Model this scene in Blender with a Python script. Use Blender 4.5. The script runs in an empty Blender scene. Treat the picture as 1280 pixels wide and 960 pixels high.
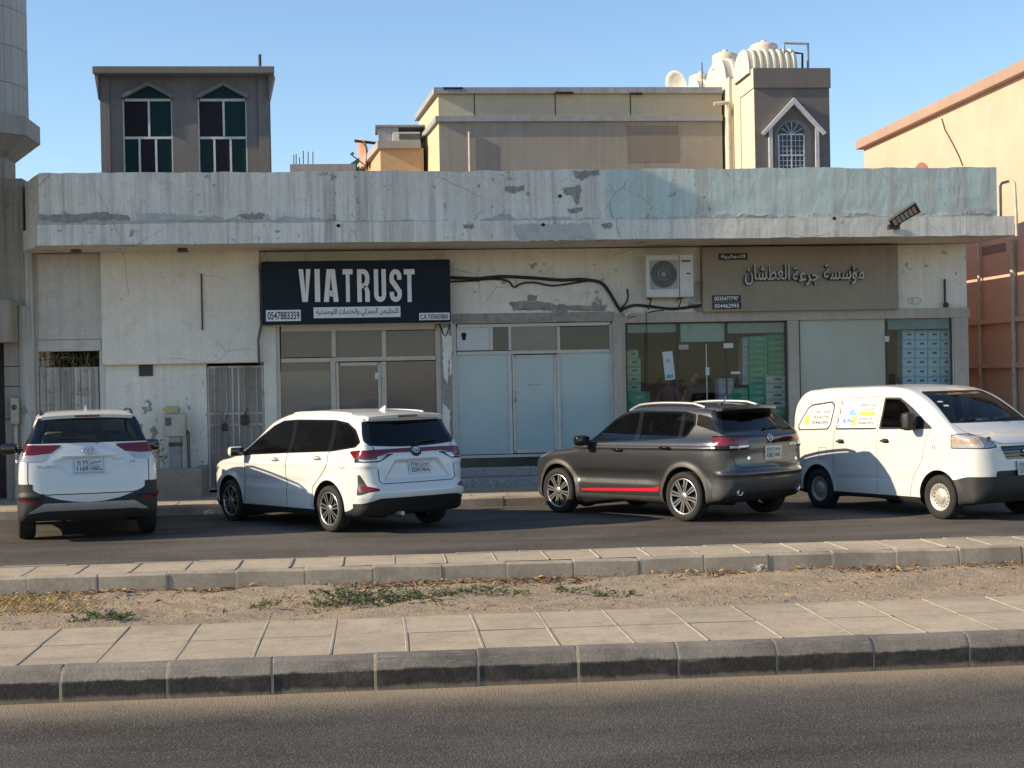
import bpy, bmesh, math, random, unicodedata
import numpy as np
from mathutils import Vector, Matrix
sc = bpy.context.scene
COL = sc.collection
rad = math.radians
# ---------------------------------------------------------------- camera
CAM_H = 2.1
F_PX = 1850.0
def _axes(yaw, pitch, roll):
    y, p, r = rad(yaw), rad(pitch), rad(roll)
    fw = np.array([math.sin(y)*math.cos(p), math.cos(y)*math.cos(p), math.sin(p)])
    rt = np.array([math.cos(y), -math.sin(y), 0.0]); up = np.cross(rt, fw)
    return math.cos(r)*rt+math.sin(r)*up, -math.sin(r)*rt+math.cos(r)*up, fw
RT, UP, FW = _axes(5.4, -0.4, -1.1)
cam = bpy.data.cameras.new('camera'); cam.sensor_width = 36; cam.lens = 36*F_PX/1280
cam.clip_start = 0.1; cam.clip_end = 6000
co = bpy.data.objects.new('camera', cam); COL.objects.link(co)
M = Matrix.Identity(4)
for i in range(3):
    M[i][0] = RT[i]; M[i][1] = UP[i]; M[i][2] = -FW[i]
M[2][3] = CAM_H
co.matrix_world = M
sc.camera = co
# ---------------------------------------------------------------- sky + sun
SUN_EL, SUN_BETA = 26.0, 6.0          # elevation; how far the light drifts away from the street's own direction
world = bpy.data.worlds.new('World'); sc.world = world; world.use_nodes = True
wn = world.node_tree
bg = wn.nodes['Background']
sky = wn.nodes.new('ShaderNodeTexSky'); sky.sky_type = 'NISHITA'; sky.sun_disc = False
sky.sun_elevation = rad(SUN_EL)
sd = Vector((-math.cos(rad(SUN_EL))*math.cos(rad(SUN_BETA)), -math.cos(rad(SUN_EL))*math.sin(rad(SUN_BETA)), math.sin(rad(SUN_EL))))
sky.sun_rotation = math.atan2(sd.x, sd.y)
sky.altitude = 0; sky.air_density = 1.0; sky.dust_density = 0.05; sky.ozone_density = 3.0
wn.links.new(sky.outputs[0], bg.inputs[0]); bg.inputs[1].default_value = 0.125
sl = bpy.data.lights.new('sun', 'SUN'); sl.energy = 4.6; sl.angle = rad(0.5); sl.color = (1.0, 0.83, 0.60)
so = bpy.data.objects.new('sun', sl); COL.objects.link(so)
so.rotation_euler = (-sd).to_track_quat('-Z', 'Y').to_euler(); so.location = (-20, -5, 20)
vs = sc.view_settings
vs.view_transform = 'Standard'; vs.look = 'None'; vs.gamma = 1; vs.exposure = 0.65; vs.use_curve_mapping = False
sc.render.engine = 'CYCLES'
sc.cycles.max_bounces = 8; sc.cycles.transparent_max_bounces = 16
sc.cycles.caustics_reflective = False; sc.cycles.caustics_refractive = False
# the picture's rays: where a pixel (1280 x 960) meets a real plane of the street
def proj_px(P):
    d = np.array(P, float)-[0, 0, CAM_H]; z = d@FW
    return 640+F_PX*(d@RT)/z, 480-F_PX*(d@UP)/z
def ray(px, py): return FW+(px-640)/F_PX*RT-(py-480)/F_PX*UP
def onY(px, py, Y): d = ray(px, py); t = Y/d[1]; return (d[0]*t, CAM_H+d[2]*t)
def onZ(px, py, Z): d = ray(px, py); t = (Z-CAM_H)/d[2]; return (d[0]*t, d[1]*t)
def onX(px, py, X): d = ray(px, py); t = X/d[0]; return (d[1]*t, CAM_H+d[2]*t)
# ---------------------------------------------------------------- materials
MATS = {}
class NT:
    def __init__(s, m): s.t = m.node_tree; s.n = s.t.nodes; s.l = s.t.links
    def new(s, k, **kw):
        o = s.n.new(k)
        for a, b in kw.items(): setattr(o, a, b)
        return o
    def set(s, node, **kw):
        for a, b in kw.items():
            inp = node.inputs[a.replace('_', ' ')]
            if hasattr(b, 'is_output') and b.is_output: s.l.new(b, inp)
            else: inp.default_value = b
        return node
    def coord(s, scale=(1, 1, 1), space='world'):
        if space == 'world': g = s.new('ShaderNodeNewGeometry').outputs['Position']
        else: g = s.new('ShaderNodeTexCoord').outputs['Object']
        mp = s.new('ShaderNodeMapping'); mp.inputs['Scale'].default_value = scale
        s.l.new(g, mp.inputs['Vector']); return mp.outputs[0]
    def noise(s, scale, detail=4, rough=.6, vec=None, dist=0.0):
        n = s.new('ShaderNodeTexNoise'); n.inputs['Scale'].default_value = scale
        n.inputs['Detail'].default_value = detail; n.inputs['Roughness'].default_value = rough
        n.inputs['Distortion'].default_value = dist
        if vec is not None: s.l.new(vec, n.inputs['Vector'])
        return n.outputs['Fac']
    def ramp(s, fac, stops):
        r = s.new('ShaderNodeValToRGB'); e = r.color_ramp.elements
        while len(e) < len(stops): e.new(0.5)
        for i, (p, c) in enumerate(stops):
            e[i].position = p; e[i].color = (c, c, c, 1) if isinstance(c, (int, float)) else (*c, 1)
        s.l.new(fac, r.inputs[0]); return r.outputs[0]
    def mix(s, fac, a, b, mode='MIX'):
        m = s.new('ShaderNodeMix', data_type='RGBA', blend_type=mode)
        for k, v in ((0, fac), (6, a), (7, b)):
            if hasattr(v, 'is_output'): s.l.new(v, m.inputs[k])
            elif k == 0: m.inputs[0].default_value = v
            else: m.inputs[k].default_value = (*v, 1) if len(v) == 3 else v
        return m.outputs[2]
    def math(s, op, a, b=0.0):
        m = s.new('ShaderNodeMath', operation=op)
        for k, v in ((0, a), (1, b)):
            if hasattr(v, 'is_output'): s.l.new(v, m.inputs[k])
            else: m.inputs[k].default_value = v
        return m.outputs[0]
    def bump(s, h, strength=.3, dist=.01, normal=None):
        b = s.new('ShaderNodeBump'); b.inputs['Strength'].default_value = strength; b.inputs['Distance'].default_value = dist
        s.l.new(h, b.inputs['Height'])
        if normal is not None: s.l.new(normal, b.inputs['Normal'])
        return b.outputs[0]
def new_mat(name):
    m = bpy.data.materials.new(name); m.use_nodes = True
    MATS[name] = m
    return m, NT(m), m.node_tree.nodes['Principled BSDF']
def mat(name, col, rough=.6, metal=0.0, var=.18, vscale=6.0, bump=0.0, bscale=60.0, spec=.5, coat=0.0, space='world', emit=None):
    """general procedural surface: base colour broken up by noise, optional bump"""
    if name in MATS: return MATS[name]
    m, n, p = new_mat(name)
    v = n.coord(space=space)
    f = n.noise(vscale, 5, .65, v)
    dark = tuple(c*(1-var) for c in col); light = tuple(min(1, c*(1+var*.6)) for c in col)
    n.l.new(n.ramp(f, [(.3, dark), (.7, light)]), p.inputs['Base Color'])
    p.inputs['Roughness'].default_value = rough; p.inputs['Metallic'].default_value = metal
    p.inputs['Specular IOR Level'].default_value = spec
    p.inputs['Coat Weight'].default_value = coat; p.inputs['Coat Roughness'].default_value = .04
    if bump: n.l.new(n.bump(n.noise(bscale, 4, .6, v), bump, .01), p.inputs['Normal'])
    return m
def glass(name, tint, rough=.02, refl=1.0):
    if name in MATS: return MATS[name]
    m, n, p = new_mat(name); n.n.remove(p)
    out = n.n['Material Output']
    tr = n.new('ShaderNodeBsdfTransparent'); tr.inputs[0].default_value = (*tint, 1)
    gl = n.new('ShaderNodeBsdfGlossy'); gl.inputs['Roughness'].default_value = rough
    fr = n.new('ShaderNodeFresnel'); fr.inputs['IOR'].default_value = 1.5
    f = n.math('MULTIPLY', fr.outputs[0], refl)
    wv = n.noise(3.0, 2, .5, n.coord())
    nb = n.bump(wv, .05, .02); n.l.new(nb, gl.inputs['Normal'])
    mx = n.new('ShaderNodeMixShader'); n.l.new(f, mx.inputs[0]); n.l.new(tr.outputs[0], mx.inputs[1]); n.l.new(gl.outputs[0], mx.inputs[2])
    n.l.new(mx.outputs[0], out.inputs[0]); return m
# ---------------------------------------------------------------- things, parts
BASE = {}
def _base(o):
    while o is not None:
        if o.name in BASE: return BASE[o.name]
        o = o.parent
    return Vector((0, 0, 0))
def thing(name, label, cat, loc=(0, 0, 0), group=None):
    o = bpy.data.objects.new(name, None); COL.objects.link(o); o.location = loc
    o.empty_display_size = .2
    o['label'] = label; o['category'] = cat
    if group: o['group'] = group
    BASE[o.name] = Vector(loc)
    return o
def tag(o, label, cat, group=None):
    o['label'] = label; o['category'] = cat
    if group: o['group'] = group
    return o
def structure(o): o['kind'] = 'structure'; return o
def stuff(o, label=None, cat=None):
    o['kind'] = 'stuff'
    if label: o['label'] = label; o['category'] = cat
    return o
def copy_tree(o, parent=None):
    c = o.copy(); COL.objects.link(c)
    if parent is not None: c.parent = parent
    for ch in o.children: copy_tree(ch, c)
    return c
class MB:
    """collects shapes, then links them as ONE mesh object"""
    def __init__(s): s.v = []; s.f = []; s.m = []; s.sm = []
    def add(s, vs, fs, mi=0, smooth=False):
        b = len(s.v); s.v += [tuple(map(float, v)) for v in vs]
        for f in fs: s.f.append([b+i for i in f]); s.m.append(mi); s.sm.append(smooth)
        return s
    def box(s, x0, x1, y0, y1, z0, z1, mi=0):
        v = [(x, y, z) for x in (x0, x1) for y in (y0, y1) for z in (z0, z1)]
        return s.add(v, [(0, 1, 3, 2), (4, 6, 7, 5), (0, 4, 5, 1), (2, 3, 7, 6), (0, 2, 6, 4), (1, 5, 7, 3)], mi)
    def rbox(s, x0, x1, y0, y1, z0, z1, r=.01, seg=2, mi=0, smooth=True, mtx=None):
        bm = bmesh.new(); bmesh.ops.create_cube(bm, size=1)
        for v in bm.verts:
            v.co = Vector(((x0+x1)/2+v.co.x*(x1-x0), (y0+y1)/2+v.co.y*(y1-y0), (z0+z1)/2+v.co.z*(z1-z0)))
        r = min(r, .49*min(abs(x1-x0), abs(y1-y0), abs(z1-z0)))
        bmesh.ops.bevel(bm, geom=bm.edges[:]+bm.verts[:], offset=r, segments=seg, profile=.5, affect='EDGES')
        s.bm(bm, mi, smooth, mtx); bm.free(); return s
    def bm(s, bm, mi=0, smooth=False, mtx=None):
        bm.verts.index_update()
        return s.add([(mtx @ v.co if mtx else v.co) for v in bm.verts], [[v.index for v in f.verts] for f in bm.faces], mi, smooth)
    def prism(s, poly, axis, a, b, mi=0):
        """2D polygon extruded along axis: 'y' -> (x,z), 'x' -> (y,z), 'z' -> (x,y)"""
        n = len(poly)
        def P(p, t): return {'y': (p[0], t, p[1]), 'x': (t, p[0], p[1]), 'z': (p[0], p[1], t)}[axis]
        v = [P(p, a) for p in poly]+[P(p, b) for p in poly]
        fs = [list(range(n))[::-1], list(range(n, 2*n))]+[(i, (i+1) % n, n+(i+1) % n, n+i) for i in range(n)]
        return s.add(v, fs, mi)
    def tube(s, pts, r, seg=8, mi=0, cap=True, smooth=True):
        pts = [Vector(p) for p in pts]; n = len(pts)
        rs = r if isinstance(r, (list, tuple)) else [r]*n
        t0 = (pts[1]-pts[0]).normalized(); u = t0.orthogonal().normalized(); vs = []
        for i, p in enumerate(pts):
            t = (pts[min(i+1, n-1)]-pts[max(i-1, 0)]).normalized()
            u = (u-t*u.dot(t)).normalized(); w = t.cross(u)
            for k in range(seg):
                a = 2*math.pi*k/seg; vs.append(p+(u*math.cos(a)+w*math.sin(a))*rs[i])
        fs = [(i*seg+k, i*seg+(k+1) % seg, (i+1)*seg+(k+1) % seg, (i+1)*seg+k) for i in range(n-1) for k in range(seg)]
        s.add(vs, fs, mi, smooth)
        if cap: s.add(vs[:seg], [list(range(seg))[::-1]], mi); s.add(vs[-seg:], [list(range(seg))], mi)
        return s
    def lathe(s, prof, c, axis='z', seg=32, mi=0, smooth=True, a0=0, a1=2*math.pi):
        """profile [(r, h)] turned about an axis through c"""
        full = abs(a1-a0-2*math.pi) < 1e-6; ns = seg if full else seg+1
        vs = []
        for (r, h) in prof:
            for k in range(ns):
                a = a0+(a1-a0)*k/seg; ca, sa = r*math.cos(a), r*math.sin(a)
                vs.append({'z': (c[0]+ca, c[1]+sa, c[2]+h), 'y': (c[0]+ca, c[1]+h, c[2]+sa), 'x': (c[0]+h, c[1]+ca, c[2]+sa)}[axis])
        fs = [(i*ns+k, i*ns+(k+1) % ns, (i+1)*ns+(k+1) % ns, (i+1)*ns+k) for i in range(len(prof)-1) for k in range(seg)]
        return s.add(vs, fs, mi, smooth)
    def disc(s, c, r, axis='y', seg=20, mi=0, rz=None):
        vs = []
        for k in range(seg):
            a = 2*math.pi*k/seg; u, w = r*math.cos(a), (rz or r)*math.sin(a)
            vs.append({'y': (c[0]+u, c[1], c[2]+w), 'z': (c[0]+u, c[1]+w, c[2]), 'x': (c[0], c[1]+u, c[2]+w)}[axis])
        return s.add(vs, [list(range(seg))], mi)
    def build(s, name, mats, parent=None, world=True, flat=False):
        me = bpy.data.meshes.new(name)
        V = np.array(s.v, dtype=float).reshape(-1, 3)
        off = Vector((0, 0, 0))
        if parent is None:
            lo, hi = V.min(0), V.max(0); off = Vector(((lo[0]+hi[0])/2, (lo[1]+hi[1])/2, lo[2]))
        elif world: off = _base(parent)
        V = V-np.array(off)
        me.from_pydata(V.tolist(), [], s.f)
        for m in (mats if isinstance(mats, (list, tuple)) else [mats]): me.materials.append(m)
        me.polygons.foreach_set('material_index', s.m)
        me.polygons.foreach_set('use_smooth', [False]*len(s.f) if flat else s.sm)
        bm = bmesh.new(); bm.from_mesh(me); bmesh.ops.recalc_face_normals(bm, faces=bm.faces); bm.to_mesh(me); bm.free()
        o = bpy.data.objects.new(name, me); COL.objects.link(o)
        if parent is not None: o.parent = parent
        else: o.location = off; BASE[o.name] = off
        return o
def bevelled(o, w=.01, seg=2):
    m = o.modifiers.new('bevel', 'BEVEL'); m.width = w; m.segments = seg; m.limit_method = 'ANGLE'; m.angle_limit = rad(40)
    return o
# ---------------------------------------------------------------- writing
FORMS = {}
for cp in range(0xFE80, 0xFEF5):
    d = unicodedata.decomposition(chr(cp)).split()
    if len(d) == 2: FORMS.setdefault(int(d[1], 16), {})[d[0]] = chr(cp)
def arabic(t):
    """joined letter shapes, in the order they are set from left to right"""
    out = []
    for i, c in enumerate(t):
        f = FORMS.get(ord(c))
        if not f: out.append(c); continue
        pv = FORMS.get(ord(t[i-1])) if i else None; nx = FORMS.get(ord(t[i+1])) if i+1 < len(t) else None
        a = bool(pv and '<initial>' in pv); b = bool(nx) and '<initial>' in f and bool(nx.get('<final>'))
        out.append(f['<medial>'] if a and b and '<medial>' in f else f['<final>'] if a and '<final>' in f else f['<initial>'] if b else f.get('<isolated>', c))
    return ''.join(reversed(out))
def text_mb(s, w=None, h=None, bold=0.0, depth=.0):
    """text outline as (verts, faces), scaled to a width and/or height, centred on 0,0, in the xy plane"""
    c = bpy.data.curves.new('t', 'FONT'); c.body = s; c.size = 1; c.offset = bold; c.extrude = depth; c.resolution_u = 4
    o = bpy.data.objects.new('t', c); COL.objects.link(o)
    dg = bpy.context.evaluated_depsgraph_get()
    me = bpy.data.meshes.new_from_object(o.evaluated_get(dg))
    V = np.array([v.co[:] for v in me.vertices]); Fc = [list(p.vertices) for p in me.polygons]
    bpy.data.objects.remove(o); bpy.data.curves.remove(c); bpy.data.meshes.remove(me)
    lo, hi = V.min(0), V.max(0); V -= (lo+hi)/2
    sx = w/(hi[0]-lo[0]) if w else None; sy = h/(hi[1]-lo[1]) if h else None
    sx = sx or sy; sy = sy or sx
    V[:, 0] *= sx; V[:, 1] *= sy
    return V, Fc
def put_text(mb, s, c, ux, uz, w=None, h=None, bold=0.0, mi=0, depth=0.0, n=None):
    """lay text with its centre at c, x axis ux, upright axis uz"""
    V, Fc = text_mb(s, w, h, bold, depth)
    c, ux, uz = Vector(c), Vector(ux).normalized(), Vector(uz).normalized(); nn = ux.cross(uz)
    mb.add([c+ux*v[0]+uz*v[1]+nn*v[2] for v in V], Fc, mi)
    return mb
# ================================================================ THE SETTING
YF = 26.7                    # plane of the shop wall
YC = 25.1                    # front of the canopy
ZS = 0.09                    # pavement in front of the shops
def F(px, py): return onY(px, py, YF)
def FX(px, py=450): return onY(px, py, YF)[0]
def FZ(py, px=640): return onY(px, py, YF)[1]
def asphalt(name, c, sand_y=None, worn=None):
    m, n, p = new_mat(name)
    v = n.coord()
    big = n.noise(.35, 4, .6, v); vs_ = n.coord((.25, 1.3, 1)); streak = n.noise(1.2, 4, .6, vs_)
    g = n.noise(70, 3, .75, v); g2 = n.noise(210, 2, .8, v)
    base = n.ramp(n.math('ADD', n.math('MULTIPLY', big, .5), n.math('MULTIPLY', streak, .5)), [(.40, tuple(k*.66 for k in c)), (.58, tuple(k*1.38 for k in c))])
    vo = n.new('ShaderNodeTexVoronoi'); vo.inputs['Scale'].default_value = 84; n.l.new(v, vo.inputs['Vector']); sr = n.new('ShaderNodeSeparateColor'); n.l.new(vo.outputs['Color'], sr.inputs[0])
    stone = n.math('MULTIPLY', n.ramp(sr.outputs[0], [(.58, 0), (.95, 1)]), n.ramp(vo.outputs['Distance'], [(.30, 1), (.55, 0)]))
    speck = n.ramp(g2, [(.50, 1), (.62, 1.0), (.70, 2.2)]); speck2 = n.ramp(g, [(.28, .62), (.6, 1.12)])
    col = n.mix(1.0, n.mix(1.0, base, speck2, 'MULTIPLY'), speck, 'MULTIPLY')
    pit = n.math('MULTIPLY', n.ramp(sr.outputs[1], [(.62, 0), (.9, 1)]), n.ramp(vo.outputs['Distance'], [(.3, 1), (.6, 0)]))
    col = n.mix(n.math('MULTIPLY', pit, .75), col, (.018, .016, .015))
    col = n.mix(n.math('MULTIPLY', stone, .55), col, (.34, .30, .25))
    if sand_y:                                            # grit lying along a kerb
        sep = n.new('ShaderNodeSeparateXYZ'); n.l.new(n.new('ShaderNodeNewGeometry').outputs['Position'], sep.inputs[0])
        for (y0, y1, amt, colr) in sand_y:
            mr = n.new('ShaderNodeMapRange'); mr.clamp = True; n.l.new(sep.outputs[1], mr.inputs[0]); mr.inputs[1].default_value = y0; mr.inputs[2].default_value = y1; mr.inputs[3].default_value = 0; mr.inputs[4].default_value = amt
            f = n.math('ADD', mr.outputs[0], n.math('MULTIPLY', n.math('SUBTRACT', n.noise(38, 5, .7, v), .5), 1.1))
            f = n.math('ADD', f, n.math('MULTIPLY', n.math('SUBTRACT', n.noise(2.2, 4, .7, v), .5), .5))
            f2 = n.ramp(f, [(.30, 0), (.85, 1)])
            col = n.mix(n.math('MULTIPLY', f2, mr.outputs[0]), col, colr)
    n.l.new(col, p.inputs['Base Color']); p.inputs['Roughness'].default_value = .85; p.inputs['Specular IOR Level'].default_value = .35
    n.l.new(n.bump(n.math('ADD', n.math('ADD', g, n.math('MULTIPLY', g2, .6)), n.math('MULTIPLY', vo.outputs['Distance'], -.8)), .9, .012), p.inputs['Normal'])
    return m
SANDC = (.40, .32, .22)
ASPH_N = asphalt('near_asphalt', (.075, .065, .054), [(8.7, 9.95, .95, (.36, .29, .20))])
ASPH_F = asphalt('far_asphalt', (.098, .085, .070), [(18.9, 15.5, .20, (.30, .26, .20)), (21.5, 24.2, .25, (.20, .17, .13))])
def slab_mat(name, c, var=.16, grime=.5):
    m, n, p = new_mat(name); v = n.coord()
    a = n.noise(1.4, 5, .65, v); b_ = n.noise(26, 5, .7, v); d = n.noise(5.0, 6, .7, v)
    col = n.ramp(a, [(.3, tuple(k*(1-var) for k in c)), (.7, tuple(k*(1+var*.5) for k in c))])
    col = n.mix(n.ramp(d, [(.52, 0), (.75, grime)]), col, tuple(k*.62 for k in c))
    col = n.mix(1.0, col, n.ramp(b_, [(.25, .78), (.7, 1.08)]), 'MULTIPLY')
    stn = n.noise(1.1, 7, .62, n.coord(), .6); col = n.mix(n.ramp(stn, [(.54, 0), (.64, grime*.55)]), col, tuple(k*.45 for k in c)); scf = n.noise(3.0, 5, .7, n.coord((.35, 4, 4))); col = n.mix(n.ramp(scf, [(.56, 0), (.72, grime*.5)]), col, tuple(k*.5 for k in c))
    n.l.new(col, p.inputs['Base Color']); p.inputs['Roughness'].default_value = .9
    n.l.new(n.bump(n.math('ADD', b_, n.math('MULTIPLY', n.noise(120, 3, .6, v), .5)), .45, .006), p.inputs['Normal'])
    return m
PAVE = slab_mat('paving_slab', (.46, .375, .265), .2, .7); KERB = slab_mat('kerb_stone', (.40, .335, .25), .25, .8)
JOINT = mat('joint_mortar', (.36, .30, .225), .95, var=.2)
def kerb_near():
    m, n, p = new_mat('street_kerb_stone'); v = n.coord()
    a = n.noise(2.0, 5, .65, v); b_ = n.noise(40, 5, .7, v); scr = n.noise(6, 5, .7, n.coord((1, 6, 14)))
    blk = n.noise(.75, 1, .5, n.coord((1, .02, .02)))
    top = n.ramp(n.math('ADD', n.math('MULTIPLY', a, .5), n.math('MULTIPLY', blk, .5)), [(.36, (.105, .092, .076)), (.62, (.25, .22, .18))]); top = n.mix(n.ramp(scr, [(.55, 0), (.75, .6)]), top, (.38, .34, .285))
    dark_face = n.mix(n.ramp(n.noise(3.2, 6, .7, v), [(.54, 0), (.74, .6)]), n.ramp(b_, [(.3, (.016, .014, .012)), (.75, (.060, .050, .040))]), (.13, .112, .09))          # near-black tone of the lower face, browner in patches
    g = n.new('ShaderNodeNewGeometry'); sep = n.new('ShaderNodeSeparateXYZ'); n.l.new(g.outputs['Position'], sep.inputs[0])
    h = n.math('ADD', sep.outputs[2], n.math('MULTIPLY', n.math('SUBTRACT', n.noise(5, 6, .75, n.coord((1, 1, .5))), .5), .10))
    f = n.ramp(n.math('MULTIPLY', h, 4), [(.50, 1), (.57, 0)])
    low = n.ramp(n.math('MULTIPLY', h, 4), [(.05, .7), (.16, 0)])
    col = n.mix(f, top, dark_face); col = n.mix(low, col, (.26, .21, .15))
    n.l.new(col, p.inputs['Base Color']); p.inputs['Roughness'].default_value = .8
    n.l.new(n.bump(n.math('ADD', b_, n.math('MULTIPLY', n.noise(9, 5, .7, v), 1.0)), .55, .010), p.inputs['Normal']); return m
KNEAR = kerb_near()
def sand_mat():
    m, n, p = new_mat('sand'); v = n.coord()
    a = n.noise(.9, 5, .65, v); b_ = n.noise(11, 6, .7, v); c_ = n.noise(70, 3, .7, v)
    col = n.ramp(a, [(.3, (.46, .355, .235)), (.7, (.58, .455, .315))]); col = n.mix(n.ramp(b_, [(.55, 0), (.72, .55)]), col, (.24, .175, .11))
    col = n.mix(1.0, col, n.ramp(c_, [(.25, .72), (.7, 1.15)]), 'MULTIPLY')
    n.l.new(col, p.inputs['Base Color']); p.inputs['Roughness'].default_value = .95
    n.l.new(n.bump(n.math('ADD', n.math('MULTIPLY', b_, 2.5), c_), 1.0, .04), p.inputs['Normal']); return m
SAND = sand_mat()
m = MB(); m.box(-900, 900, -300, 1600, -.5, -.35); structure(m.build('ground', SAND))
def sheet(name, x0, x1, prof, m_, nx=2, z=None):
    """strip running along the street; prof = [(y, z)] across it"""
    k = MB(); xs = np.linspace(x0, x1, nx); np_ = len(prof)
    k.add([(x, y, zz if z is None else z(x, y, zz)) for x in xs for y, zz in prof], [(i*np_+j, (i+1)*np_+j, (i+1)*np_+j+1, i*np_+j+1) for i in range(nx-1) for j in range(np_-1)], 0, True)
    return structure(k.build(name, m_))
X0, X1 = -60, 70
sheet('near_road', X0, X1, [(-12, -.02), (0, .03), (9.97, 0)], ASPH_N)
sheet('far_road', X0, X1, [(15.2, -.02), (17.5, .015), (20.0, 0), (24.06, -.06)], ASPH_F)
KY = 9.92
def kerb_blocks(name, prof, L, m_, gap=.012, x0=-14.0, x1=20.0, jit=.006, seed=1):
    """a run of kerb stones, each with its own slight tilt; prof is the section (y, z)"""
    r = random.Random(seed); k = MB(); x = x0; n = len(prof); J = MB()
    while x < x1:
        a, b = x+gap/2, x+L-gap/2; dz0, dz1 = r.uniform(-jit, jit), r.uniform(-jit, jit); dy = r.uniform(-jit, jit)
        bv = .012
        vs = []
        for (xx, sc_, dz) in ((a, .985, dz0), (a+bv, 1.0, dz0), (b-bv, 1.0, dz1), (b, .985, dz1)):
            cy = sum(p[0] for p in prof)/n; cz = sum(p[1] for p in prof)/n
            vs += [(xx, cy+(y-cy)*sc_+dy, cz+(z-cz)*sc_+dz) for y, z in prof]
        fs = [(s_*n+i, (s_+1)*n+i, (s_+1)*n+(i+1) % n, s_*n+(i+1) % n) for s_ in range(3) for i in range(n)]+[list(range(n))[::-1], list(range(3*n, 4*n))]
        k.add(vs, fs, 0)
        cy = sum(p[0] for p in prof)/n; cz = sum(p[1] for p in prof)/n
        J.add([(xx, cy+(y-cy)*.95, cz+(z-cz)*.95) for xx in (b-.004, b+gap+.004) for y, z in prof], [(i, n+i, n+(i+1) % n, (i+1) % n) for i in range(n)], 1)
        x += L
    for f, mi in zip(J.f, J.m): pass
    b0 = len(k.v); k.v += J.v
    for f in J.f: k.f.append([b0+i for i in f]); k.m.append(1); k.sm.append(False)
    return structure(k.build(name, [m_, JOINT], flat=True))
kerb_blocks('street_kerb', [(KY, -.05), (KY, .135), (KY+.055, .205), (KY+.085, .222), (KY+.16, .224), (KY+.16, -.05)], .685, KNEAR, .016, -7.55, 14, seed=4)
def paving(name, x0, x1, y0, y1, z, L, rows, shift=0, m_=PAVE, seed=2, jw=.026, jh=.005):
    """flat slabs with raised mortar between them"""
    r = random.Random(seed); k = MB(); ys = np.linspace(y0, y1, rows+1)
    x = x0
    while x < x1:
        for j in range(rows):
            t = r.uniform(-.0015, .0015); g = jw/2
            k.add([(x+g, ys[j]+.004, z+t), (x+L-g, ys[j]+.004, z+t*.5), (x+L-g, ys[j+1]-.004, z+t*.7), (x+g, ys[j+1]-.004, z+t)], [(0, 1, 2, 3)], 0)
            a = r.uniform(-.006, .006); h = jh*r.uniform(.5, 1.3)
            yy = [ys[j]+.003, (ys[j]+ys[j+1])/2, ys[j+1]-.003]; vs = []
            for y in yy: vs += [(x-g-.004+a, y, z-.004), (x-g*.55+a, y, z+h), (x+g*.55+a, y, z+h*.9), (x+g+.004+a, y, z-.004)]; a += r.uniform(-.004, .004)
            k.add(vs, [(q*4+i, q*4+i+1, q*4+5+i, q*4+4+i) for q in range(2) for i in range(3)], 1)
        x += L
    k.box(x0-.3, x1+.3, y0, y1, -.1, z-.012, 1)
    return structure(k.build(name, [m_, JOINT]))
paving('median_paving', -7.1, 14, KY+.165, 11.56, .22, .522, 2, seed=7)
from mathutils import noise as mnoise
sheet('sand_verge', -60, 70, [(11.4, .05), (14.6, .05)], SAND)
# sand bed between the two paved strips, slightly hollow
def zs(x, y, z):
    return z+.014*mnoise.noise(Vector((x*3.1, y*3.1, 0)))+.010*mnoise.noise(Vector((x*8, y*8, 3)))+.006*mnoise.noise(Vector((x*19, y*19, 7)))+.02*math.sin(x*1.3+y*2)+.015*math.sin(x*3.7-y*5)+.012*math.sin(x*9.1+y*3.3)*math.sin(y*11)
_pr = [(11.45, .17), (11.62, .205), (11.9, .17), (12.3, .15), (12.8, .13), (13.3, .11), (13.8, .10), (14.2, .09), (14.5, .07)]
sheet('sand_bed', -8, 14, [(y, float(np.interp(y, [q[0] for q in _pr], [q[1] for q in _pr]))) for y in np.concatenate([[11.45, 11.62], np.linspace(11.68, 14.5, 56)])], SAND, 440, lambda x, y, z: zs(x, y, z) if 11.7 < y < 14.3 else z)
BY = 14.42
kerb_blocks('median_kerb', [(BY, -.05), (BY+.03, .235), (BY+.05, .252), (BY+.13, .254), (BY+.13, -.05)], .655, KERB, .014, -9.2, 20, jit=.010, seed=9)
paving('median_back_paving', -9, 19, BY+.135, 15.28, .25, .51, 1, seed=12, jw=.022, jh=.008)
kerb_blocks('road_side_kerb', [(15.285, -.05), (15.285, .25), (15.40, .245), (15.44, .21), (15.44, -.05)], .655, KERB, .014, -9.0, 20, seed=10)
# pavement before the shops
kerb_blocks('pavement_kerb', [(24.06, -.10), (24.06, .065), (24.085, .088), (24.20, .09), (24.20, -.1)], .70, KERB, .012, -14, 19, seed=14)
paving('pavement', -14, 19, 24.205, 26.72, ZS, .60, 4, seed=15, m_=slab_mat('pavement_slab', (.45, .37, .275), .18, .6), jw=.018, jh=.003)
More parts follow.
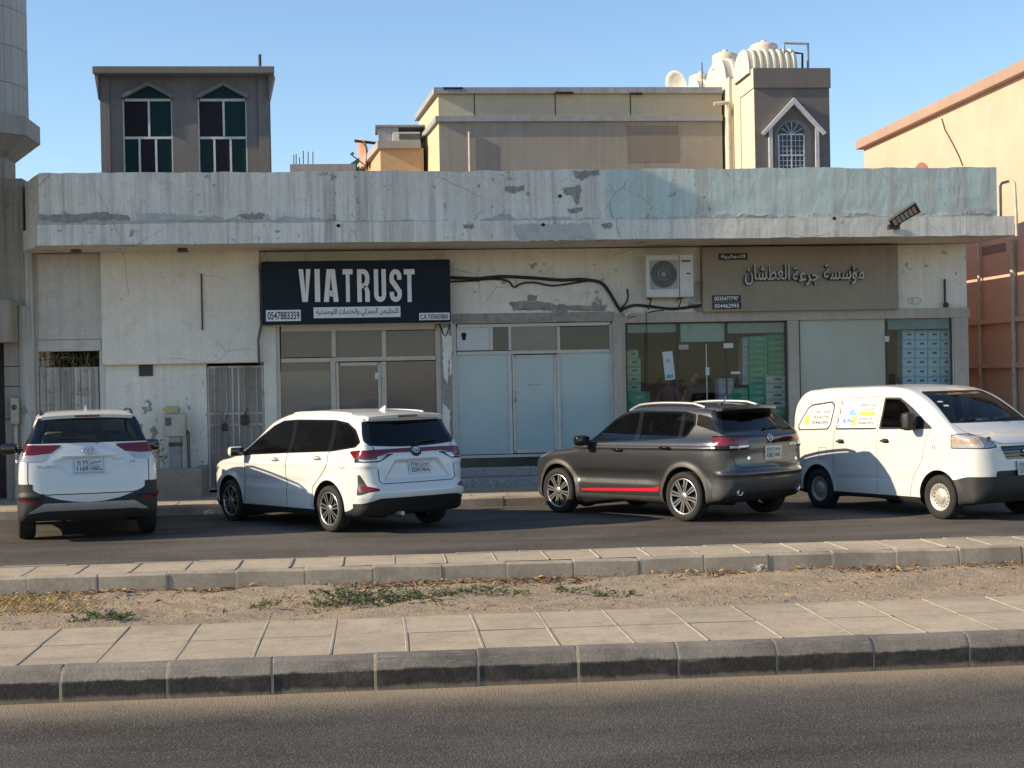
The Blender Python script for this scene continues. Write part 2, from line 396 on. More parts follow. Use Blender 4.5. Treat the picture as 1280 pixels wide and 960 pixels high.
# ---------------------------------------------------------------- car bodies: three outlines intersected with rounded edges
def spline(pts, n=8, closed=True):
    """Catmull-Rom through pts; a point given with a third value 'c' is a sharp corner"""
    P = [np.array(p[:2], float) for p in pts]; sharp = [len(p) > 2 for p in pts]; m = len(P); out = []
    for i in range(m if closed else m-1):
        p1, p2 = P[i], P[(i+1) % m]
        p0 = P[i-1] if (closed or i > 0) and not sharp[i] else p1
        p3 = P[(i+2) % m] if (closed or i+2 < m) and not sharp[(i+1) % m] else p2
        d = np.linalg.norm(p2-p1)
        def tang(a, b, c):
            l1, l2 = np.linalg.norm(b-a), np.linalg.norm(c-b)
            if l1 < 1e-9: return (c-b)
            if l2 < 1e-9: return (b-a)
            return ((b-a)/l1*l2+(c-b)/l2*l1)/(l1+l2)*d
        m1, m2 = tang(p0, p1, p2), tang(p1, p2, p3)
        for k in range(n):
            t = k/n
            out.append((2*t**3-3*t**2+1)*p1+(t**3-2*t**2+t)*m1+(-2*t**3+3*t**2)*p2+(t**3-t**2)*m2)
    if not closed: out.append(P[-1])
    return np.array(out)
def poly_sdf(P, X, Y):
    """signed distance to a closed polygon (negative inside)"""
    P = np.asarray(P, float); d = np.full(X.shape, 1e9); ins = np.zeros(X.shape, bool)
    n = len(P)
    for i in range(n):
        ax, ay = P[i]; bx, by = P[(i+1) % n]
        ex, ey = bx-ax, by-ay; l = ex*ex+ey*ey
        if l < 1e-14: continue
        wx, wy = X-ax, Y-ay
        t = np.clip((wx*ex+wy*ey)/l, 0, 1)
        d = np.minimum(d, (wx-ex*t)**2+(wy-ey*t)**2)
        c = (ay > Y) != (by > Y)
        if ey != 0: ins ^= c & (X < ex*(Y-ay)/ey+ax)
    d = np.sqrt(d)
    return np.where(ins, -d, d)
class Table:
    """a polygon's distance field on a fine grid, slightly blurred, looked up bilinearly"""
    def __init__(s, P, pad=.5, h=.01, blur=1):
        lo, hi = P.min(0)-pad, P.max(0)+pad; s.lo = lo; s.h = h
        nx, ny = (np.ceil((hi-lo)/h)).astype(int)+1
        X, Y = np.meshgrid(lo[0]+np.arange(nx)*h, lo[1]+np.arange(ny)*h, indexing='ij')
        T = poly_sdf(P, X, Y)
        for _ in range(blur):
            for ax in (0, 1):
                Q = np.pad(T, [(1, 1) if a == ax else (0, 0) for a in (0, 1)], mode='edge')
                T = (Q.take(range(0, T.shape[ax]), ax)+2*T+Q.take(range(2, T.shape[ax]+2), ax))/4
        s.T = T
    def __call__(s, x, y):
        u = np.clip((x-s.lo[0])/s.h, 0, s.T.shape[0]-1.001); v = np.clip((y-s.lo[1])/s.h, 0, s.T.shape[1]-1.001)
        i = u.astype(int); j = v.astype(int); a = u-i; b = v-j; T = s.T
        return (T[i, j]*(1-a)+T[i+1, j]*a)*(1-b)+(T[i, j+1]*(1-a)+T[i+1, j+1]*a)*b
def smax(a, b, k):
    h = np.maximum(k-np.abs(a-b), 0)/k
    return np.maximum(a, b)+h*h*k*.25
def sstep(e0, e1, x):
    t = np.clip((x-e0)/(e1-e0), 0, 1); return t*t*(3-2*t)
def surfnet(f, lo, hi, h):
    lo = np.array(lo); n = np.ceil((np.array(hi)-lo)/h).astype(int)+1
    g = [lo[a]+np.arange(n[a])*h for a in range(3)]
    X, Y, Z = np.meshgrid(*g, indexing='ij'); V = f(X, Y, Z)
    nx, ny, nz = V.shape; acc = np.zeros((nx-1, ny-1, nz-1, 3)); cnt = np.zeros((nx-1, ny-1, nz-1))
    ii = np.array(np.meshgrid(*[np.arange(k-1) for k in V.shape], indexing='ij')).transpose(1, 2, 3, 0).astype(float)
    C = [(a, b, c) for a in (0, 1) for b in (0, 1) for c in (0, 1)]
    sl = lambda o: tuple(slice(o[a], V.shape[a]-1+o[a]) for a in range(3))
    for p in C:
        for ax in range(3):
            if p[ax]: continue
            q = list(p); q[ax] = 1
            a, b = V[sl(p)], V[sl(q)]; cr = (a < 0) != (b < 0)
            if not cr.any(): continue
            t = np.where(cr, a/np.where(cr, a-b, 1), 0); w = cr.astype(float)
            for k in range(3): acc[..., k] += w*(p[k]+(t if k == ax else 0))
            cnt += w
    m = cnt > 0; idx = -np.ones(m.shape, int); idx[m] = np.arange(m.sum())
    Vv = lo+(ii[m]+acc[m]/cnt[m][:, None])*h; F = []
    for ax in range(3):
        b, c = (ax+1) % 3, (ax+2) % 3
        s0 = [slice(None)]*3; s1 = [slice(None)]*3; s0[ax] = slice(0, V.shape[ax]-1); s1[ax] = slice(1, None)
        A, B = V[tuple(s0)] < 0, V[tuple(s1)] < 0
        pos = np.argwhere(A != B); pos = pos[(pos[:, b] > 0) & (pos[:, c] > 0) & (pos[:, b] < V.shape[b]-1) & (pos[:, c] < V.shape[c]-1)]
        eb = np.zeros(3, int); eb[b] = 1; ec = np.zeros(3, int); ec[c] = 1
        q = [idx[tuple((pos-x).T)] for x in (eb+ec, ec, eb*0, eb)]
        q = np.stack(q, 1); fl = ~A[tuple(pos.T)]
        q[fl] = q[fl][:, ::-1]; F.append(q)
    return Vv, np.concatenate(F)
def split_tris(V, N, T, g):
    """cut triangles along g = 0 -> vertices, normals, triangles inside (g<0), triangles outside"""
    s = g > 0; st = s[T]; k = st.sum(1)
    A = [T[k == 0]]; B = [T[k == 3]]
    for lone_out, kk in ((True, 1), (False, 2)):
        t = T[k == kk]
        if not len(t): continue
        lone = np.argmax(st[k == kk] if lone_out else ~st[k == kk], 1)
        r = np.arange(len(t)); a, b, c = t[r, lone], t[r, (lone+1) % 3], t[r, (lone+2) % 3]
        def cut(p, q):
            w = (g[p]/(g[p]-g[q]))[:, None]; n = N[p]*(1-w)+N[q]*w
            return V[p]*(1-w)+V[q]*w, n/np.maximum(np.linalg.norm(n, axis=1, keepdims=True), 1e-9)
        v1, n1 = cut(a, b); v2, n2 = cut(a, c); b0 = len(V); m = len(t)
        V = np.concatenate([V, v1, v2]); N = np.concatenate([N, n1, n2]); g = np.concatenate([g, np.zeros(2*m)])
        i1, i2 = b0+r, b0+m+r
        one = np.stack([a, i1, i2], 1); two = np.concatenate([np.stack([i1, b, c], 1), np.stack([i1, c, i2], 1)])
        if lone_out: B.append(one); A.append(two)
        else: A.append(one); B.append(two)
    return V, N, np.concatenate(A), np.concatenate(B)
def tri_obj(name, V, N, T, m, parent, off=0.0, flip=False):
    if not len(T): return None
    used, inv = np.unique(T.ravel(), return_inverse=True); T2 = inv.reshape(-1, 3); V2 = V[used]+N[used]*off; N2 = N[used]
    if flip: T2 = T2[:, ::-1]; N2 = -N2
    me = bpy.data.meshes.new(name); me.from_pydata(V2.tolist(), [], T2.tolist()); me.materials.append(m)
    me.polygons.foreach_set('use_smooth', [True]*len(T2)); me.normals_split_custom_set_from_vertices(N2.tolist())
    o = bpy.data.objects.new(name, me); COL.objects.link(o); o.parent = parent
    return o
class Body:
    """signed distance of a car body: x forward from the rear axle, y left, z up"""
    def __init__(s, side, plan, front, wheelbase, arch_r, kz=.09, kp=.12, crown=.05, bow_f=.10, bow_r=.08, xm=1.2, track=.75, bumps=(), arch_z=None, flare=.012):
        s.S = Table(spline(side)); s.P = Table(spline(plan)); s.F = Table(spline(front))
        s.wb = wheelbase; s.ar = arch_r; s.kz = kz; s.kp = kp; s.crown = crown; s.bf = bow_f; s.br = bow_r; s.xm = xm
        s.bumps = bumps; s.track = track; s.az = arch_z; s.fl = flare
        sp = spline(side); pp = spline(plan); s.lo = (sp[:, 0].min()-.12, -pp[:, 1].max()-.12, sp[:, 1].min()-.1); s.hi = (sp[:, 0].max()+.12, pp[:, 1].max()+.12, sp[:, 1].max()+.14)
    def skin(s, x, y, z):
        y2 = y*y
        xs = x+np.where(x > s.xm, s.bf, -s.br)*y2*np.clip(np.abs(x-s.xm)/1.0, 0, 1)
        a = s.S(xs, z+s.crown*y2*sstep(.6, 1.0, z)); b = s.F(np.abs(y), z); c = s.P(x, np.abs(y))
        d = smax(smax(a, b, s.kz), c, s.kp)
        for cx in (0, s.wb):
            r = np.hypot(x-cx, z-s.az); d = d-s.fl*np.exp(-((r-s.ar)/.05)**2)*(np.abs(y) > .5)
        for f in s.bumps: d = d+f(x, y, z)
        return d
    def arch(s, x, y, z):
        r = np.minimum(np.hypot(x, z-s.az), np.hypot(x-s.wb, z-s.az))
        return np.maximum(r-s.ar, .50-np.abs(y))
    def f(s, x, y, z): return s.skin(x, y, z)
    def mesh(s, h=.026):
        V, Q = surfnet(s.f, s.lo, s.hi, h)
        for _ in range(2):
            d = s.f(*V.T); g = s.grad(V, s.f, .004); step = np.clip(d/np.maximum((g*g).sum(1), .2), -.5*h, .5*h); V = V-g*step[:, None]
        N = s.grad(V, s.f, .012); N /= np.maximum(np.linalg.norm(N, axis=1, keepdims=True), 1e-9)
        return V, N, np.concatenate([Q[:, [0, 1, 2]], Q[:, [0, 2, 3]]])
    def grad(s, V, f, e):
        x, y, z = V.T
        return np.stack([f(x+e, y, z)-f(x-e, y, z), f(x, y+e, z)-f(x, y-e, z), f(x, y, z+e)-f(x, y, z-e)], 1)/(2*e)
    def cast(s, O, D, far=2.2, n=240):
        """first hit of the skin from points O along D -> points, normals"""
        O = np.asarray(O, float); D = np.asarray(D, float); D = np.broadcast_to(D, O.shape); t0 = np.zeros(len(O)); t1 = np.full(len(O), far); hit = np.zeros(len(O), bool); dt = far/n
        for k in range(n):
            t = (k+1)*dt; P = O+D*t; ins = s.skin(*P.T) < 0; new = ins & ~hit
            t0[new] = t-dt; t1[new] = t; hit |= ins
        for _ in range(18):
            tm = (t0+t1)/2; ins = s.skin(*(O+D*tm[:, None]).T) < 0
            t1 = np.where(ins, tm, t1); t0 = np.where(ins, t0, tm)
        P = O+D*((t0+t1)/2)[:, None]; N = s.grad(P, s.skin, .01); N /= np.linalg.norm(N, axis=1, keepdims=True)
        return P, N
    def side(s, pts, sg): p = np.asarray(pts, float); return s.cast(np.stack([p[:, 0], np.full(len(p), sg*1.3), p[:, 1]], 1), (0, -sg, 0), 1.3)
    def rear(s, pts): p = np.asarray(pts, float); return s.cast(np.stack([np.full(len(p), s.lo[0]-.2), p[:, 0], p[:, 1]], 1), (1, 0, 0), 2.2)
    def nose(s, pts): p = np.asarray(pts, float); return s.cast(np.stack([np.full(len(p), s.hi[0]+.2), p[:, 0], p[:, 1]], 1), (-1, 0, 0), 2.2)
def resample(pts, step=.02, closed=False):
    P = [np.array(p, float) for p in pts]+([np.array(pts[0], float)] if closed else []); out = []
    for a, b in zip(P[:-1], P[1:]):
        n = max(1, int(np.linalg.norm(b-a)/step)); out += [a+(b-a)*k/n for k in range(n)]
    return np.array(out+[P[-1]])
def ribbon(mb, P, N, w, off=.0015, mi=0):
    """thin strip along surface points"""
    T = np.gradient(P, axis=0); T /= np.maximum(np.linalg.norm(T, axis=1, keepdims=True), 1e-9)
    S = np.cross(N, T); S /= np.maximum(np.linalg.norm(S, axis=1, keepdims=True), 1e-9)
    a, b = P+N*off+S*w/2, P+N*off-S*w/2; n = len(P)
    mb.add(np.concatenate([a, b]), [(i, i+1, n+i+1, n+i) for i in range(n-1)], mi, True)
def rails(mb, P, N, w, h, mi=0):
    """raised strip (box section) along surface points"""
    T = np.gradient(P, axis=0); T /= np.maximum(np.linalg.norm(T, axis=1, keepdims=True), 1e-9)
    S = np.cross(N, T); S /= np.maximum(np.linalg.norm(S, axis=1, keepdims=True), 1e-9); n = len(P)
    c = [P-S*w/2-N*.004, P-S*w/2*.8+N*h, P+S*w/2*.8+N*h, P+S*w/2-N*.004]
    fs = [(k*n+i, k*n+i+1, ((k+1) % 4)*n+i+1, ((k+1) % 4)*n+i) for k in range(4) for i in range(n-1)]+[(0, n, 2*n, 3*n), (n-1, 2*n-1, 3*n-1, 4*n-1)]
    mb.add(np.concatenate(c), fs, mi)
def mirror(poly): return [(-p[0], *p[1:]) for p in poly]
# gates keep a region on the wanted side of the car
def R_side(poly, sg, ymin=.45, n=6): P = spline(poly, n); return lambda x, y, z: np.maximum(poly_sdf(P, x, z), ymin-y*sg)
def R_rear(poly, xmax, n=6): P = spline(poly, n); return lambda x, y, z: np.maximum(poly_sdf(P, y, z), x-xmax)
def R_nose(poly, xmin, n=6): P = spline(poly, n); return lambda x, y, z: np.maximum(poly_sdf(P, y, z), xmin-x)
def R_or(*fs): return lambda x, y, z: np.minimum.reduce([f(x, y, z) for f in fs])
def R_grow(f, d): return lambda x, y, z: f(x, y, z)-d
class Car:
    def __init__(s, root, body, h=.026):
        s.root = root; s.b = body; s.V, s.N, s.T = body.mesh(h)
        s.keep = []
    def cut(s, name, g, m, off=0.0, keep=True):
        s.V, s.N, A, s.T = split_tris(s.V, s.N, s.T, g(*s.V.T))
        return tri_obj(name, s.V, s.N, A, m, s.root, off) if keep else A
    def arches(s, m):
        b = s.b
        s.cut('', b.arch, m, keep=False)
        for cx in (0, b.wb):
            for sg in (1, -1):
                a0 = math.asin(max(-.9, (.30-b.az)/b.ar)); an = np.linspace(a0, math.pi-a0, 30)
                pts = np.stack([cx+(b.ar-.0005)*np.cos(an), b.az+(b.ar-.0005)*np.sin(an)], 1); P, N = b.side(pts, sg); P[:, 1] -= sg*.002; k = len(P)
                Q = P.copy(); Q[:, 1] = sg*.49; mb = MB(); mb.add(np.concatenate([P, Q]), [(i, i+1, k+i+1, k+i) for i in range(k-1)], 0, True)
                mb.add(Q, [list(range(k))]); mb.build('wheel_arch_liner', m, s.root, world=False)
        s.V, s.N, A, s.T = split_tris(s.V, s.N, s.T, np.maximum(s.N[:, 2]+.6, s.V[:, 2]-.5))
        tri_obj('floor_pan', s.V, s.N, A, m, s.root)
    def finish(s, name, m, lining):
        o = tri_obj(name, s.V, s.N, s.T, m, s.root)
        tri_obj('interior_lining', s.V, s.N, s.T[(np.abs(s.V[s.T][:, :, 2]).min(1) > .62)], lining, s.root, -.03, True)
        return o
def make_wheel(parent, cx, cy, r, w, rim_r, side, style, mats):
    """tyre with a rim as its child; side = +1 left, -1 right (the outer face looks that way)"""
    t = MB(); h = w/2
    prof = [(rim_r-.005, -h*.80), (rim_r+.012, -h*.92), (rim_r+(r-rim_r)*.45, -h), (r-.03, -h*.93), (r-.008, -h*.80), (r, -h*.55), (r, h*.55), (r-.008, h*.80), (r-.03, h*.93), (rim_r+(r-rim_r)*.45, h), (rim_r+.012, h*.92), (rim_r-.005, h*.80)]
    t.lathe(prof, (0, 0, 0), 'y', 40)
    for q in (-.3, 0, .3): t.lathe([(r+.001, q*w-.004), (r+.001, q*w+.004)], (0, 0, 0), 'y', 40, 1)
    o = t.build('wheel', [mats['tyre'], mats['black']], parent, world=False); o.location = (cx, cy, r)
    k = MB(); f = side*h
    k.lathe([(rim_r, -h*.7), (rim_r-.03, -h*.5), (rim_r-.035, h*.5*1), (rim_r, h*.82)], (0, 0, 0), 'y', 40, 1)
    k.lathe([(.02, f*.15), (rim_r-.05, f*.15)], (0, 0, 0), 'y', 32, 2)     # brake disc
    if style == 'steel':
        d = [(rim_r+.004, .80), (rim_r-.015, .86), (rim_r-.03, .62), (rim_r-.07, .50), (rim_r-.10, .62), (.085, .66), (.075, .78), (.03, .80), (0.001, .80)]
        k.lathe([(a, f*b) for a, b in d], (0, 0, 0), 'y', 40, 0)
        for i in range(16):
            a = 2*math.pi*i/16; rr = rim_r-.055
            k.disc((rr*math.cos(a), f*.575, rr*math.sin(a)), .012, 'y', 10, 1)
        for i in range(5):
            a = 2*math.pi*i/5; k.lathe([(.009, f*.66), (.009, f*.74), (.001, f*.75)], (.055*math.cos(a), 0, .055*math.sin(a)), 'y', 8, 1)
    else:
        n, wd, twin = style
        k.lathe([(rim_r+.005, f*.78), (rim_r+.006, f*.86), (rim_r-.012, f*.88), (rim_r-.018, f*.74)], (0, 0, 0), 'y', 40, 0)
        k.lathe([(.062, f*.55), (.06, f*.80), (.045, f*.86), (.001, f*.88)], (0, 0, 0), 'y', 24, 0)
        for i in range(n):
            a0 = 2*math.pi*i/n+.2
            for dlt in ((-twin, twin) if twin else (0,)):
                a = a0; e = Vector((math.cos(a), 0, math.sin(a))); q = Vector((-math.sin(a), 0, math.cos(a)))
                r0, r1 = .04, rim_r-.008; vs = []
                for rr, ww, ff in ((r0, wd*.8, .80), (r1*.6, wd*.9, .82), (r1, wd*1.15, .80)):
                    c = e*rr+q*(dlt*(.35+.65*rr/r1)*1.0)
                    vs += [c-q*ww/2+Vector((0, f*ff, 0)), c+q*ww/2+Vector((0, f*ff, 0)), c+q*ww*.35+Vector((0, f*(ff-.35), 0)), c-q*ww*.35+Vector((0, f*(ff-.35), 0))]
                fs = []
                for j in range(2):
                    for u in range(4): fs.append((j*4+u, j*4+(u+1) % 4, j*4+4+(u+1) % 4, j*4+4+u))
                for j in range(2):
                    k.add(vs, [fs[j*4]], 0)
                    k.add(vs, [fs[j*4+u] for u in (1, 2, 3)], 1 if twin else 0)
    k.build('rim', [mats['alloy'], mats['rim_dark'], mats['disc']], o, world=False)
    return o
def seat_mb(x, y, w=.50, zt=1.30, z0=.62):
    m = MB(); t = Matrix.Translation((x, y, z0)) @ Matrix.Rotation(rad(-14), 4, 'Y')
    m.rbox(-.07, .07, -w/2, w/2, 0, zt-z0-.10, .05, 3, mtx=t)
    m.rbox(-.05, .05, -.13, .13, zt-z0-.08, zt-z0+.12, .045, 3, mtx=t)
    m.rbox(x, x+.5, y-w/2, y+w/2, z0-.1, z0+.06, .05, 3)
    return m
def frame_on(P, N, up=(0, 0, 1)):
    n = Vector(N).normalized(); u = Vector(up)-n*n.dot(Vector(up)); u.normalize(); x = u.cross(n)   # x to the right as seen from outside
    return Vector(P), x, u, n
def plate(root, P, N, rows, mats, w=.33, h=.165, tilt_up=(0, 0, 1)):
    p, x, u, n = frame_on(P, N, tilt_up); mb = MB(); p = p+n*.012
    def q(a0, a1, b0, b1, d, mi): mb.add([p+x*a+u*b+n*d for a, b in ((a0, b0), (a1, b0), (a1, b1), (a0, b1))], [(0, 1, 2, 3)], mi)
    mb.add([p+x*a+u*b+n*d for d in (-.012, 0) for a, b in ((-w/2-.012, -h/2-.012), (w/2+.012, -h/2-.012), (w/2+.012, h/2+.012), (-w/2-.012, h/2+.012))], [(4, 5, 6, 7), (0, 1, 5, 4), (1, 2, 6, 5), (2, 3, 7, 6), (3, 0, 4, 7)], 2)
    q(-w/2, w/2, -h/2, h/2, .002, 0)
    q(-w/2, w/2, -.002, .002, .004, 1); q(-.002+.01, .002+.01, -h/2, h/2, .0045, 1)
    q(w/2-.03, w/2-.012, -h/2+.012, -h/2+.03, .005, 1)
    for (s, a, b, ww, hh) in rows: put_text(mb, s, p+x*a+u*b+n*.006, x, u, ww, hh, .008, 1)
    mb.build('number_plate', [mats['plate'], mats['black'], mats['silver']], root, world=False)
# ---------------------------------------------------------------- car materials
def paint(name, col, metal=0.0, rough=.35, var=.05):
    m, n, p = new_mat(name)
    v = n.coord(space='object'); f = n.noise(2.2, 4, .6, v)
    n.l.new(n.ramp(f, [(.3, tuple(c*(1-var) for c in col)), (.75, col)]), p.inputs['Base Color'])
    p.inputs['Metallic'].default_value = metal; p.inputs['Roughness'].default_value = rough
    p.inputs['Coat Weight'].default_value = .8; p.inputs['Coat Roughness'].default_value = .06
    d = n.noise(9, 5, .7, v); n.l.new(n.ramp(d, [(.4, .05), (.8, .22)]), p.inputs['Coat Roughness'])
    n.l.new(n.bump(n.noise(1.1, 2, .5, v), .02, .01), p.inputs['Coat Normal'])
    return m
CM = dict(
    tyre=mat('tyre_rubber', (.018, .017, .016), .85, var=.3, vscale=14, space='object'),
    black=mat('black_plastic', (.014, .014, .015), .55, var=.2, space='object'),
    trim=mat('grey_black_trim', (.015, .015, .016), .6, var=.2, space='object', bump=.1, bscale=300),
    gloss=mat('gloss_black', (.008, .008, .009), .12, var=.1, space='object', coat=.5),
    alloy=mat('alloy_silver', (.62, .62, .61), .28, .9, var=.08, space='object'),
    steel=mat('painted_steel_rim', (.50, .47, .42), .45, .4, var=.25, vscale=20, space='object'),
    rim_dark=mat('rim_dark', (.02, .02, .021), .45, var=.2, space='object'),
    disc=mat('brake_disc', (.10, .095, .09), .5, .6, var=.2, space='object'),
    chrome=mat('chrome', (.75, .75, .76), .12, 1.0, var=.04, space='object'),
    silver=mat('silver_trim', (.42, .42, .41), .38, .7, var=.08, space='object'),
    red=mat('tail_lamp_red', (.17, .005, .007), .12, var=.15, vscale=30, space='object', coat=.8),
    darkred=mat('tail_lamp_dark_red', (.09, .006, .008), .12, var=.15, vscale=30, space='object', coat=.8),
    clear=mat('lamp_clear_lens', (.55, .53, .50), .12, .3, var=.3, vscale=40, space='object', coat=.8),
    amber=mat('lamp_amber', (.46, .30, .22), .2, var=.35, vscale=40, space='object', coat=.6),
    headlamp=mat('headlamp_reflector', (.45, .47, .5), .15, .7, var=.5, vscale=30, space='object', coat=.8),
    plate=mat('number_plate_white', (.62, .62, .60), .4, var=.06, space='object'),
    lining=mat('interior_lining', (.05, .048, .045), .9, var=.2, space='object'),
    seat=mat('seat_cloth', (.045, .043, .042), .9, var=.25, space='object'),
    seat_light=mat('seat_grey_cloth', (.16, .155, .15), .9, var=.25, space='object'),
    under=mat('underbody', (.02, .019, .018), .9, var=.4, space='object'),
    stripe=mat('red_stripe', (.55, .01, .03), .3, var=.1, space='object', coat=.5),
)
TINT = glass('tinted_car_glass', (.26, .275, .27), .015, 1.6)
TINT2 = glass('light_car_glass', (.74, .78, .76), .015, .9)
TINT3 = glass('dark_car_glass', (.045, .05, .055), .015, 1.1)
WHITE = paint('white_car_paint', (.70, .69, .655))
WHITE2 = paint('white_pearl_paint', (.70, .69, .655))
VANW = paint('white_van_paint', (.68, .67, .625), var=.08)
GREY = paint('grey_metallic_paint', (.082, .084, .087), .7, .30)
def underbody(root, x0, x1, w, z):
    m = MB(); m.rbox(x0, x1, -w, w, z, z+.16, .05, 2); m.tube([(x0+.1, .3, z-.01), (x0+.5, .3, z-.02), (x0+.9, .25, z)], .03, 8)
    m.tube([(0, -.62, .30), (0, .62, .30)], .05, 10)
    m.build('underbody', CM['under'], root, world=False)
def seams(car, lines, name='door_seam', w=.012):
    for kind, pts in lines:
        q = resample(pts, .025)
        for sg in ((1, -1) if kind == 'side' else (1,)):
            P, N = car.b.side(q, sg) if kind == 'side' else car.b.rear(q) if kind == 'rear' else car.b.nose(q)
            mb = MB(); ribbon(mb, P, N, w); mb.build(name if kind == 'side' else 'panel_seam', CM['black'], car.root, world=False)
def handle(car, x, z, m, sgs=(1, -1), w=.17, name='door_handle'):
    for sg in sgs:
        P, N = car.b.side([(x-w/2, z), (x, z), (x+w/2, z)], sg); mb = MB()
        mb.tube([P[0]-N[0]*.005, P[0]+N[0]*.03, P[1]+N[1]*.036, P[2]+N[2]*.03, P[2]-N[2]*.005], [.010, .014, .016, .014, .010], 8)
        mb.add([P[1]+N[1]*.002+Vector((a, 0, b)) for a, b in ((-.06, -.03), (.06, -.03), (.06, .03), (-.06, .03))], [(0, 1, 2, 3)], 1)
        mb.build(name, [m, CM['black']], car.root, world=False)
def door_mirror(car, x, z, sgs, shell, y0=None, w=.20, h=.15):
    for sg in sgs:
        P, N = car.b.side([(x, z)], sg); p = P[0]; mb = MB()
        c = Vector((p[0]-.02, p[1]+sg*(.10+w/2-.05), p[2]+.04))
        t = Matrix.Translation(c) @ Matrix.Rotation(rad(-12*sg), 4, 'Z')
        mb.rbox(-.06, .09, -w/2, w/2, -h/2, h/2, .05, 4, 0, True, t)
        mb.rbox(-.066, -.055, -w/2+.015, w/2-.015, -h/2+.015, h/2-.015, .005, 2, 1, True, t)
        mb.tube([p-Vector((0, sg*.02, 0)), c-Vector((0, sg*w*.3, .03))], [.035, .03], 8, 2)
        mb.build('door_mirror', [shell, CM['gloss'], CM['black']], car.root, world=False)
def fin(car, x, m):
    P, N = car.b.cast([(x, 0, 2.3)], (0, 0, -1), 2.2); p = P[0]; mb = MB()
    prof = [(-.075, 0), (.085, 0), (.03, .03), (-.05, .075), (-.07, .07)]
    n = len(prof); vs = [(p[0]+a, sg*(.018*(1-b/.1)), p[2]+b-.004) for sg in (1, -1) for a, b in prof]
    mb.add(vs, [list(range(n)), list(range(n, 2*n))[::-1]]+[(i, (i+1) % n, n+(i+1) % n, n+i) for i in range(n)])
    mb.build('roof_antenna', m, car.root, world=False)
def place_car(root, contact, heading, track, z0=0.0, pitch=0.0):
    """contact: where the rear wheel on side sg touches the road; heading from +Y towards -X"""
    root.location = contact; root.rotation_euler = (0, pitch, heading)
def badge(car, P, N, r, m, shape='oval'):
    p, x, u, n = frame_on(P, N); mb = MB(); seg = 28
    def ring(a, b, cx=0, cz=0, t=.008):
        for k in range(seg):
            pass
        pts = [p+n*.008+x*(cx+a*math.cos(2*math.pi*k/seg))+u*(cz+b*math.sin(2*math.pi*k/seg)) for k in range(seg+1)]
        mb.tube(pts, t, 6, cap=False)
    if shape == 'ovals':
        ring(r, r*.68, t=r*.10); ring(r*.33, r*.62, t=r*.09); ring(r*.62, r*.22, 0, r*.22, r*.09)
    elif shape == 's':
        z = [(.9, .55), (0, 1.0), (-.9, .45), (.9, -.45), (0, -1.0), (-.9, -.55)]
        mb.tube([p+n*.01+x*(a*r)+u*(b*r) for a, b in z], r*.22, 6)
    else:
        ring(r*.9, r, t=r*.12); mb.tube([p+n*.008-u*r*.5, p+n*.008+u*r*.5], r*.14, 6)
    mb.build('badge', m, car.root, world=False)

def spoiler(car, ys, x, back, th, m, lamp=True, bow=.05, droop=0.0):
    """lip over the rear window with a brake lamp in its edge"""
    b = car.b; P, N = b.cast([(x, y, 2.3) for y in np.linspace(-ys, ys, 15)], (0, 0, -1), 2.2); mb = MB(); k = len(P); vs = []
    for (dx, dz) in ((.10, .004), (-back*.55, .016-droop*.4), (-back, -.004-droop), (-back+.012, -th-droop), (-.03, -th-.02)):
        vs += [(p[0]+dx+bow*(p[1]/ys)**2, p[1], p[2]+dz) for p in P]
    fs = [(j*k+i, j*k+i+1, (j+1)*k+i+1, (j+1)*k+i) for j in range(4) for i in range(k-1)]+[(0, k, 2*k, 3*k, 4*k), (k-1, 2*k-1, 3*k-1, 4*k-1, 5*k-1)]
    mb.add(vs, fs, 0, True); sp = mb.build('roof_spoiler', m, car.root, world=False)
    sp.data.set_sharp_from_angle(angle=rad(35))
    if lamp:
        m2 = MB(); z = float(P[7][2]); xx = float(P[7][0]); m2.rbox(xx-back-.006, xx-back+.02, -.15, .15, z-th*.8-droop, z-th*.25-droop, .005, 2); m2.build('high_brake_lamp', CM['darkred'], sp, world=False)
    return sp
def roof_rail(car, y, x0, x1, m, r=.016, h=.03):
    for sg in (1, -1):
        P, N = car.b.cast([(x, sg*y, 2.3) for x in np.linspace(x0, x1, 30)], (0, 0, -1), 2.2)
        hh = np.clip(np.minimum(np.arange(30), 29-np.arange(30))/4, 0, 1)*h
        mb = MB(); mb.tube([Vector(p)+Vector((0, 0, .004+q)) for p, q in zip(P, hh)], r, 8); mb.build('roof_rail', m, car.root, world=False)
def wiper(car, pts, m=None, pane='rear'):
    P, N = (car.b.rear if pane == 'rear' else car.b.nose)(resample(pts, .05)); mb = MB()
    mb.tube([p+n*.016 for p, n in zip(P, N)], .009, 6); mb.tube([P[0]-N[0]*.01, P[0]+N[0]*.03], .022, 10); mb.build('wiper', CM['black'], car.root, world=False)
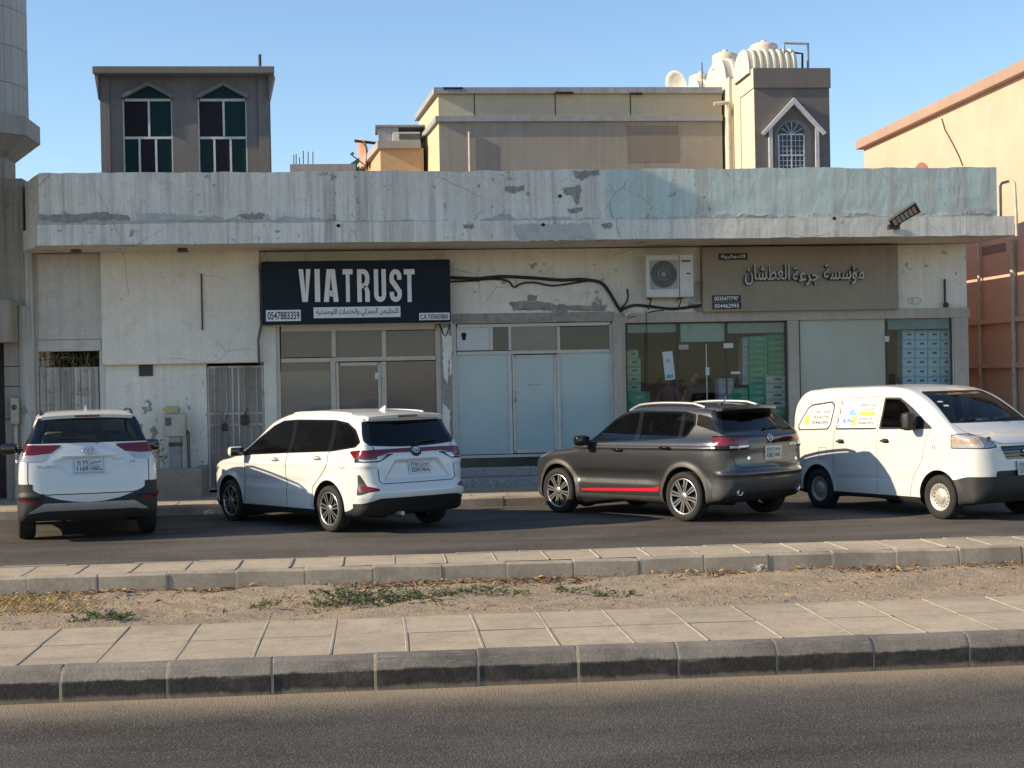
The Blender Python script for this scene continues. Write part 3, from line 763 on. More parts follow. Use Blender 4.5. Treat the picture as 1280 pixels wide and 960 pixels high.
# ================================================================ THE SHOP BUILDING
def plaster(name, c, stain=(.30, .25, .19), streak=.5, patch=0.0, green_x=None, crack=.6, low=.0, stain_amt=.5, chip=0.0):
    m, n, p = new_mat(name); v = n.coord()
    big = n.noise(.55, 6, .68, v); mid = n.noise(3.4, 6, .7, v); fine = n.noise(34, 5, .7, v)
    col = n.ramp(big, [(.3, tuple(k*.84 for k in c)), (.7, tuple(min(.9, k*1.07) for k in c))])
    if green_x is not None:                               # the right part was painted over in pale green
        sep = n.new('ShaderNodeSeparateXYZ'); n.l.new(n.new('ShaderNodeNewGeometry').outputs['Position'], sep.inputs[0])
        x = n.math('ADD', sep.outputs[0], n.math('MULTIPLY', n.math('SUBTRACT', mid, .5), .06))
        f = n.ramp(n.math('ADD', n.math('MULTIPLY', n.math('SUBTRACT', x, green_x), 12), .5), [(0, 0), (1, 1)])
        fz = n.ramp(n.math('MULTIPLY', n.math('ADD', sep.outputs[2], n.math('MULTIPLY', mid, .09)), .1), [(.4745, 0), (.4765, 1)])
        col = n.mix(n.math('MULTIPLY', f, fz), col, (.55, .64, .585))
    sv = n.coord((5.0, 5.0, .22)); st = n.noise(1.7, 6, .72, sv)
    msk = n.ramp(n.noise(.45, 4, .6, n.coord((1, 1, .5))), [(.32, .3), (.58, 1.0)])
    col = n.mix(n.math('MULTIPLY', msk, n.ramp(st, [(.43, 0), (.66, streak)])), col, stain)
    if chip: col = n.mix(n.math('MULTIPLY', n.ramp(n.noise(7.5, 6, .6, v, .2), [(.635, 0), (.65, chip)]), n.ramp(n.noise(.7, 3, .5, v), [(.47, 0), (.56, 1)])), col, (.27, .25, .22))
    st2 = n.noise(6.0, 4, .7, n.coord((3.0, 3.0, .12)), .4)
    col = n.mix(n.ramp(st2, [(.58, 0), (.72, streak*.55)]), col, tuple(k*.62 for k in c))
    col = n.mix(n.ramp(mid, [(.54, 0), (.78, stain_amt)]), col, stain)
    if patch:
        pt = n.noise(1.15, 7, .62, v, .3); col = n.mix(n.ramp(pt, [(.66-patch*.06, 0), (.68-patch*.06, .9)]), col, (.25, .235, .215))
    if crack:
        vo = n.new('ShaderNodeTexVoronoi', feature='DISTANCE_TO_EDGE'); vo.inputs['Scale'].default_value = .9
        dv = n.new('ShaderNodeMix', data_type='VECTOR'); dv.inputs[0].default_value = .12; n.l.new(v, dv.inputs[4])
        nz = n.new('ShaderNodeTexNoise'); nz.inputs['Scale'].default_value = 2.5; nz.inputs['Detail'].default_value = 6; n.l.new(v, nz.inputs['Vector']); n.l.new(nz.outputs['Color'], dv.inputs[5]); n.l.new(dv.outputs[1], vo.inputs['Vector'])
        ck = n.math('MULTIPLY', n.ramp(vo.outputs['Distance'], [(0, 1), (.006, 0)]), n.ramp(n.noise(.8, 3, .5, v), [(.5, 0), (.62, crack)]))
        col = n.mix(ck, col, (.12, .105, .09))
    col = n.mix(1.0, col, n.ramp(fine, [(.25, .86), (.7, 1.05)]), 'MULTIPLY')
    n.l.new(col, p.inputs['Base Color']); p.inputs['Roughness'].default_value = .9
    h = n.math('ADD', n.math('MULTIPLY', mid, .5), n.math('ADD', n.math('MULTIPLY', fine, .5), n.math('MULTIPLY', st, .5)))
    n.l.new(n.bump(h, .4, .012), p.inputs['Normal']); return m
GX = onY(757, 240, YC)[0]
PARA = plaster('parapet_paint', (.78, .735, .64), (.40, .355, .29), .85, 0, GX, .7, chip=.85)
WALL = plaster('wall_plaster', (.79, .745, .65), (.46, .40, .32), .28, .3, None, .7, chip=.8)
WALL2 = plaster('upper_wall_plaster', (.79, .745, .65), (.46, .40, .32), .22, 0, None, .5, chip=.5)
GREYW = plaster('grey_render', (.62, .59, .53), (.30, .265, .22), .3, 0, None, .3)
BARE = mat('bare_cement', (.31, .29, .255), .95, var=.35, vscale=9, bump=.5, bscale=50)
BAREL = mat('patched_cement', (.49, .475, .44), .95, var=.2, vscale=5, bump=.3, bscale=60)
DARKHOLE = mat('dark_hole', (.02, .018, .016), .95)
MARBLE = plaster('pier_marble', (.48, .42, .35), (.27, .20, .155), .45, 0, None, .5)
ALU_T = mat('tan_frame_metal', (.50, .44, .35), .5, .1, var=.12)
ALU_G = mat('grey_frame_metal', (.52, .49, .44), .5, .1, var=.15)
def fq(px0, px1, py0, py1, Y=None):
    Y = Y or YF; ym, xm = (py0+py1)/2, (px0+px1)/2
    return onY(px0, ym, Y)[0], onY(px1, ym, Y)[0], onY(xm, py1, Y)[1], onY(xm, py0, Y)[1]
def fbox(mb, px0, px1, py0, py1, y0, y1, mi=0, Y=None, zmin=None):
    a, b, c, d = fq(px0, px1, py0, py1, Y)
    if zmin is not None: c = zmin
    return mb.box(a, b, y0, y1, c, d, mi)
shop = thing('shop_building', 'long single-storey shop building with a peeling white and pale green parapet', 'building', (FX(640), YF, ZS))
XL, XR = FX(44, 420), FX(1209, 400)
ZC = FZ(312, 600)                                         # underside of the canopy
def holes_wall(mb, x0, x1, z0, z1, y0, y1, holes, mi=0):
    xs = sorted({x0, x1, *[h[0] for h in holes], *[h[1] for h in holes]}); zs_ = sorted({z0, z1, *[h[2] for h in holes], *[h[3] for h in holes]})
    xs = [x for x in xs if x0 <= x <= x1]; zs_ = [z for z in zs_ if z0 <= z <= z1]
    def hole(a, b): return any(h[0] < a < h[1] and h[2] < b < h[3] for h in holes)
    for i in range(len(xs)-1):
        for j in range(len(zs_)-1):
            a, b, c, d = xs[i], xs[i+1], zs_[j], zs_[j+1]
            if hole((a+b)/2, (c+d)/2): continue
            mb.add([(a, y0, c), (b, y0, c), (b, y0, d), (a, y0, d)], [(0, 1, 2, 3)], mi); mb.add([(a, y1, c), (b, y1, c), (b, y1, d), (a, y1, d)], [(3, 2, 1, 0)], mi)
    for (a, b, c, d) in holes:
        mb.add([(a, y0, c), (a, y1, c), (a, y1, d), (a, y0, d)], [(0, 1, 2, 3)], mi); mb.add([(b, y0, c), (b, y1, c), (b, y1, d), (b, y0, d)], [(3, 2, 1, 0)], mi)
        mb.add([(a, y0, d), (b, y0, d), (b, y1, d), (a, y1, d)], [(0, 1, 2, 3)], mi)
def hq(px0, px1, py0, py1=None):
    a, b, c, d = fq(px0, px1, py0, py1 or 600); return (a, b, ZS-.02 if py1 is None else c, d)
H_G1 = hq(48, 126, 439); H_G2 = hq(259, 331, 453); H_S1 = hq(346, 551, 406); H_S2 = hq(568, 768, 403); H_S3 = hq(783, 986, 401); H_S4 = hq(1000, 1192, 394)
H_P = hq(47, 128, 318, 425)
m = MB(); holes_wall(m, XL, XR, ZS-.05, ZC, YF, YF+.24, [H_G1, H_G2, H_S1, H_S2, H_S3, H_S4])
m.build('wall', WALL, shop)
# body of the building: sides, back, roof, and one room behind each opening
m = MB(); m.box(XL, XL+.2, YF+.245, 36, ZS-.1, ZC); m.box(XR-.2, XR, YF+.245, 36, ZS-.1, ZC); m.box(XL, XR, 36.005, 36.2, ZS-.1, ZC); m.build('side_and_back_wall', WALL2, shop)
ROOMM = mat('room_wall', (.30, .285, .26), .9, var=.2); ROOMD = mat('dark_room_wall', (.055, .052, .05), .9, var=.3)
def room(h, y1, m_, name='shop_room', px=.12):
    k = MB(); a, b, c, d = h; a -= px; b += px; d += .15; y0 = YF+.243
    k.add([(a, y0, c), (b, y0, c), (b, y0, d), (a, y0, d), (a, y1, c), (b, y1, c), (b, y1, d), (a, y1, d)], [(4, 5, 6, 7), (0, 4, 7, 3), (1, 2, 6, 5), (3, 7, 6, 2), (0, 1, 5, 4)], 0)
    return k.build(name, m_, shop)
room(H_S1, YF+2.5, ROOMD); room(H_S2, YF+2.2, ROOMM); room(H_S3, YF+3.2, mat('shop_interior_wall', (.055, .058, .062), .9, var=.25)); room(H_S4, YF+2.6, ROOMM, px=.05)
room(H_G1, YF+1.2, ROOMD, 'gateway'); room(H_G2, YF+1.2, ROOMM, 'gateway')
# canopy slab and parapet
zc0 = onY(600, 301, YC)[1]; zf1 = onY(640, 277, YC)[1]; zp1 = onY(640, 212.5, YC)[1]
xa = onY(46, 250, YC)[0]; xb = onY(1247, 240, YC)[0]; xs_ = onY(1268, 285, YC)[0]
xch = onY(28, 270, YC+1.1)[0]
def rough_strip(name, path, z0, z1, m_, jz=.012, jn=.008, step=.09, thick=.16, seed=1, rows=5):
    """wall strip following a plan path (front face), with uneven face and top edge"""
    q = resample(path, step); r = np.random.RandomState(seed); n = len(q); T = np.gradient(q, axis=0); T /= np.linalg.norm(T, axis=1, keepdims=True); Nn = np.stack([T[:, 1], -T[:, 0]], 1)
    zz = np.linspace(z0, z1, rows); k = MB(); vs = []
    nz = lambda s: np.convolve(r.randn(n+20), np.ones(s)/s, 'same')[10:10+n]*math.sqrt(s)
    top = nz(3)*jz*.5+nz(11)*jz*.5; bot = nz(3)*jz*.4
    for j, z in enumerate(zz):
        d = nz(5)*jn*.5
        for i in range(n): vs.append((q[i, 0]+Nn[i, 0]*d[i], q[i, 1]+Nn[i, 1]*d[i], z+(top[i] if j == rows-1 else bot[i] if j == 0 else 0)))
    for i in range(n): vs.append((q[i, 0]-Nn[i, 0]*thick, q[i, 1]-Nn[i, 1]*thick, z1+top[i]+.0))
    for i in range(n): vs.append((q[i, 0]-Nn[i, 0]*thick, q[i, 1]-Nn[i, 1]*thick, z0))
    R_ = rows+2
    k.add(vs, [(j*n+i, j*n+i+1, (j+1)*n+i+1, (j+1)*n+i) for j in range(R_-1) for i in range(n-1)]+[((R_-1)*n+i, (R_-1)*n+i+1, i+1, i) for i in range(n-1)]+[[j*n for j in range(R_)], [j*n+n-1 for j in range(R_)][::-1]], 0)
    return k.build(name, m_, shop)
rough_strip('parapet', [(xch+.05, 33.0), (xch+.05, YC+1.12), (xa+.03, YC+.03), (xb, YC+.03), (xb, 33.0)], zf1-.005, zp1, PARA, .012, .004, seed=3, rows=6)
rough_strip('canopy_fascia', [(xch, YF+.2), (xch, YC+1.1), (xa, YC), (xs_, YC), (xs_, YF+.2)], zc0, zf1+.02, PARA, .009, .004, seed=5, rows=3, thick=.12)
LEDGE = plaster('broken_render_ledge', (.50, .48, .44), (.26, .24, .21), .6, .5, None, .8, 0, .9)
for i, (p0, p1) in enumerate(((50, 560), (600, 752), (770, 1000), (1015, 1240))):
    q0, q1 = onY(p0, 275, YC)[0], onY(p1, 275, YC)[0]; rough_strip('broken_ledge', [(q0, YC+.008), (q1, YC+.008)], zf1-.01, zf1+.075, LEDGE, .05, .006, .06, .05, 40+i, 3)
m = MB(); m.prism([(xch+.08, YF+.3), (xch+.08, YC+1.15), (xa+.05, YC+.08), (xs_-.08, YC+.08), (xs_-.08, YF+.3)], 'z', zc0+.004, zf1-.01); m.build('canopy_slab', plaster('soffit_paint', (.74, .67, .56), (.36, .29, .21), .1, .2, None, .3), shop)
m = MB(); m.box(XL, xb-.1, YF+.30, 33.0, ZC+.01, ZC+.25); m.build('roof', GREYW, shop)
# plaster zones of the wall
m = MB(); fbox(m, 128, 326, 309, 455, YF-.15, YF-.002); bevelled(m.build('plaster_box', WALL2, shop), .02, 2)
m = MB(); fbox(m, 47, 127, 425, 439, YF-.03, YF-.002); bevelled(m.build('lintel', GREYW, shop), .01)
m = MB(); fbox(m, 47, 127.5, 317, 424.5, YF-.035, YF-.002); bevelled(m.build('blocked_window', GREYW, shop), .03, 3)
m = MB(); fbox(m, 28, 46, 316, 600, YF-.22, YF+.2, zmin=ZS-.05); bevelled(m.build('end_pilaster', plaster('pilaster_paint', (.54, .52, .47), (.22, .19, .16), .8, .5, None, .6), shop), .015)
m = MB(); fbox(m, 126, 132, 439, 600, YF-.02, YF+.1, zmin=ZS-.05); m.build('gate_jamb', GREYW, shop)
m = MB(); fbox(m, 566, 768, 391, 402.5, YF-.025, YF-.002); m.build('lintel', BARE, shop)
# stone-clad piers and header of the two right-hand shops
for (a, b, c, d) in ((767, 782.5, 404, 600), (986, 999.5, 402, 600), (1193, 1211, 394, 600)):
    m = MB(); fbox(m, a, b, c, d, YF-.035, YF-.002, zmin=ZS-.02); bevelled(m.build('pier', MARBLE, shop), .006)
a, b, _, _ = fq(767, 1211, 390, 400); m = MB(); zt = FZ(388, 990); zb = FZ(400.5, 990)
m.box(a, b, YF-.045, YF-.004, zb, zt); bevelled(m.build('stone_header', MARBLE, shop), .006)
# broken pier between the first two shops, with torn cladding
def blob(pts, Y, m_, name, parent, off=.004, jit=.018, seed=0, thick=None):
    r = random.Random(seed); q = resample([onY(px, py, Y) for px, py in pts], .03, True)[:-1]; k = MB(); n = len(q)
    q = [(p[0]+r.uniform(-jit, jit), p[1]+r.uniform(-jit, jit)) for p in q]
    c = np.mean(q, 0); t = thick or off
    k.add([(p[0], Y-t, p[1]) for p in q]+[(c[0], Y-t*1.15, c[1])]+[(p[0], Y+.001, p[1]) for p in q], [(i, (i+1) % n, n) for i in range(n)]+[(i, n+1+i, n+1+(i+1) % n, (i+1) % n) for i in range(n)])
    return k.build(name, m_, parent)
m = MB(); fbox(m, 551.5, 566, 405, 600, YF-.03, YF-.002, zmin=ZS-.02); bevelled(m.build('broken_pier', BARE, shop), .012)
for i, pts in enumerate([[(553, 410), (560, 409), (562, 440), (559, 482), (554, 470)], [(554, 505), (562, 512), (563, 560), (556, 580), (552, 540)], [(561, 420), (565, 420), (564, 470), (562, 470)]]):
    blob(pts, YF-.031, WALL, 'torn_render', shop, .012, .012, i)
for i, (pts, Y, mm) in enumerate([
    ([(630, 234), (655, 232), (657, 237), (640, 241), (632, 239)], YC+.022, BARE), ([(703, 236), (722, 231), (727, 234), (724, 252), (720, 257), (716, 244), (706, 242)], YC+.022, BARE),
    ([(716, 214), (750, 213), (748, 219), (735, 220), (728, 226), (719, 222)], YC+.022, BARE), ([(48, 269), (130, 266), (160, 270), (162, 276), (110, 278), (50, 279)], YC+.022, BARE),
    ([(170, 268), (205, 267), (260, 271), (262, 275), (172, 275)], YC+.022, BAREL), ([(710, 262), (728, 259), (727, 264), (712, 266)], YC+.022, BARE),
    ([(640, 281), (738, 279), (745, 299), (648, 301)], YC-.004, BAREL), ([(578, 281), (592, 280), (593, 285), (580, 286)], YC-.004, BARE), ([(752, 279), (767, 278), (766, 285), (754, 285)], YC-.004, BARE),
    ([(1010, 268), (1060, 266), (1062, 272), (1012, 274)], YC+.022, BAREL), ([(1185, 262), (1240, 260), (1241, 267), (1187, 268)], YC+.022, BAREL), ([(300, 268), (330, 266), (328, 274), (303, 275)], YC+.022, BARE),
    ([(637, 378), (665, 376), (700, 381), (745, 384), (760, 382), (758, 388), (700, 388), (640, 387)], YF-.001, BARE), ([(660, 368), (672, 370), (668, 378), (660, 376)], YF-.001, BARE),
    ([(868, 352), (880, 351), (880, 376), (860, 380)], YF-.001, BAREL)]):
    blob(pts, Y, mm, 'bare_patch', shop, .003, .020, 20+i)
# holes and chips
for i, (px, py) in enumerate([(679, 281), (423, 282), (1043, 273), (700, 245)]):
    m = MB(); x, z = onY(px, py, YC-.012); m.disc((x, YC-.014, z), .035, 'y', 9, 0, .03); m.build('drain_hole', DARKHOLE, shop)
# entrances: low pipes and rods on the wall
ROD = mat('rusty_rod', (.085, .065, .05), .8, .2, var=.4)
PIPEW = mat('old_white_pipe', (.50, .455, .38), .6, var=.25)
x, z = F(253, 343); _, z2 = F(253, 413); m = MB(); m.tube([(x, YF-.17, z2), (x, YF-.17, z)], .014, 6); m.build('iron_rod', ROD, shop)
m = MB(); m.tube([(*F(328, 404)[:1], YF-.19, F(328, 404)[1]), (F(324, 425)[0], YF-.19, F(324, 425)[1]), (F(325, 452)[0], YF-.19, F(325, 452)[1]), (F(329, 456)[0], YF-.17, F(329, 456)[1])], .022, 8); m.build('conduit', mat('grey_conduit', (.12, .11, .10), .7, var=.3), shop)
for px in (95, 228):
    x, z = onY(px, 307, YF-.75); m = MB(); m.lathe([(.085, .0), (.085, -.045), (.10, -.05), (.10, -.065), (.06, -.07), (.001, -.072)], (x, YF-.75, zc0+.004), 'z', 20); m.build('soffit_lamp', mat('rusty_lamp_ring', (.20, .14, .10), .6, .4, var=.4), shop)
# right end: conduit that bends over the slab and runs down its edge
xp, zp = onY(1266.5, 262, YC+.05); m = MB(); zt = onY(1262, 226, YC+.05)[1]; x0 = onY(1258, 226, YC+.05)[0]
m.tube([(x0, YC+.3, zf1-.2), (x0, YC+.3, zt-.06), (x0+.02, YC+.28, zt-.01), (x0+.06, YC+.2, zt), (xp-.04, YC+.05, zt), (xp, YC-.02, zt-.05), (xp+.02, YC-.03, zf1), (xp+.02, YC-.03, zc0-.02)], .026, 8); m.build('bent_conduit', PIPEW, shop)
x, z = F(1180, 382); m = MB(); m.tube([(x, YF-.05, F(1180, 349)[1]), (x, YF-.05, z)], .022, 8); m.lathe([(.03, .04), (.055, 0), (.045, -.05), (.001, -.06)], (x+.01, YF-.07, z+.02), 'z', 14); m.build('dead_lamp_bracket', ROD, shop)
x, z = F(1143, 376); m = MB(); m.tube([(x+.13*math.cos(a), YF-.006, z+.06*math.sin(a)) for a in np.linspace(0, 6.2, 24)], .008, 6); m.box(x-.05, x-.01, YF-.02, YF-.001, z-.035, z+.045); m.build('wall_socket', mat('socket_white', (.5, .48, .45), .5), shop)
# ---------------------------------------------------------------- gates
OLDP = plaster('gate_paint', (.56, .525, .465), (.13, .085, .055), .95, .7, None, .2, 0, .8, .9)
g1 = MB(); a, b, c, d = H_G1; ztop = FZ(459, 86)
g1.box(a, b, YF+.10, YF+.13, ztop-.05, ztop); gate = g1.build('gate_leaf', OLDP, shop)
rr = random.Random(8); n = 9; w = (b-a)/n
for i in range(n):
    k = MB(); x = a+w*i; k.prism([(x+.004, YF+.11), (x+.02, YF+.085), (x+w*.62, YF+.085), (x+w*.70, YF+.11), (x+w-.002, YF+.12), (x+w-.002, YF+.13), (x+.004, YF+.13)], 'z', ZS+.02+rr.uniform(0, .02), ztop-.01+rr.uniform(-.01, .02)); k.build('gate_plank', OLDP, gate)
k = MB()
for i in range(14): k.tube([(a+(b-a)*(i+.5)/14, YF+.12, ztop-.02), (a+(b-a)*(i+.5)/14, YF+.12, d-.0)], .006, 5)
k.tube([(a, YF+.12, (ztop+d)/2), (b, YF+.12, (ztop+d)/2)], .006, 5); k.build('gate_grille', ROD, gate)
a, b, c, d = H_G2; k = MB(); y0, y1 = YF+.05, YF+.09; zt = d-.06
for (x0, x1) in ((a+.005, (a+b)/2-.008), ((a+b)/2+.008, b-.005)):
    pass
k.box(a+.006, a+.045, y0, y1, ZS+.04, zt); k.box(b-.045, b-.006, y0, y1, ZS+.04, zt); k.box(a+.046, b-.046, y0, y1, zt-.04, zt); k.box(a+.046, b-.046, y0, y1, ZS+.04, ZS+.09)
for py in (517, 531): z = FZ(py, 294); k.box(a+.046, b-.046, y0+.004, y1-.004, z-.02, z+.02)
z1_, z2_ = FZ(565, 294), FZ(517, 294); k.box(a+.046, b-.046, y0+.01, y1-.008, z1_-.018, z1_+.018)
gate2 = k.build('metal_gate', OLDP, shop)
kk = MB(); kk.box(a+.046, b-.046, y1-.014, y1-.006, ZS+.09, zt-.04); kk.build('gate_sheet', plaster('gate_sheet_paint', (.36, .335, .30), (.18, .15, .12), .7, .3, None, .2), gate2)
for i in range(1, 9):
    x = a+.03+(b-a-.06)*i/9; kk = MB(); kk.box(x-(.014 if i in (4, 5) else .009), x+(.014 if i in (4, 5) else .009), y0-.012, y0+.006, ZS+.09, zt-.04); kk.build('gate_bar', OLDP, gate2)
for (px, py, s) in ((281, 533, 1.0), (306, 524, 1.3)):
    x, z = F(px, py); kk = MB(); kk.rbox(x-.05*s, x+.05*s, y0-.06, y0-.014, z-.08*s, z+.05*s, .02, 2); kk.tube([(x-.02, y0-.04, z+.02), (x+.03, y0-.06, z+.10*s), (x+.05, y0-.03, z+.20)], .012, 6); kk.build('lock', ROD, gate2)
m = MB(); fbox(m, 174, 191, 455.5, 470, YF-.03, YF+.02); vent = m.build('wall_vent', mat('dark_vent', (.03, .03, .032), .6), shop)
for i in range(4): kk = MB(); fbox(kk, 175, 190, 457+i*3.3, 458.6+i*3.3, YF-.045, YF-.031); kk.build('vent_slat', mat('dark_vent_slat', (.05, .05, .052), .5), vent)
# ---------------------------------------------------------------- shop 1: brown glass
BRG = mat('brown_film_glass', (.15, .122, .102), .06, var=.10, vscale=2.0, spec=.4)
CUR = mat('grey_curtain_glass', (.15, .15, .13), .07, var=.10, vscale=2, spec=.6)
s1 = MB(); Y0, Y1 = YF+.03, YF+.10
for (a, b, c, d) in ((346, 351, 406, 600), (546, 551, 406, 600), (351.2, 545.8, 406, 413), (351.2, 545.8, 446.5, 451.5)): fbox(s1, a, b, c, d, Y0, Y1, zmin=ZS-.01 if d == 600 else None)
for px in (417, 480): fbox(s1, px-2.6, px+2.6, 413.2, 446.3, Y0+.006, Y1-.004)
for px in (417.5, 481): fbox(s1, px-3, px+3, 451.8, 600, Y0+.006, Y1-.004, zmin=ZS)
fbox(s1, 351.3, 545.7, 590, 600, Y0+.01, Y1-.006, zmin=ZS)
f1 = s1.build('shopfront_frame', ALU_T, shop)
for (a, b, c, d, mm) in ((351, 414.5, 413, 446.5, BRG), (419.5, 477.5, 413, 446.5, BRG), (482.5, 546, 413, 446.5, BRG), (351, 414.5, 451.5, 464, BRG), (351, 414.5, 464, 590, CUR), (484, 546, 451.5, 590, BRG)):
    k = MB(); fbox(k, a, b, c, d, YF+.06, YF+.068); k.build('window_pane', mm, f1)
k = MB()
for (a, b, c, d) in ((421, 424.5, 453, 600), (473.5, 477.5, 453, 600), (424.7, 473.3, 453, 457)): fbox(k, a, b, c, d, Y0+.012, Y1-.012, zmin=ZS+.01 if d == 600 else None)
dr = k.build('shop_door', ALU_T, shop)
k = MB(); fbox(k, 424, 474, 457, 600, YF+.058, YF+.066, zmin=ZS+.02); k.build('door_pane', BRG, dr)
k = MB(); fbox(k, 468.5, 472.5, 466, 474, YF+.04, YF+.056); k.build('door_sticker', mat('sticker_white', (.6, .6, .58), .5), dr)
# ---------------------------------------------------------------- shop 2: pale blue film
BLU = mat('pale_blue_film_glass', (.38, .475, .47), .10, var=.07, vscale=1.3, spec=.35)
DKG = mat('dark_pane', (.045, .045, .045), .08, var=.15, vscale=2); GRG = mat('grey_pane', (.17, .16, .145), .12, var=.12, vscale=2); WHP = mat('white_board', (.56, .55, .52), .6, var=.06)
s2 = MB(); zb2 = FZ(571, 668); a2 = FX(568, 480)
for (a, b, c, d) in ((568, 571.5, 404, 571), (763.5, 768, 404, 571), (571.7, 763.3, 404, 408), (571.7, 763.3, 438, 442), (571.7, 763.3, 567.5, 571)): fbox(s2, a, b, c, d, Y0, Y1)
for px in (614.5, 637.5, 698.5): fbox(s2, px-1.7, px+1.7, 408.2, 437.8, Y0+.006, Y1-.004)
for px in (638.5, 699): fbox(s2, px-2.2, px+2.2, 442.2, 567.3, Y0+.006, Y1-.004)
f2 = s2.build('shopfront_frame', ALU_G, shop)
for (a, b, c, d, mm) in ((571, 613, 408, 438, WHP), (616, 636, 408, 438, DKG), (639, 697, 408, 438, GRG), (700, 764, 408, 438, DKG), (571, 637, 442, 568, BLU), (701, 764, 438, 568, BLU)):
    k = MB(); fbox(k, a, b, c, d, YF+.06, YF+.068); k.build('window_pane', mm, f2)
x, z = F(580, 419); k = MB(); k.disc((x, YF+.056, z), .05, 'y', 14); k.box(x-.03, x+.03, YF+.054, YF+.0575, z-.09, z-.02); k.build('pipe_hole', DARKHOLE, f2)
k = MB()
for (a, b, c, d) in ((641.5, 644.5, 443.5, 566), (693.5, 696.5, 443.5, 566), (644.6, 693.4, 443.5, 446.5), (644.6, 693.4, 562, 566)): fbox(k, a, b, c, d, Y0+.012, Y1-.012)
dr = k.build('shop_door', ALU_G, shop)
k = MB(); fbox(k, 644, 694, 446, 562.5, YF+.058, YF+.066); k.build('door_pane', BLU, dr)
x, z = F(644, 493); k = MB(); k.tube([(x, YF+.05, z-.12), (x, YF-.02, z-.12), (x, YF-.03, z), (x, YF-.02, z+.05), (x, YF+.05, z+.05)], .011, 6); k.disc((x+.07, YF+.054, z-.03), .035, 'y', 12); k.build('door_handle', CM['silver'], dr)
x, z = F(669, 481); k = MB(); put_text(k, arabic('سحب  ادفع'), (x, YF+.054, z), (1, 0, 0), (0, 0, 1), .22, .035, .01); k.build('door_lettering', CM['black'], dr)
DKT = mat('dark_green_tile', (.028, .05, .045), .25, var=.4, vscale=5)
m = MB(); fbox(m, 568.5, 767.5, 571.5, 582, YF-.02, YF+.12); m.build('plinth_tiles', DKT, shop)
GRANF = mat('speckled_terrazzo', (.33, .32, .30), .7, var=.55, vscale=30)
m = MB(); zs1, zs2 = FZ(582, 668), FZ(594, 668); m.box(FX(569, 580), FX(767, 580), YF-.10, YF+.10, zs2+.002, zs1-.004); m.box(FX(566, 590), FX(770, 590), YF-.42, YF-.0, ZS-.02, zs2); bevelled(m.build('entrance_step', GRANF, shop), .012)
# ---------------------------------------------------------------- shop 3 and 4: clear and frosted glass
CLR = glass('shop_glass', (.90, .95, .93), .01, .5); FRO = None
def frosted():
    m, n, p = new_mat('frosted_green_glass'); v = n.coord(); a = n.noise(.6, 3, .5, n.coord((1.4, 1, .35)))
    n.l.new(n.ramp(a, [(.3, (.27, .275, .225)), (.7, (.33, .385, .355))]), p.inputs['Base Color']); p.inputs['Roughness'].default_value = .14; p.inputs['Specular IOR Level'].default_value = .6; return m
FRO = frosted()
k = MB(); DK = mat('dark_glass_channel', (.06, .055, .05), .5, .3)
for (a, b, c, d) in ((783, 785, 401, 600), (983, 986, 401, 600), (785.2, 982.8, 401, 404)): fbox(k, a, b, c, d, Y0, Y0+.05, zmin=ZS if d == 600 else None)
for px in (848.5, 909.5): fbox(k, px-1.0, px+1.0, 404.2, 600, Y0+.01, Y0+.03, zmin=ZS)
f3 = k.build('shopfront_frame', DK, shop)
for (a, b) in ((785.3, 847.3), (849.7, 908.4), (910.7, 982.7)):
    k = MB(); fbox(k, a, b, 404, 600, YF+.046, YF+.054, zmin=ZS+.01); k.build('window_pane', CLR, f3)
BLN = mat('pale_blind', (.30, .32, .30), .8, var=.12)
for (a, b, c, d) in ((785.5, 848, 404, 415.5), (911, 982, 403, 416)): k = MB(); fbox(k, a, b, c, d, YF+.09, YF+.10); k.build('roller_blind', BLN, f3)
k = MB(); fbox(k, 852, 907, 403, 427, YF+.085, YF+.09); k.build('paper_banner', mat('faded_paper', (.36, .42, .40), .85, var=.15), f3)
k = MB(); x = FX(884, 470); k.box(x-.008, x+.008, YF+.04, YF+.06, ZS+.02, FZ(430, 884)); k.build('door_edge', CM['silver'], f3)
for (px, py) in ((855, 434), (911, 432)): k = MB(); fbox(k, px-6, px+6, py-3, py+3, Y0+.0, Y0+.02); k.build('door_hinge_patch', CM['silver'], f3)
x, z = F(907, 495); k = MB(); k.tube([(x, YF+.04, z-.5), (x, YF-.01, z-.5), (x, YF-.01, z+.06), (x, YF+.04, z+.06)], .014, 8); k.build('door_handle', CM['chrome'], f3)
k = MB()
for (a, b, c, d) in ((1000, 1002, 394, 600), (1190, 1192, 394, 600), (1002.2, 1189.8, 394, 397)): fbox(k, a, b, c, d, Y0, Y0+.05, zmin=ZS if d == 600 else None)
fbox(k, 1108.8, 1111.2, 397.2, 600, Y0+.004, Y0+.04, zmin=ZS)
f4 = k.build('shopfront_frame', DK, shop)
k = MB(); fbox(k, 1002.3, 1108.5, 397, 600, YF+.046, YF+.054, zmin=ZS+.01); k.build('frosted_pane', FRO, f4)
k = MB(); fbox(k, 1111.5, 1189.7, 397, 600, YF+.046, YF+.054, zmin=ZS+.01); k.build('window_pane', glass('bluish_shop_glass', (.82, .92, .95), .01, .5), f4)
k = MB(); fbox(k, 1112, 1189, 398, 411, YF+.09, YF+.10); k.build('roller_blind', BLN, f4)
x, z = F(1120, 483); k = MB(); k.tube([(x, YF+.04, z-.5), (x, YF-.01, z-.5), (x, YF-.01, z+.06), (x, YF+.04, z+.06)], .014, 8); k.build('door_handle', CM['chrome'], f4)
k = MB(); fbox(k, 1106, 1112, 420, 427, Y0-.01, Y0+.003); k.build('door_lock', CM['silver'], f4)
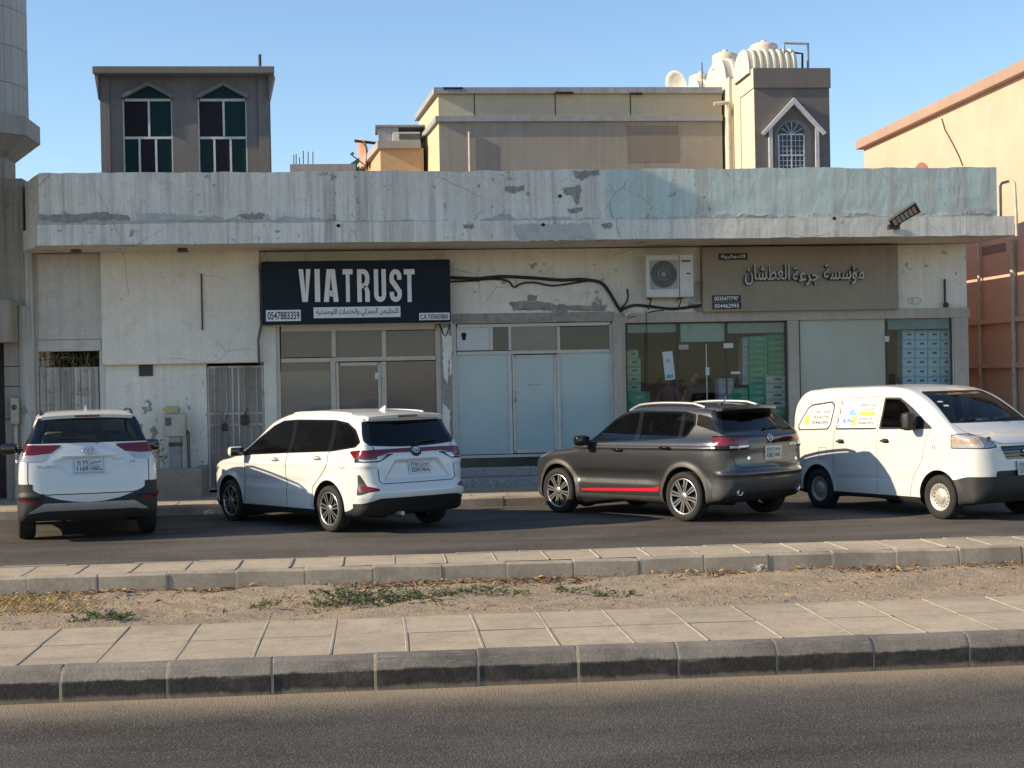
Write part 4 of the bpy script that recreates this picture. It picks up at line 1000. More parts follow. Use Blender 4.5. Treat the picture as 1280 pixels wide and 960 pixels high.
# ================================================================ THINGS ON AND IN THE SHOP FRONT
def wtext(mb, s, px0, px1, py0, py1, Y, bold=0, mi=0, depth=0.0):
    a, b, c, d = fq(px0, px1, py0, py1, Y); return put_text(mb, s, ((a+b)/2, Y, (c+d)/2), (1, 0, 0), (0, 0, 1), b-a, d-c, bold, mi, depth)
NAVY = mat('navy_sign_panel', (.008, .017, .028), .6, var=.25, vscale=2.5, spec=.2); SWHITE = mat('sign_white', (.72, .72, .74), .5, var=.06); INK = mat('sign_ink', (.02, .02, .022), .5)
YS = YF-.30
a, b, c, d = fq(327, 563, 325.5, 404, YS)
sg1 = thing('shop_sign', 'navy blue shop sign with heavy white capitals over the brown glass shopfront', 'sign', ((a+b)/2, YS, c))
m = MB(); m.box(a, b, YS, YF-.004, c, d); bevelled(m.build('sign_panel', NAVY, sg1), .008)
# hand-cut heavy capitals: strokes of constant weight, letter by letter
def letter(ch):
    """strokes in a 1 x 1 box: filled polygons"""
    w = .36
    def arc(cx, cy, rx, ry, a0, a1, t, n=10):
        an = np.radians(np.linspace(a0, a1, n)); o = [(cx+rx*math.cos(q), cy+ry*math.sin(q)) for q in an]; i = [(cx+(rx-t)*math.cos(q), cy+(ry-t*.42)*math.sin(q)) for q in an]
        return [[o[k], o[k+1], i[k+1], i[k]] for k in range(n-1)]
    R4 = lambda x0, x1, y0, y1: [[(x0, y0), (x1, y0), (x1, y1), (x0, y1)]]
    if ch == 'V': return [[(0, 1), (.38, 1), (.56, .22), (.56, 0), (.27, 0)], [(.62, 1), (1, 1), (.73, 0), (.562, 0), (.562, .22)]]
    if ch == 'I': return R4(0, 1, 0, 1)
    if ch == 'A': return [[(0, 0), (.34, 0), (.49, .80), (.49, 1), (.22, 1)], [(.66, 0), (1, 0), (.78, 1), (.492, 1), (.492, .80)], [(.33, .17), (.67, .17), (.63, .35), (.37, .35)]]
    if ch == 'T': return R4(0, 1, .84, 1)+R4(.31, .69, 0, .838)
    if ch == 'U': return R4(0, w, .22, 1)+R4(1-w, 1, .22, 1)+arc(.5, .22, .5, .22, 180, 360, w)
    if ch == 'R': return R4(0, w, 0, 1)+R4(w, .52, .86, 1)+R4(w, .52, .42, .56)+arc(.5, .74, .5, .26, 0, 90, w)+arc(.5, .68, .5, .26, -90, 0, w)+R4(1-w, 1, .675, .745)+[[(.52, .50), (.86, .46), (1, .30), (1, 0), (.63, 0), (.63, .30)]]
    if ch == 'S': return arc(.5, .77, .5, .23, 0, 180, w)+R4(1-w, 1, .68, .77)+[[(0, .77), (w, .77), (w, .70), (.98, .36), (1, .27), (1, .22), (1-w, .22), (1-w, .28), (.03, .60), (0, .68)]]+R4(0, w, .22, .31)+arc(.5, .22, .5, .22, 180, 360, w)
lx = [(373.5, 388.5, 'V'), (393.5, 400, 'I'), (404.5, 423, 'A'), (428.5, 441, 'T'), (446.5, 462, 'R'), (467.5, 482.5, 'U'), (487, 502, 'S'), (505, 518.5, 'T')]
for (p0, p1, ch) in lx:
    a, b, c, d = fq(p0, p1, 336.5, 377.5, YS); m = MB()
    for q in letter(ch): m.prism([(a+(b-a)*u, c+(d-c)*v) for u, v in q], 'y', YS-.022, YS-.003)
    m.build('sign_letter', SWHITE, sg1)
for (s, p0, p1, q0, q1, t0, t1, u0, u1, bold) in ((arabic('للتخليص الجمركي والخدمات اللوجستية'), 392, 500.5, 383.5, 397, 395.5, 498, 385, 396, .012), ('0547883359', 332.5, 376, 387.5, 401.5, 334.5, 374.5, 389.5, 399.5, .02), ('C.R.7050650865', 524, 562, 391, 400, 525.5, 560.5, 392.5, 398.7, .02)):
    m = MB(); fbox(m, p0, p1, q0, q1, YS-.008, YS-.002, 0, YS); wtext(m, s, t0, t1, u0, u1, YS-.0105, bold, 1); m.build('sign_plate', [SWHITE, INK], sg1)
# beige sign
Y2 = YF-.17; a, b, c, d = fq(878, 1123, 308, 388, Y2)
sg2 = thing('shop_sign', 'beige shop sign with raised white and black Arabic letters above the green carton shop', 'sign', ((a+b)/2, Y2, c))
BEI = plaster('beige_sign_panel', (.34, .29, .22), (.24, .20, .15), .5, 0, None, 0)
m = MB(); m.box(a, b, Y2, YF-.004, c, d); bevelled(m.build('sign_panel', BEI, sg2), .006)
for s, p0, p1, q0, q1 in (('مؤسسة', 1030, 1080, 330, 355), ('جرعة', 991, 1024, 334, 357), ('العطشان', 931, 987, 330, 356)):
    m = MB(); wtext(m, arabic(s), p0-1.2, p1-1.2, q0+.8, q1+.8, Y2-.035, .035, 1, .02); wtext(m, arabic(s), p0, p1, q0, q1, Y2-.06, .01, 0, .008); m.build('sign_letters', [mat('dull_white_letter', (.50, .48, .44), .6), INK], sg2)
for (s, p0, p1, q0, q1) in ((arabic('التجارية'), 898, 934.5, 316.5, 325), ('0535477797', 890, 926, 369, 377.3), ('054462993', 890.3, 926.5, 378, 386.5)):
    m = MB(); fbox(m, p0, p1, q0, q1, Y2-.008, Y2-.002, 1, Y2); wtext(m, s, p0+3, p1-3, q0+1.6, q1-1.6, Y2-.0105, .02, 0); m.build('sign_plate', [SWHITE, INK], sg2)
# air conditioner on its brackets
YA = YF-.40; a, b, c, d = fq(808, 867, 318, 371.5, YA)
ac = thing('air_conditioner', 'white outdoor air conditioner with a round fan grille, left of the beige sign', 'air conditioner', ((a+b)/2, YA, c))
ACW = mat('aged_white_casing', (.62, .61, .57), .5, var=.08, bump=.05); ACG = mat('grille_grey', (.10, .10, .10), .6)
m = MB(); m.box(a, b, YA, YF-.10, c, d); bevelled(m.build('casing', ACW, ac), .018, 3)
m = MB(); fbox(m, 812, 847.5, 325, 361.5, YA-.006, YA-.001, 0, YA); m.build('fan_panel', mat('grille_light_grey', (.36, .36, .34), .6), ac)
x, z = onY(829.5, 343, YA); m = MB(); m.disc((x, YA-.008, z), .235, 'y', 36); fan = m.build('fan_opening', ACG, ac)
m = MB(); m.lathe([(.24, 0), (.245, -.01), (.235, -.014)], (x, YA-.006, z), 'y', 36)
for k in range(-7, 8):
    h = math.sqrt(max(0, .232**2-(k*.03)**2)); m.tube([(x+k*.03, YA-.016, z-h), (x+k*.03, YA-.016, z+h)], .0045, 4)
m.lathe([(.11, 0), (.112, -.006), (.10, -.008)], (x, YA-.012, z), 'y', 24); m.disc((x, YA-.02, z), .045, 'y', 16); m.build('fan_guard', mat('guard_grey', (.28, .28, .27), .5), ac)
m = MB(); fbox(m, 848.6, 849.6, 319, 371, YA-.004, YA-.001, 0, YA); m.build('casing_seam', ACG, ac)
for (p0, p1, q0, q1) in ((852, 863, 325, 327.5), (858, 863, 341, 343)): m = MB(); fbox(m, p0, p1, q0, q1, YA-.004, YA-.001, 0, YA); m.build('name_plate', ACG, ac)
for px in (815, 853):
    x, z = onY(px, 372, YA); m = MB(); m.tube([(x, YA+.02, c-.015), (x, YF-.01, c-.015)], .014, 6); m.tube([(x, YA+.06, c-.02), (x+.0, YF-.012, c-.20)], .012, 6); m.build('bracket', ROD, ac)
# cables
def cable(pts, r, label, group=None, Y=YF-.035):
    q = [(*onY(px, py, Y),) for px, py in pts]; s = spline([p for p in q], 6, False); m = MB(); m.tube([(p[0], Y-.01*math.sin(i*.7), p[1]) for i, p in enumerate(s)], r, 7)
    o = m.build('cable', mat('cable_black', (.022, .020, .019), .7, var=.3), None); tag(o, label, 'cable', group); return o
cable([(563, 347), (600, 348), (620, 346), (660, 347), (700, 350), (735, 350), (752, 354), (762, 366), (770, 380), (777, 390)], .030, 'thick black cable bundle looping across the wall above the pale blue shopfront')
cable([(563, 352), (590, 351), (618, 349), (636, 352), (643, 359), (650, 355), (664, 353), (690, 357), (715, 354), (740, 350)], .017, 'thinner sagging black cable under the thick cable bundle')
cable([(777, 387), (790, 382), (812, 383), (840, 386), (862, 384), (880, 381)], .026, 'black cable running under the air conditioner to the beige sign')
cable([(775, 386), (783, 378), (785, 369), (784, 361)], .014, 'cut black cable end bent upwards beside the air conditioner')
cable([(807, 388), (809, 420), (809, 470), (810, 505)], .007, 'thin black wire hanging down over the clear shop window', Y=YF-.06)
cable([(783, 398), (800, 394), (818, 389), (830, 388)], .010, 'thin black wire sagging between the camera and the air conditioner')
cable([(563, 404), (556, 420), (552, 412), (549, 405)], .010, 'black wire loop hanging below the navy sign corner', Y=YF-.05)
# cctv camera on the pier
x, z = F(780, 393); o = MB(); o.tube([(x+.10, YF-.05, z+.03), (x-.02, YF-.16, z-.01)], .035, 10); cc = thing('security_camera', 'small white bullet camera on the pier under the cables', 'camera', (x, YF-.05, z)); o.build('housing', ACW, cc); m = MB(); m.disc((x-.024, YF-.166, z-.012), .026, 'y', 12); m.build('lens', CM['gloss'], cc); m = MB(); m.tube([(x+.05, YF-.07, z+.02), (x+.07, YF-.005, z+.05)], .012, 6); m.build('bracket', ACW, cc)
# solar flood light on the canopy edge
x, z = onY(1119, 285, YC-.05)
fl = thing('floodlight', 'black solar street light tilted up on the edge of the canopy', 'floodlight', (x, YC-.02, z))
m = MB(); m.box(x-.13, x-.02, YC-.10, YC-.013, z-.02, z+.06); m.box(x-.04, x+.07, YC-.09, YC-.018, z-.02, z+.05); m.tube([(x+.03, YC-.07, z+.02), (x+.14, YC-.16, z+.18)], .022, 8); m.build('bracket', mat('floodlight_black', (.03, .028, .027), .5), fl)
cx, cz = onY(1130, 269, YC-.22); U = Vector((.78, -.30, .50)).normalized(); W = Vector((.55, .35, -.15)); W = (W-U*W.dot(U)).normalized(); Nn = U.cross(W).normalized()
def slab(mb, c, hu, hw, t, mi=0): mb.add([Vector(c)+U*a+W*b_+Nn*t_ for t_ in (-t, t) for a, b_ in ((-hu, -hw*.75), (hu, -hw), (hu, hw), (-hu, hw*.75))], [(3, 2, 1, 0), (4, 5, 6, 7), (0, 1, 5, 4), (1, 2, 6, 5), (2, 3, 7, 6), (3, 0, 4, 7)], mi)
m = MB(); slab(m, (cx, YC-.22, cz), .27, .15, .022); hd = m.build('lamp_head', mat('floodlight_black', (.03, .028, .027), .5), fl)
for i in range(6):
    m = MB(); sgn = -1 if Nn.z > 0 else 1; slab(m, Vector((cx, YC-.22, cz))+U*(-.19+.076*i)+Nn*sgn*.025, .028, .10, .004); m.build('led_strip', mat('led_lens', (.45, .42, .35), .4), hd)
# electricity meter on its pedestal, a concrete planter in front of it
YM = YF-.45; a, b, c, d = fq(204, 232, 517, 546, YM)
mt = thing('meter_box', 'beige meter box with a yellow cap standing on a grey pedestal', 'meter box', ((a+b)/2, YM+.1, ZS))
MBX = mat('meter_beige', (.44, .40, .33), .6, var=.2, bump=.1)
m = MB(); m.rbox(a, b, YM, YM+.24, c, d, .025, 3); m.build('box', MBX, mt)
m = MB(); fbox(m, 206.5, 214, 522, 532, YM-.012, YM-.001, 0, YM); m.build('meter_window', mat('meter_window', (.10, .085, .07), .3), mt)
m = MB(); p = [onY(px, py, YM) for px, py in ((203, 511), (208, 508), (219, 508), (224, 511), (222, 516), (206, 516.5))]; m.prism(p, 'y', YM-.02, YM+.22); bevelled(m.build('cap', mat('faded_yellow', (.42, .36, .17), .7, var=.25), mt), .01)
m = MB(); fbox(m, 211, 226, 546.5, 600, YM+.03, YM+.2, 0, YM, ZS-.02); m.build('pedestal', mat('pedestal_concrete', (.30, .28, .25), .9, var=.25, bump=.3), mt)
m = MB(); fbox(m, 210.5, 226.5, 553, 558, YM+.02, YM+.21, 0, YM); m.build('strap', ROD, mt)
m = MB(); x, z = onY(233, 540, YM+.1); m.tube([(x, YM+.1, z+.02), (x+.03, YM+.1, z), (x+.035, YM+.1, ZS)], .03, 8); m.build('conduit', mat('grey_conduit', (.12, .11, .10), .7, var=.3), mt)
YP = 25.55; a, b, c, d = fq(140, 252, 586, 620, YP)
pl = thing('planter_wall', 'low grey cement block wall around the foot of the meter box', 'planter', ((a+b)/2, YP, ZS))
CEM = slab_mat('cement_block', (.30, .265, .215), .2, .6)
m = MB(); zt = onY(225, 586, YP)[1]; m.box(a, b, YP, YP+.14, ZS-.03, zt); m.box(b-.14, b-.002, YP+.142, YF-.02, ZS-.03, zt-.004); m.box(a, a+.14, YP+.142, YF-.02, ZS-.03, zt-.004); bevelled(m.build('block_wall', CEM, pl), .014, 2)
m = MB(); m.box(a+.15, b-.15, YP+.15, YF-.02, ZS-.03, zt-.12); m.build('soil', SAND, pl)
# cartons behind the glass
CART = {'green': mat('green_carton', (.02, .32, .205), .6, var=.12), 'mint': mat('pale_green_carton', (.25, .38, .28), .6, var=.12), 'white': mat('white_carton', (.50, .51, .50), .6, var=.10), 'lilac': mat('lilac_carton', (.38, .38, .46), .6, var=.1), 'blue': mat('pale_blue_carton', (.66, .74, .78), .6, var=.08)}
CMARK = mat('carton_print', (.30, .36, .33), .6); CDARK = mat('carton_dark_print', (.03, .06, .07), .6)
_protos = {}
def carton(px0, px1, py0, py1, Y, kind, label, group):
    a, b, c, d = fq(px0, px1, py0, py1, Y); w, h = b-a, d-c
    key = (kind, round(w, 2), round(h, 2))
    if key not in _protos:
        o = thing('carton', label, 'carton', ((a+b)/2, Y, c), group); k = MB(); k.box(-w/2+.003, w/2-.003, 0, .30, .002, h-.003); k.build('box', CART[kind], o, world=False)
        k = MB(); k.box(-w*.12, w*.22, -.003, -.0005, h*.40, h*.62, 0); k.build('printed_label', CDARK if kind in ('mint', 'white', 'blue') else CMARK, o, world=False)
        k = MB(); k.box(-w/2+.006, w/2-.006, -.002, -.0004, h*.86, h*.90); k.build('lid_edge', CDARK, o, world=False); _protos[key] = o
    else:
        o = copy_tree(_protos[key]); o.location = ((a+b)/2, Y, c); o['label'] = label; o['group'] = group
    return o
YI = YF+.22
for j in range(10): carton(936, 959.5, 420+j*7.4, 427.4+j*7.4, YI, 'green', 'green carton in the inner tall stack behind the clear shop window', 'green cartons stacked in the shop')
for j in range(7): carton(960, 984, 417+j*7.4, 424.4+j*7.4, YI+.05, 'green', 'green carton in the outer tall stack against the right edge of the shop window', 'green cartons stacked in the shop')
for j in range(4): carton(957, 984, 469+j*10, 479+j*10, YI-.05, 'white', 'white carton in the low pile under the outer green stack', 'white cartons under the green stack')
for j in range(4): carton(957, 984, 509+j*10, 519+j*10, YI-.05, 'green', 'green carton in the base of the outer stack, under the white pile', 'green cartons stacked in the shop')
for j in range(5): carton(928, 935.5, 421+j*12, 433+j*12, YI+.05, 'lilac', 'narrow lilac carton standing left of the inner green stack', 'lilac cartons in the shop')
for j in range(4): carton(916, 935, 485+j*9, 494+j*9, YI-.02, 'green', 'green carton in the short stack right of the glass door', 'green cartons stacked in the shop')
for j in range(4): carton(936, 956, 494.5+j*9, 503.5+j*9, YI-.06, 'green', 'green carton in the low row before the white pile', 'green cartons stacked in the shop')
for j in range(3): carton(898, 917, 473+j*20, 493+j*20, YI+.02, 'lilac', 'large lilac carton standing just right of the shop door', 'lilac cartons in the shop')
for j in range(5): carton(783.5, 801 if j else 798, 437+j*10.5, 447.5+j*10.5, YI, 'mint', 'pale green carton stacked at the left edge of the shop window', 'pale green cartons in the shop')
for j in range(3): carton(784, 812, 489.5+j*14, 503.5+j*14, YI-.1, 'green', 'green carton at the foot of the pale green stack', 'green cartons stacked in the shop')
for i, (x0, x1) in enumerate(((1128, 1143.5), (1144, 1159.5), (1160, 1175), (1175.5, 1189))):
    for j in range(9): carton(x0, x1, 412.5+j*11.5, 424+j*11.5, YF+.30+.01*i, 'blue', ['pale blue carton in the leftmost column behind the right shop window', 'pale blue carton in the second column behind the right shop window', 'pale blue carton in the third column behind the right shop window', 'pale blue carton in the rightmost column behind the right shop window'][i], 'pale blue cartons behind the glass')
def notice(px, py, w, h, label, tilt=0.0, Y=YF+.038, m_=None, mark=True):
    x, z = F(px, py); k = MB(); c_, s_ = math.cos(tilt), math.sin(tilt); sx, sz = w/69/2, h/69/2
    P = lambda u, v, y: (x+u*c_-v*s_, y, z+u*s_+v*c_)
    k.add([P(u, v, y) for y in (Y, Y+.002) for u, v in ((-sx, -sz), (sx, -sz), (sx, sz), (-sx, sz))], [(0, 1, 2, 3), (7, 6, 5, 4), (0, 4, 5, 1), (1, 5, 6, 2), (2, 6, 7, 3), (3, 7, 4, 0)], 0)
    if mark: k.add([P(u, v, Y-.001) for u, v in ((-sx*.7, -sz*.9), (sx*.7, -sz*.9), (sx*.7, -sz*.62), (-sx*.7, -sz*.62))], [(0, 1, 2, 3)], 1); k.add([P(u, v, Y-.001) for u, v in ((-sx*.35, sz*.2), (sx*.35, sz*.2), (sx*.35, sz*.45), (-sx*.35, sz*.45))], [(0, 1, 2, 3)], 2)
    o = k.build('notice', [m_ or mat('notice_paper', (.50, .56, .55), .7, var=.06), mat('notice_blue', (.12, .30, .34), .7), mat('notice_grey', (.30, .33, .33), .7)]); tag(o, label, 'notice'); return o
notice(836.5, 457, 13, 36, 'tall white notice taped slightly askew on the clear shop window', .09)
notice(885, 464, 5, 10, 'small white card stuck beside the glass door edge', 0, mark=False); notice(920, 466, 12, 3.2, 'narrow white strip stuck on the glass right of the door', 0, mark=False); notice(855, 434.5, 12, 5, 'small beige label at the top of the glass door', 0, YF+.026, mat('beige_label', (.36, .31, .24), .7), False)
# people inside the shop
def skin_figure(name, joints, edges, m_, parent, sub=2):
    me = bpy.data.meshes.new(name); me.from_pydata([j[0] for j in joints], edges, []); o = bpy.data.objects.new(name, me); COL.objects.link(o); o.parent = parent; me.materials.append(m_)
    sk = o.modifiers.new('skin', 'SKIN'); sk.use_smooth_shade = True
    for i, j in enumerate(joints): me.skin_vertices[0].data[i].radius = (j[1], j[1]*(j[2] if len(j) > 2 else 1))
    me.skin_vertices[0].data[0].use_root = True
    s_ = o.modifiers.new('sub', 'SUBSURF'); s_.levels = sub; s_.render_levels = sub; return o
SKIN = mat('skin', (.30, .17, .11), .6, var=.1, space='object'); HAIR = mat('black_hair', (.015, .012, .010), .6, space='object')
def standing(x, y, z, label, shirt, arms, face):
    t = thing('person', label, 'person', (x, y, z)); t.rotation_euler = (0, 0, face)
    J = [((0, 0, .92), .14, .8), ((0, 0, 1.08), .135, .75), ((0, -.01, 1.29), .15, .65), ((0, 0, 1.43), .075), ((0, -.01, 1.48), .05), ((0, -.02, 1.53), .047)]
    E_ = [(0, 1), (1, 2), (2, 3), (3, 4), (4, 5)]
    for sg, (el, wr) in zip((1, -1), arms):
        b0 = len(J); J += [((sg*.17, 0, 1.385), .06), (el, .043), (wr, .031)]; E_ += [(3, b0), (b0, b0+1), (b0+1, b0+2)]
    for sg in (1, -1):
        b0 = len(J); J += [((sg*.09, 0, .86), .09), ((sg*.10, -.02, .48), .06), ((sg*.10, .01, .09), .042), ((sg*.11, -.13, .04), .035)]; E_ += [(0, b0), (b0, b0+1), (b0+1, b0+2), (b0+2, b0+3)]
    skin_figure('body', J, E_, shirt, t)
    hz = 1.62
    k = MB(); k.lathe([(.001, -.125), (.045, -.118), (.07, -.08), (.082, -.03), (.088, .03), (.082, .08), (.055, .115), (.001, .128)], (0, -.03, hz), 'z', 24)
    k.tube([(0, -.112, hz+.025), (0, -.135, hz-.02), (0, -.112, hz-.035)], [.008, .016, .008], 8)
    for sg in (1, -1): k.rbox(sg*.086-.01, sg*.086+.01, -.045, -.005, hz-.03, hz+.03, .009, 2)
    hd = k.build('head', SKIN, t, world=False)
    k = MB()
    for sg in (1, -1): k.disc((sg*.032, -.1135, hz+.01), .011, 'y', 10, 0, .006)
    k.disc((0, -.112, hz-.058), .022, 'y', 10, 0, .005); k.build('face_features', HAIR, hd, world=False)
    k = MB(); k.lathe([(.094, .0), (.098, .03), (.092, .08), (.066, .125), (.001, .142)], (0, -.018, hz), 'z', 24); k.lathe([(.080, -.06), (.095, .0)], (0, -.012, hz), 'z', 16, a0=rad(10), a1=rad(170)); k.build('hair', HAIR, hd, world=False)
    for (el, wr) in arms:
        el, wr = Vector(el), Vector(wr); dr_ = (wr-el).normalized(); sd_ = dr_.cross(Vector((0, 0, 1))).normalized(); up_ = sd_.cross(dr_); k = MB()
        mt_ = Matrix((( *sd_, 0), (*dr_, 0), (*up_, 0), (0, 0, 0, 1))).transposed(); mt_ = Matrix.Translation(wr) @ mt_
        k.rbox(-.04, .04, -.01, .085, -.014, .014, .013, 3, mtx=mt_)
        for f, L in zip((-.031, -.010, .011, .031), (.062, .074, .068, .052)): k.tube([mt_ @ Vector((f, .075, 0)), mt_ @ Vector((f, .075+L*.5, -.006)), mt_ @ Vector((f, .075+L*.85, -.026))], [.010, .009, .007], 6)
        k.tube([mt_ @ Vector((.035, .015, 0)), mt_ @ Vector((.062, .05, -.006)), mt_ @ Vector((.058, .08, -.018))], [.012, .010, .008], 6); k.build('hand', SKIN, t, world=False)
    return t
FLZ = .33
k = MB(); a, b, c, d = H_S3; k.box(a-.1, b+.1, YF+.26, YF+3.18, ZS-.02, FLZ); k.build('raised_floor', ROOMM, shop)
x, _ = onY(868, 480, YF+1.5); standing(x, YF+1.5, FLZ, 'person in dark clothes standing behind the glass shop door, hands held together', mat('dark_shirt', (.03, .03, .035), .9, space='object'), [((.25, -.08, 1.13), (.05, -.26, 1.20)), ((-.25, -.08, 1.13), (-.05, -.27, 1.24))], .1)
x, _ = onY(836, 490, YF+1.2); standing(x, YF+1.2, FLZ, 'person in a purple top standing inside below the tall white notice', mat('purple_shirt', (.16, .055, .11), .9, space='object'), [((.24, -.02, 1.12), (.18, -.26, 1.05)), ((-.24, -.02, 1.12), (-.18, -.26, 1.05))], -.5)
# ================================================================ NEIGHBOURS
def B(px, py, Y): return onY(px, py, Y)
# ---- left neighbour: stained block with a stone-faced post, and the minaret above it
YL = 26.45
lb = thing('mosque_building', 'dirty beige neighbouring building cut by the left edge of the picture', 'building', (onY(0, 500, YL)[0], YL, ZS))
STUC = plaster('stained_stucco', (.36, .315, .25), (.14, .115, .09), .8, .4, None, .5, 0, .7); STN = plaster('stone_facing', (.38, .345, .295), (.20, .165, .13), .5, 0, None, .3)
xl = onY(-260, 400, YL)[0]
m = MB(); x1 = onY(29, 300, YL)[0]; zt = onY(20, 223, YL)[1]; zb = onY(20, 382, YL)[1]; m.box(xl, x1, YL, YL+6, zb, zt); m.build('upper_wall', STUC, lb)
m = MB(); x1 = onY(22, 400, YL)[0]; m.box(xl, x1, YL-.5, YL+.02, onY(10, 428, YL-.5)[1], onY(10, 374, YL-.5)[1]); bevelled(m.build('beam_end', STUC, lb), .03, 2)
m = MB(); xa_, xb_ = onY(5, 500, YL)[0], onY(29, 500, YL)[0]; m.box(xa_, xb_, YL+.06, YL+1, ZS-.05, zb+.002); m.build('stone_post', STN, lb)
for py in (458, 483, 524, 560): m = MB(); z = onY(15, py, YL)[1]; m.box(xa_, xb_, YL+.052, YL+.0595, z-.006, z+.006); m.build('stone_joint', DARKHOLE, lb)
m = MB(); m.box(xl, xa_-.003, YL+.5, YL+.6, ZS-.05, zb); m.build('door_recess', mat('dark_brown_door', (.06, .045, .045), .6, var=.3), lb)
a, b, c, d = fq(14.5, 24.5, 497, 530, YL); mt2 = thing('meter_box', 'narrow pale meter box on the stone post at the left picture edge', 'meter box', ((a+b)/2, YL, c))
m = MB(); m.rbox(a, b, YL-.10, YL+.058, c, d, .015, 2); m.build('box', MBX, mt2); m = MB(); x, z = onY(19.5, 509, YL); m.lathe([(.045, 0), (.045, -.015), (.001, -.02)], (x, YL-.102, z), 'y', 14); m.build('dial', mat('meter_window', (.10, .085, .07), .3), mt2)
m = MB(); x = (a+b)/2; m.tube([(x, YL-.02, c), (x, YL-.02, ZS)], .035, 8); m.build('conduit', PIPEW, mt2)
YMN = 28.6
m = MB(); m.box(-30, -6.75, 23.8, 26.38, 5.6, 11.2); m.build('unseen_shade_block', STUC, lb)  # unseen block, added and sized to throw shade on the parapet's left part
m = MB(); m.box(-30, -6.95, 25.7, 26.38, ZS-.05, 5.598); m.build('ground_storey', STN, lb)
MARB = None
def minaret_mat(cx, cy):
    mm, n, p = new_mat('minaret_stone'); v = n.coord()
    geo = n.new('ShaderNodeNewGeometry'); sep = n.new('ShaderNodeSeparateXYZ'); n.l.new(geo.outputs['Position'], sep.inputs[0])
    ang = n.math('ARCTAN2', n.math('SUBTRACT', sep.outputs[1], cy), n.math('SUBTRACT', sep.outputs[0], cx))
    cmb = n.new('ShaderNodeCombineXYZ'); n.l.new(n.math('MULTIPLY', ang, 2.0), cmb.inputs[0]); n.l.new(sep.outputs[2], cmb.inputs[1])
    br = n.new('ShaderNodeTexBrick'); br.offset = 0; br.inputs['Scale'].default_value = 1; br.inputs['Mortar Size'].default_value = .008; br.inputs['Brick Width'].default_value = .30; br.inputs['Row Height'].default_value = .70
    br.inputs['Color1'].default_value = (.37, .355, .33, 1); br.inputs['Color2'].default_value = (.33, .315, .295, 1); br.inputs['Mortar'].default_value = (.14, .13, .12, 1); n.l.new(cmb.outputs[0], br.inputs['Vector'])
    col = n.mix(n.ramp(n.noise(4, 5, .6, v), [(.5, 0), (.8, .4)]), br.outputs['Color'], (.25, .235, .21)); n.l.new(col, p.inputs['Base Color']); p.inputs['Roughness'].default_value = .7; return mm
R_ = 1.3; cy = YMN+.4
cx = B(32.5, 80, cy)[0]-R_*1.0
def octagon(px):                                          # radius of an eight-sided block on the axis whose right outline shows at px
    r = .3
    while r < 6:
        v = [(cx+r*math.cos(t), cy+r*math.sin(t)) for t in np.radians(np.arange(22.5, 360, 45))]
        if max(proj_px((*p, 7))[0] for p in v) >= px: break
        r += .01
    return r
ro, rs = octagon(50), octagon(18); zl0, zl1, zs0 = B(40, 161, cy-ro*.9)[1], B(40, 136, cy-ro*.9)[1], B(10, 191, cy-rs*.9)[1]
def octa(mb, prof): mb.lathe(prof, (cx, cy, 0), 'z', 8, a0=rad(22.5), a1=rad(382.5), smooth=False); return mb
mn = thing('minaret', 'round grey stone minaret on a square ledge rising out of the top left corner', 'minaret', (cx, cy, ZS))
m = MB(); m.lathe([(R_, zl1-.02), (R_, zl1+2.6)], (cx, cy, 0), 'z', 56); m.build('shaft', minaret_mat(cx, cy), mn)
m = octa(MB(), [(.01, zl0), (ro, zl0), (ro, zl1), (.01, zl1)]); bevelled(m.build('ledge', STN, mn), .02)
m = octa(MB(), [(ro*.98, zl0-.003), (rs, zs0), (.01, zs0)]); m.build('corbel', STUC, mn)
m = octa(MB(), [(rs, zs0-.003), (rs, ZS)]); m.build('base', STUC, mn)
# ---- grey tower with two pointed windows
YT = 34.0
gt = thing('grey_tower', 'square grey rendered tower with two tall pointed windows, above the roof on the left', 'building', (B(230, 210, YT)[0], YT, 0))
GT = plaster('grey_tower_render', (.20, .185, .172), (.125, .115, .105), .45, 0, None, 0)
def tq(px0, px1, py0, py1, Y): return fq(px0, px1, py0, py1, Y)
a, b, c, d = tq(126, 338, 91, 260, YT)
WINS = [(154, 216), (248, 309)]
hl = [(*tq(p, q, 123, 245, YT)[:2], tq(p, q, 123, 245, YT)[2], tq(p, q, 123, 245, YT)[3]) for p, q in WINS]
m = MB(); holes_wall(m, a, b, 0, d, YT, YT+.2, hl); m.prism([(a+.01, YT+.2), (b-.01, YT+.2), (b-.75, YT+4), (a+.1, YT+4)], 'z', 0, d-.01); m.build('wall', GT, gt)
m = MB(); a2, b2, c2, d2 = tq(115, 343, 82.5, 91.5, YT-.35); m.prism([(a2, YT-.35), (b2, YT-.35), (b2-.8, YT+4.2), (a2+.1, YT+4.2)], 'z', c2, d2); bevelled(m.build('roof_slab', GT, gt), .015)
m = MB(); m.prism([(a-.001, d+.0), (a2+.02, c2+.002), (a-.001, c2-.55)], 'y', YT-.2, YT+.25); m.build('eave', GT, gt)
m = MB(); m.prism([(b+.001, d+.0), (b+.001, c2-.55), (b2-.02, c2+.002)], 'y', YT-.2, YT+.25); m.build('eave', GT, gt)
for px0, px1 in ((126.5, 138), (324, 337.5)): m = MB(); q = tq(px0, px1, 92, 260, YT); m.box(q[0], q[1], YT-.05, YT-.002, 0, c2-.003); m.build('pilaster', GT, gt)
WFR = mat('white_window_frame', (.60, .60, .60), .5); PPL = mat('purple_pane', (.018, .015, .019), .3, var=.15, vscale=1, spec=.12); GRN = mat('green_pane', (.005, .032, .032), .3, var=.15, vscale=1, spec=.12)
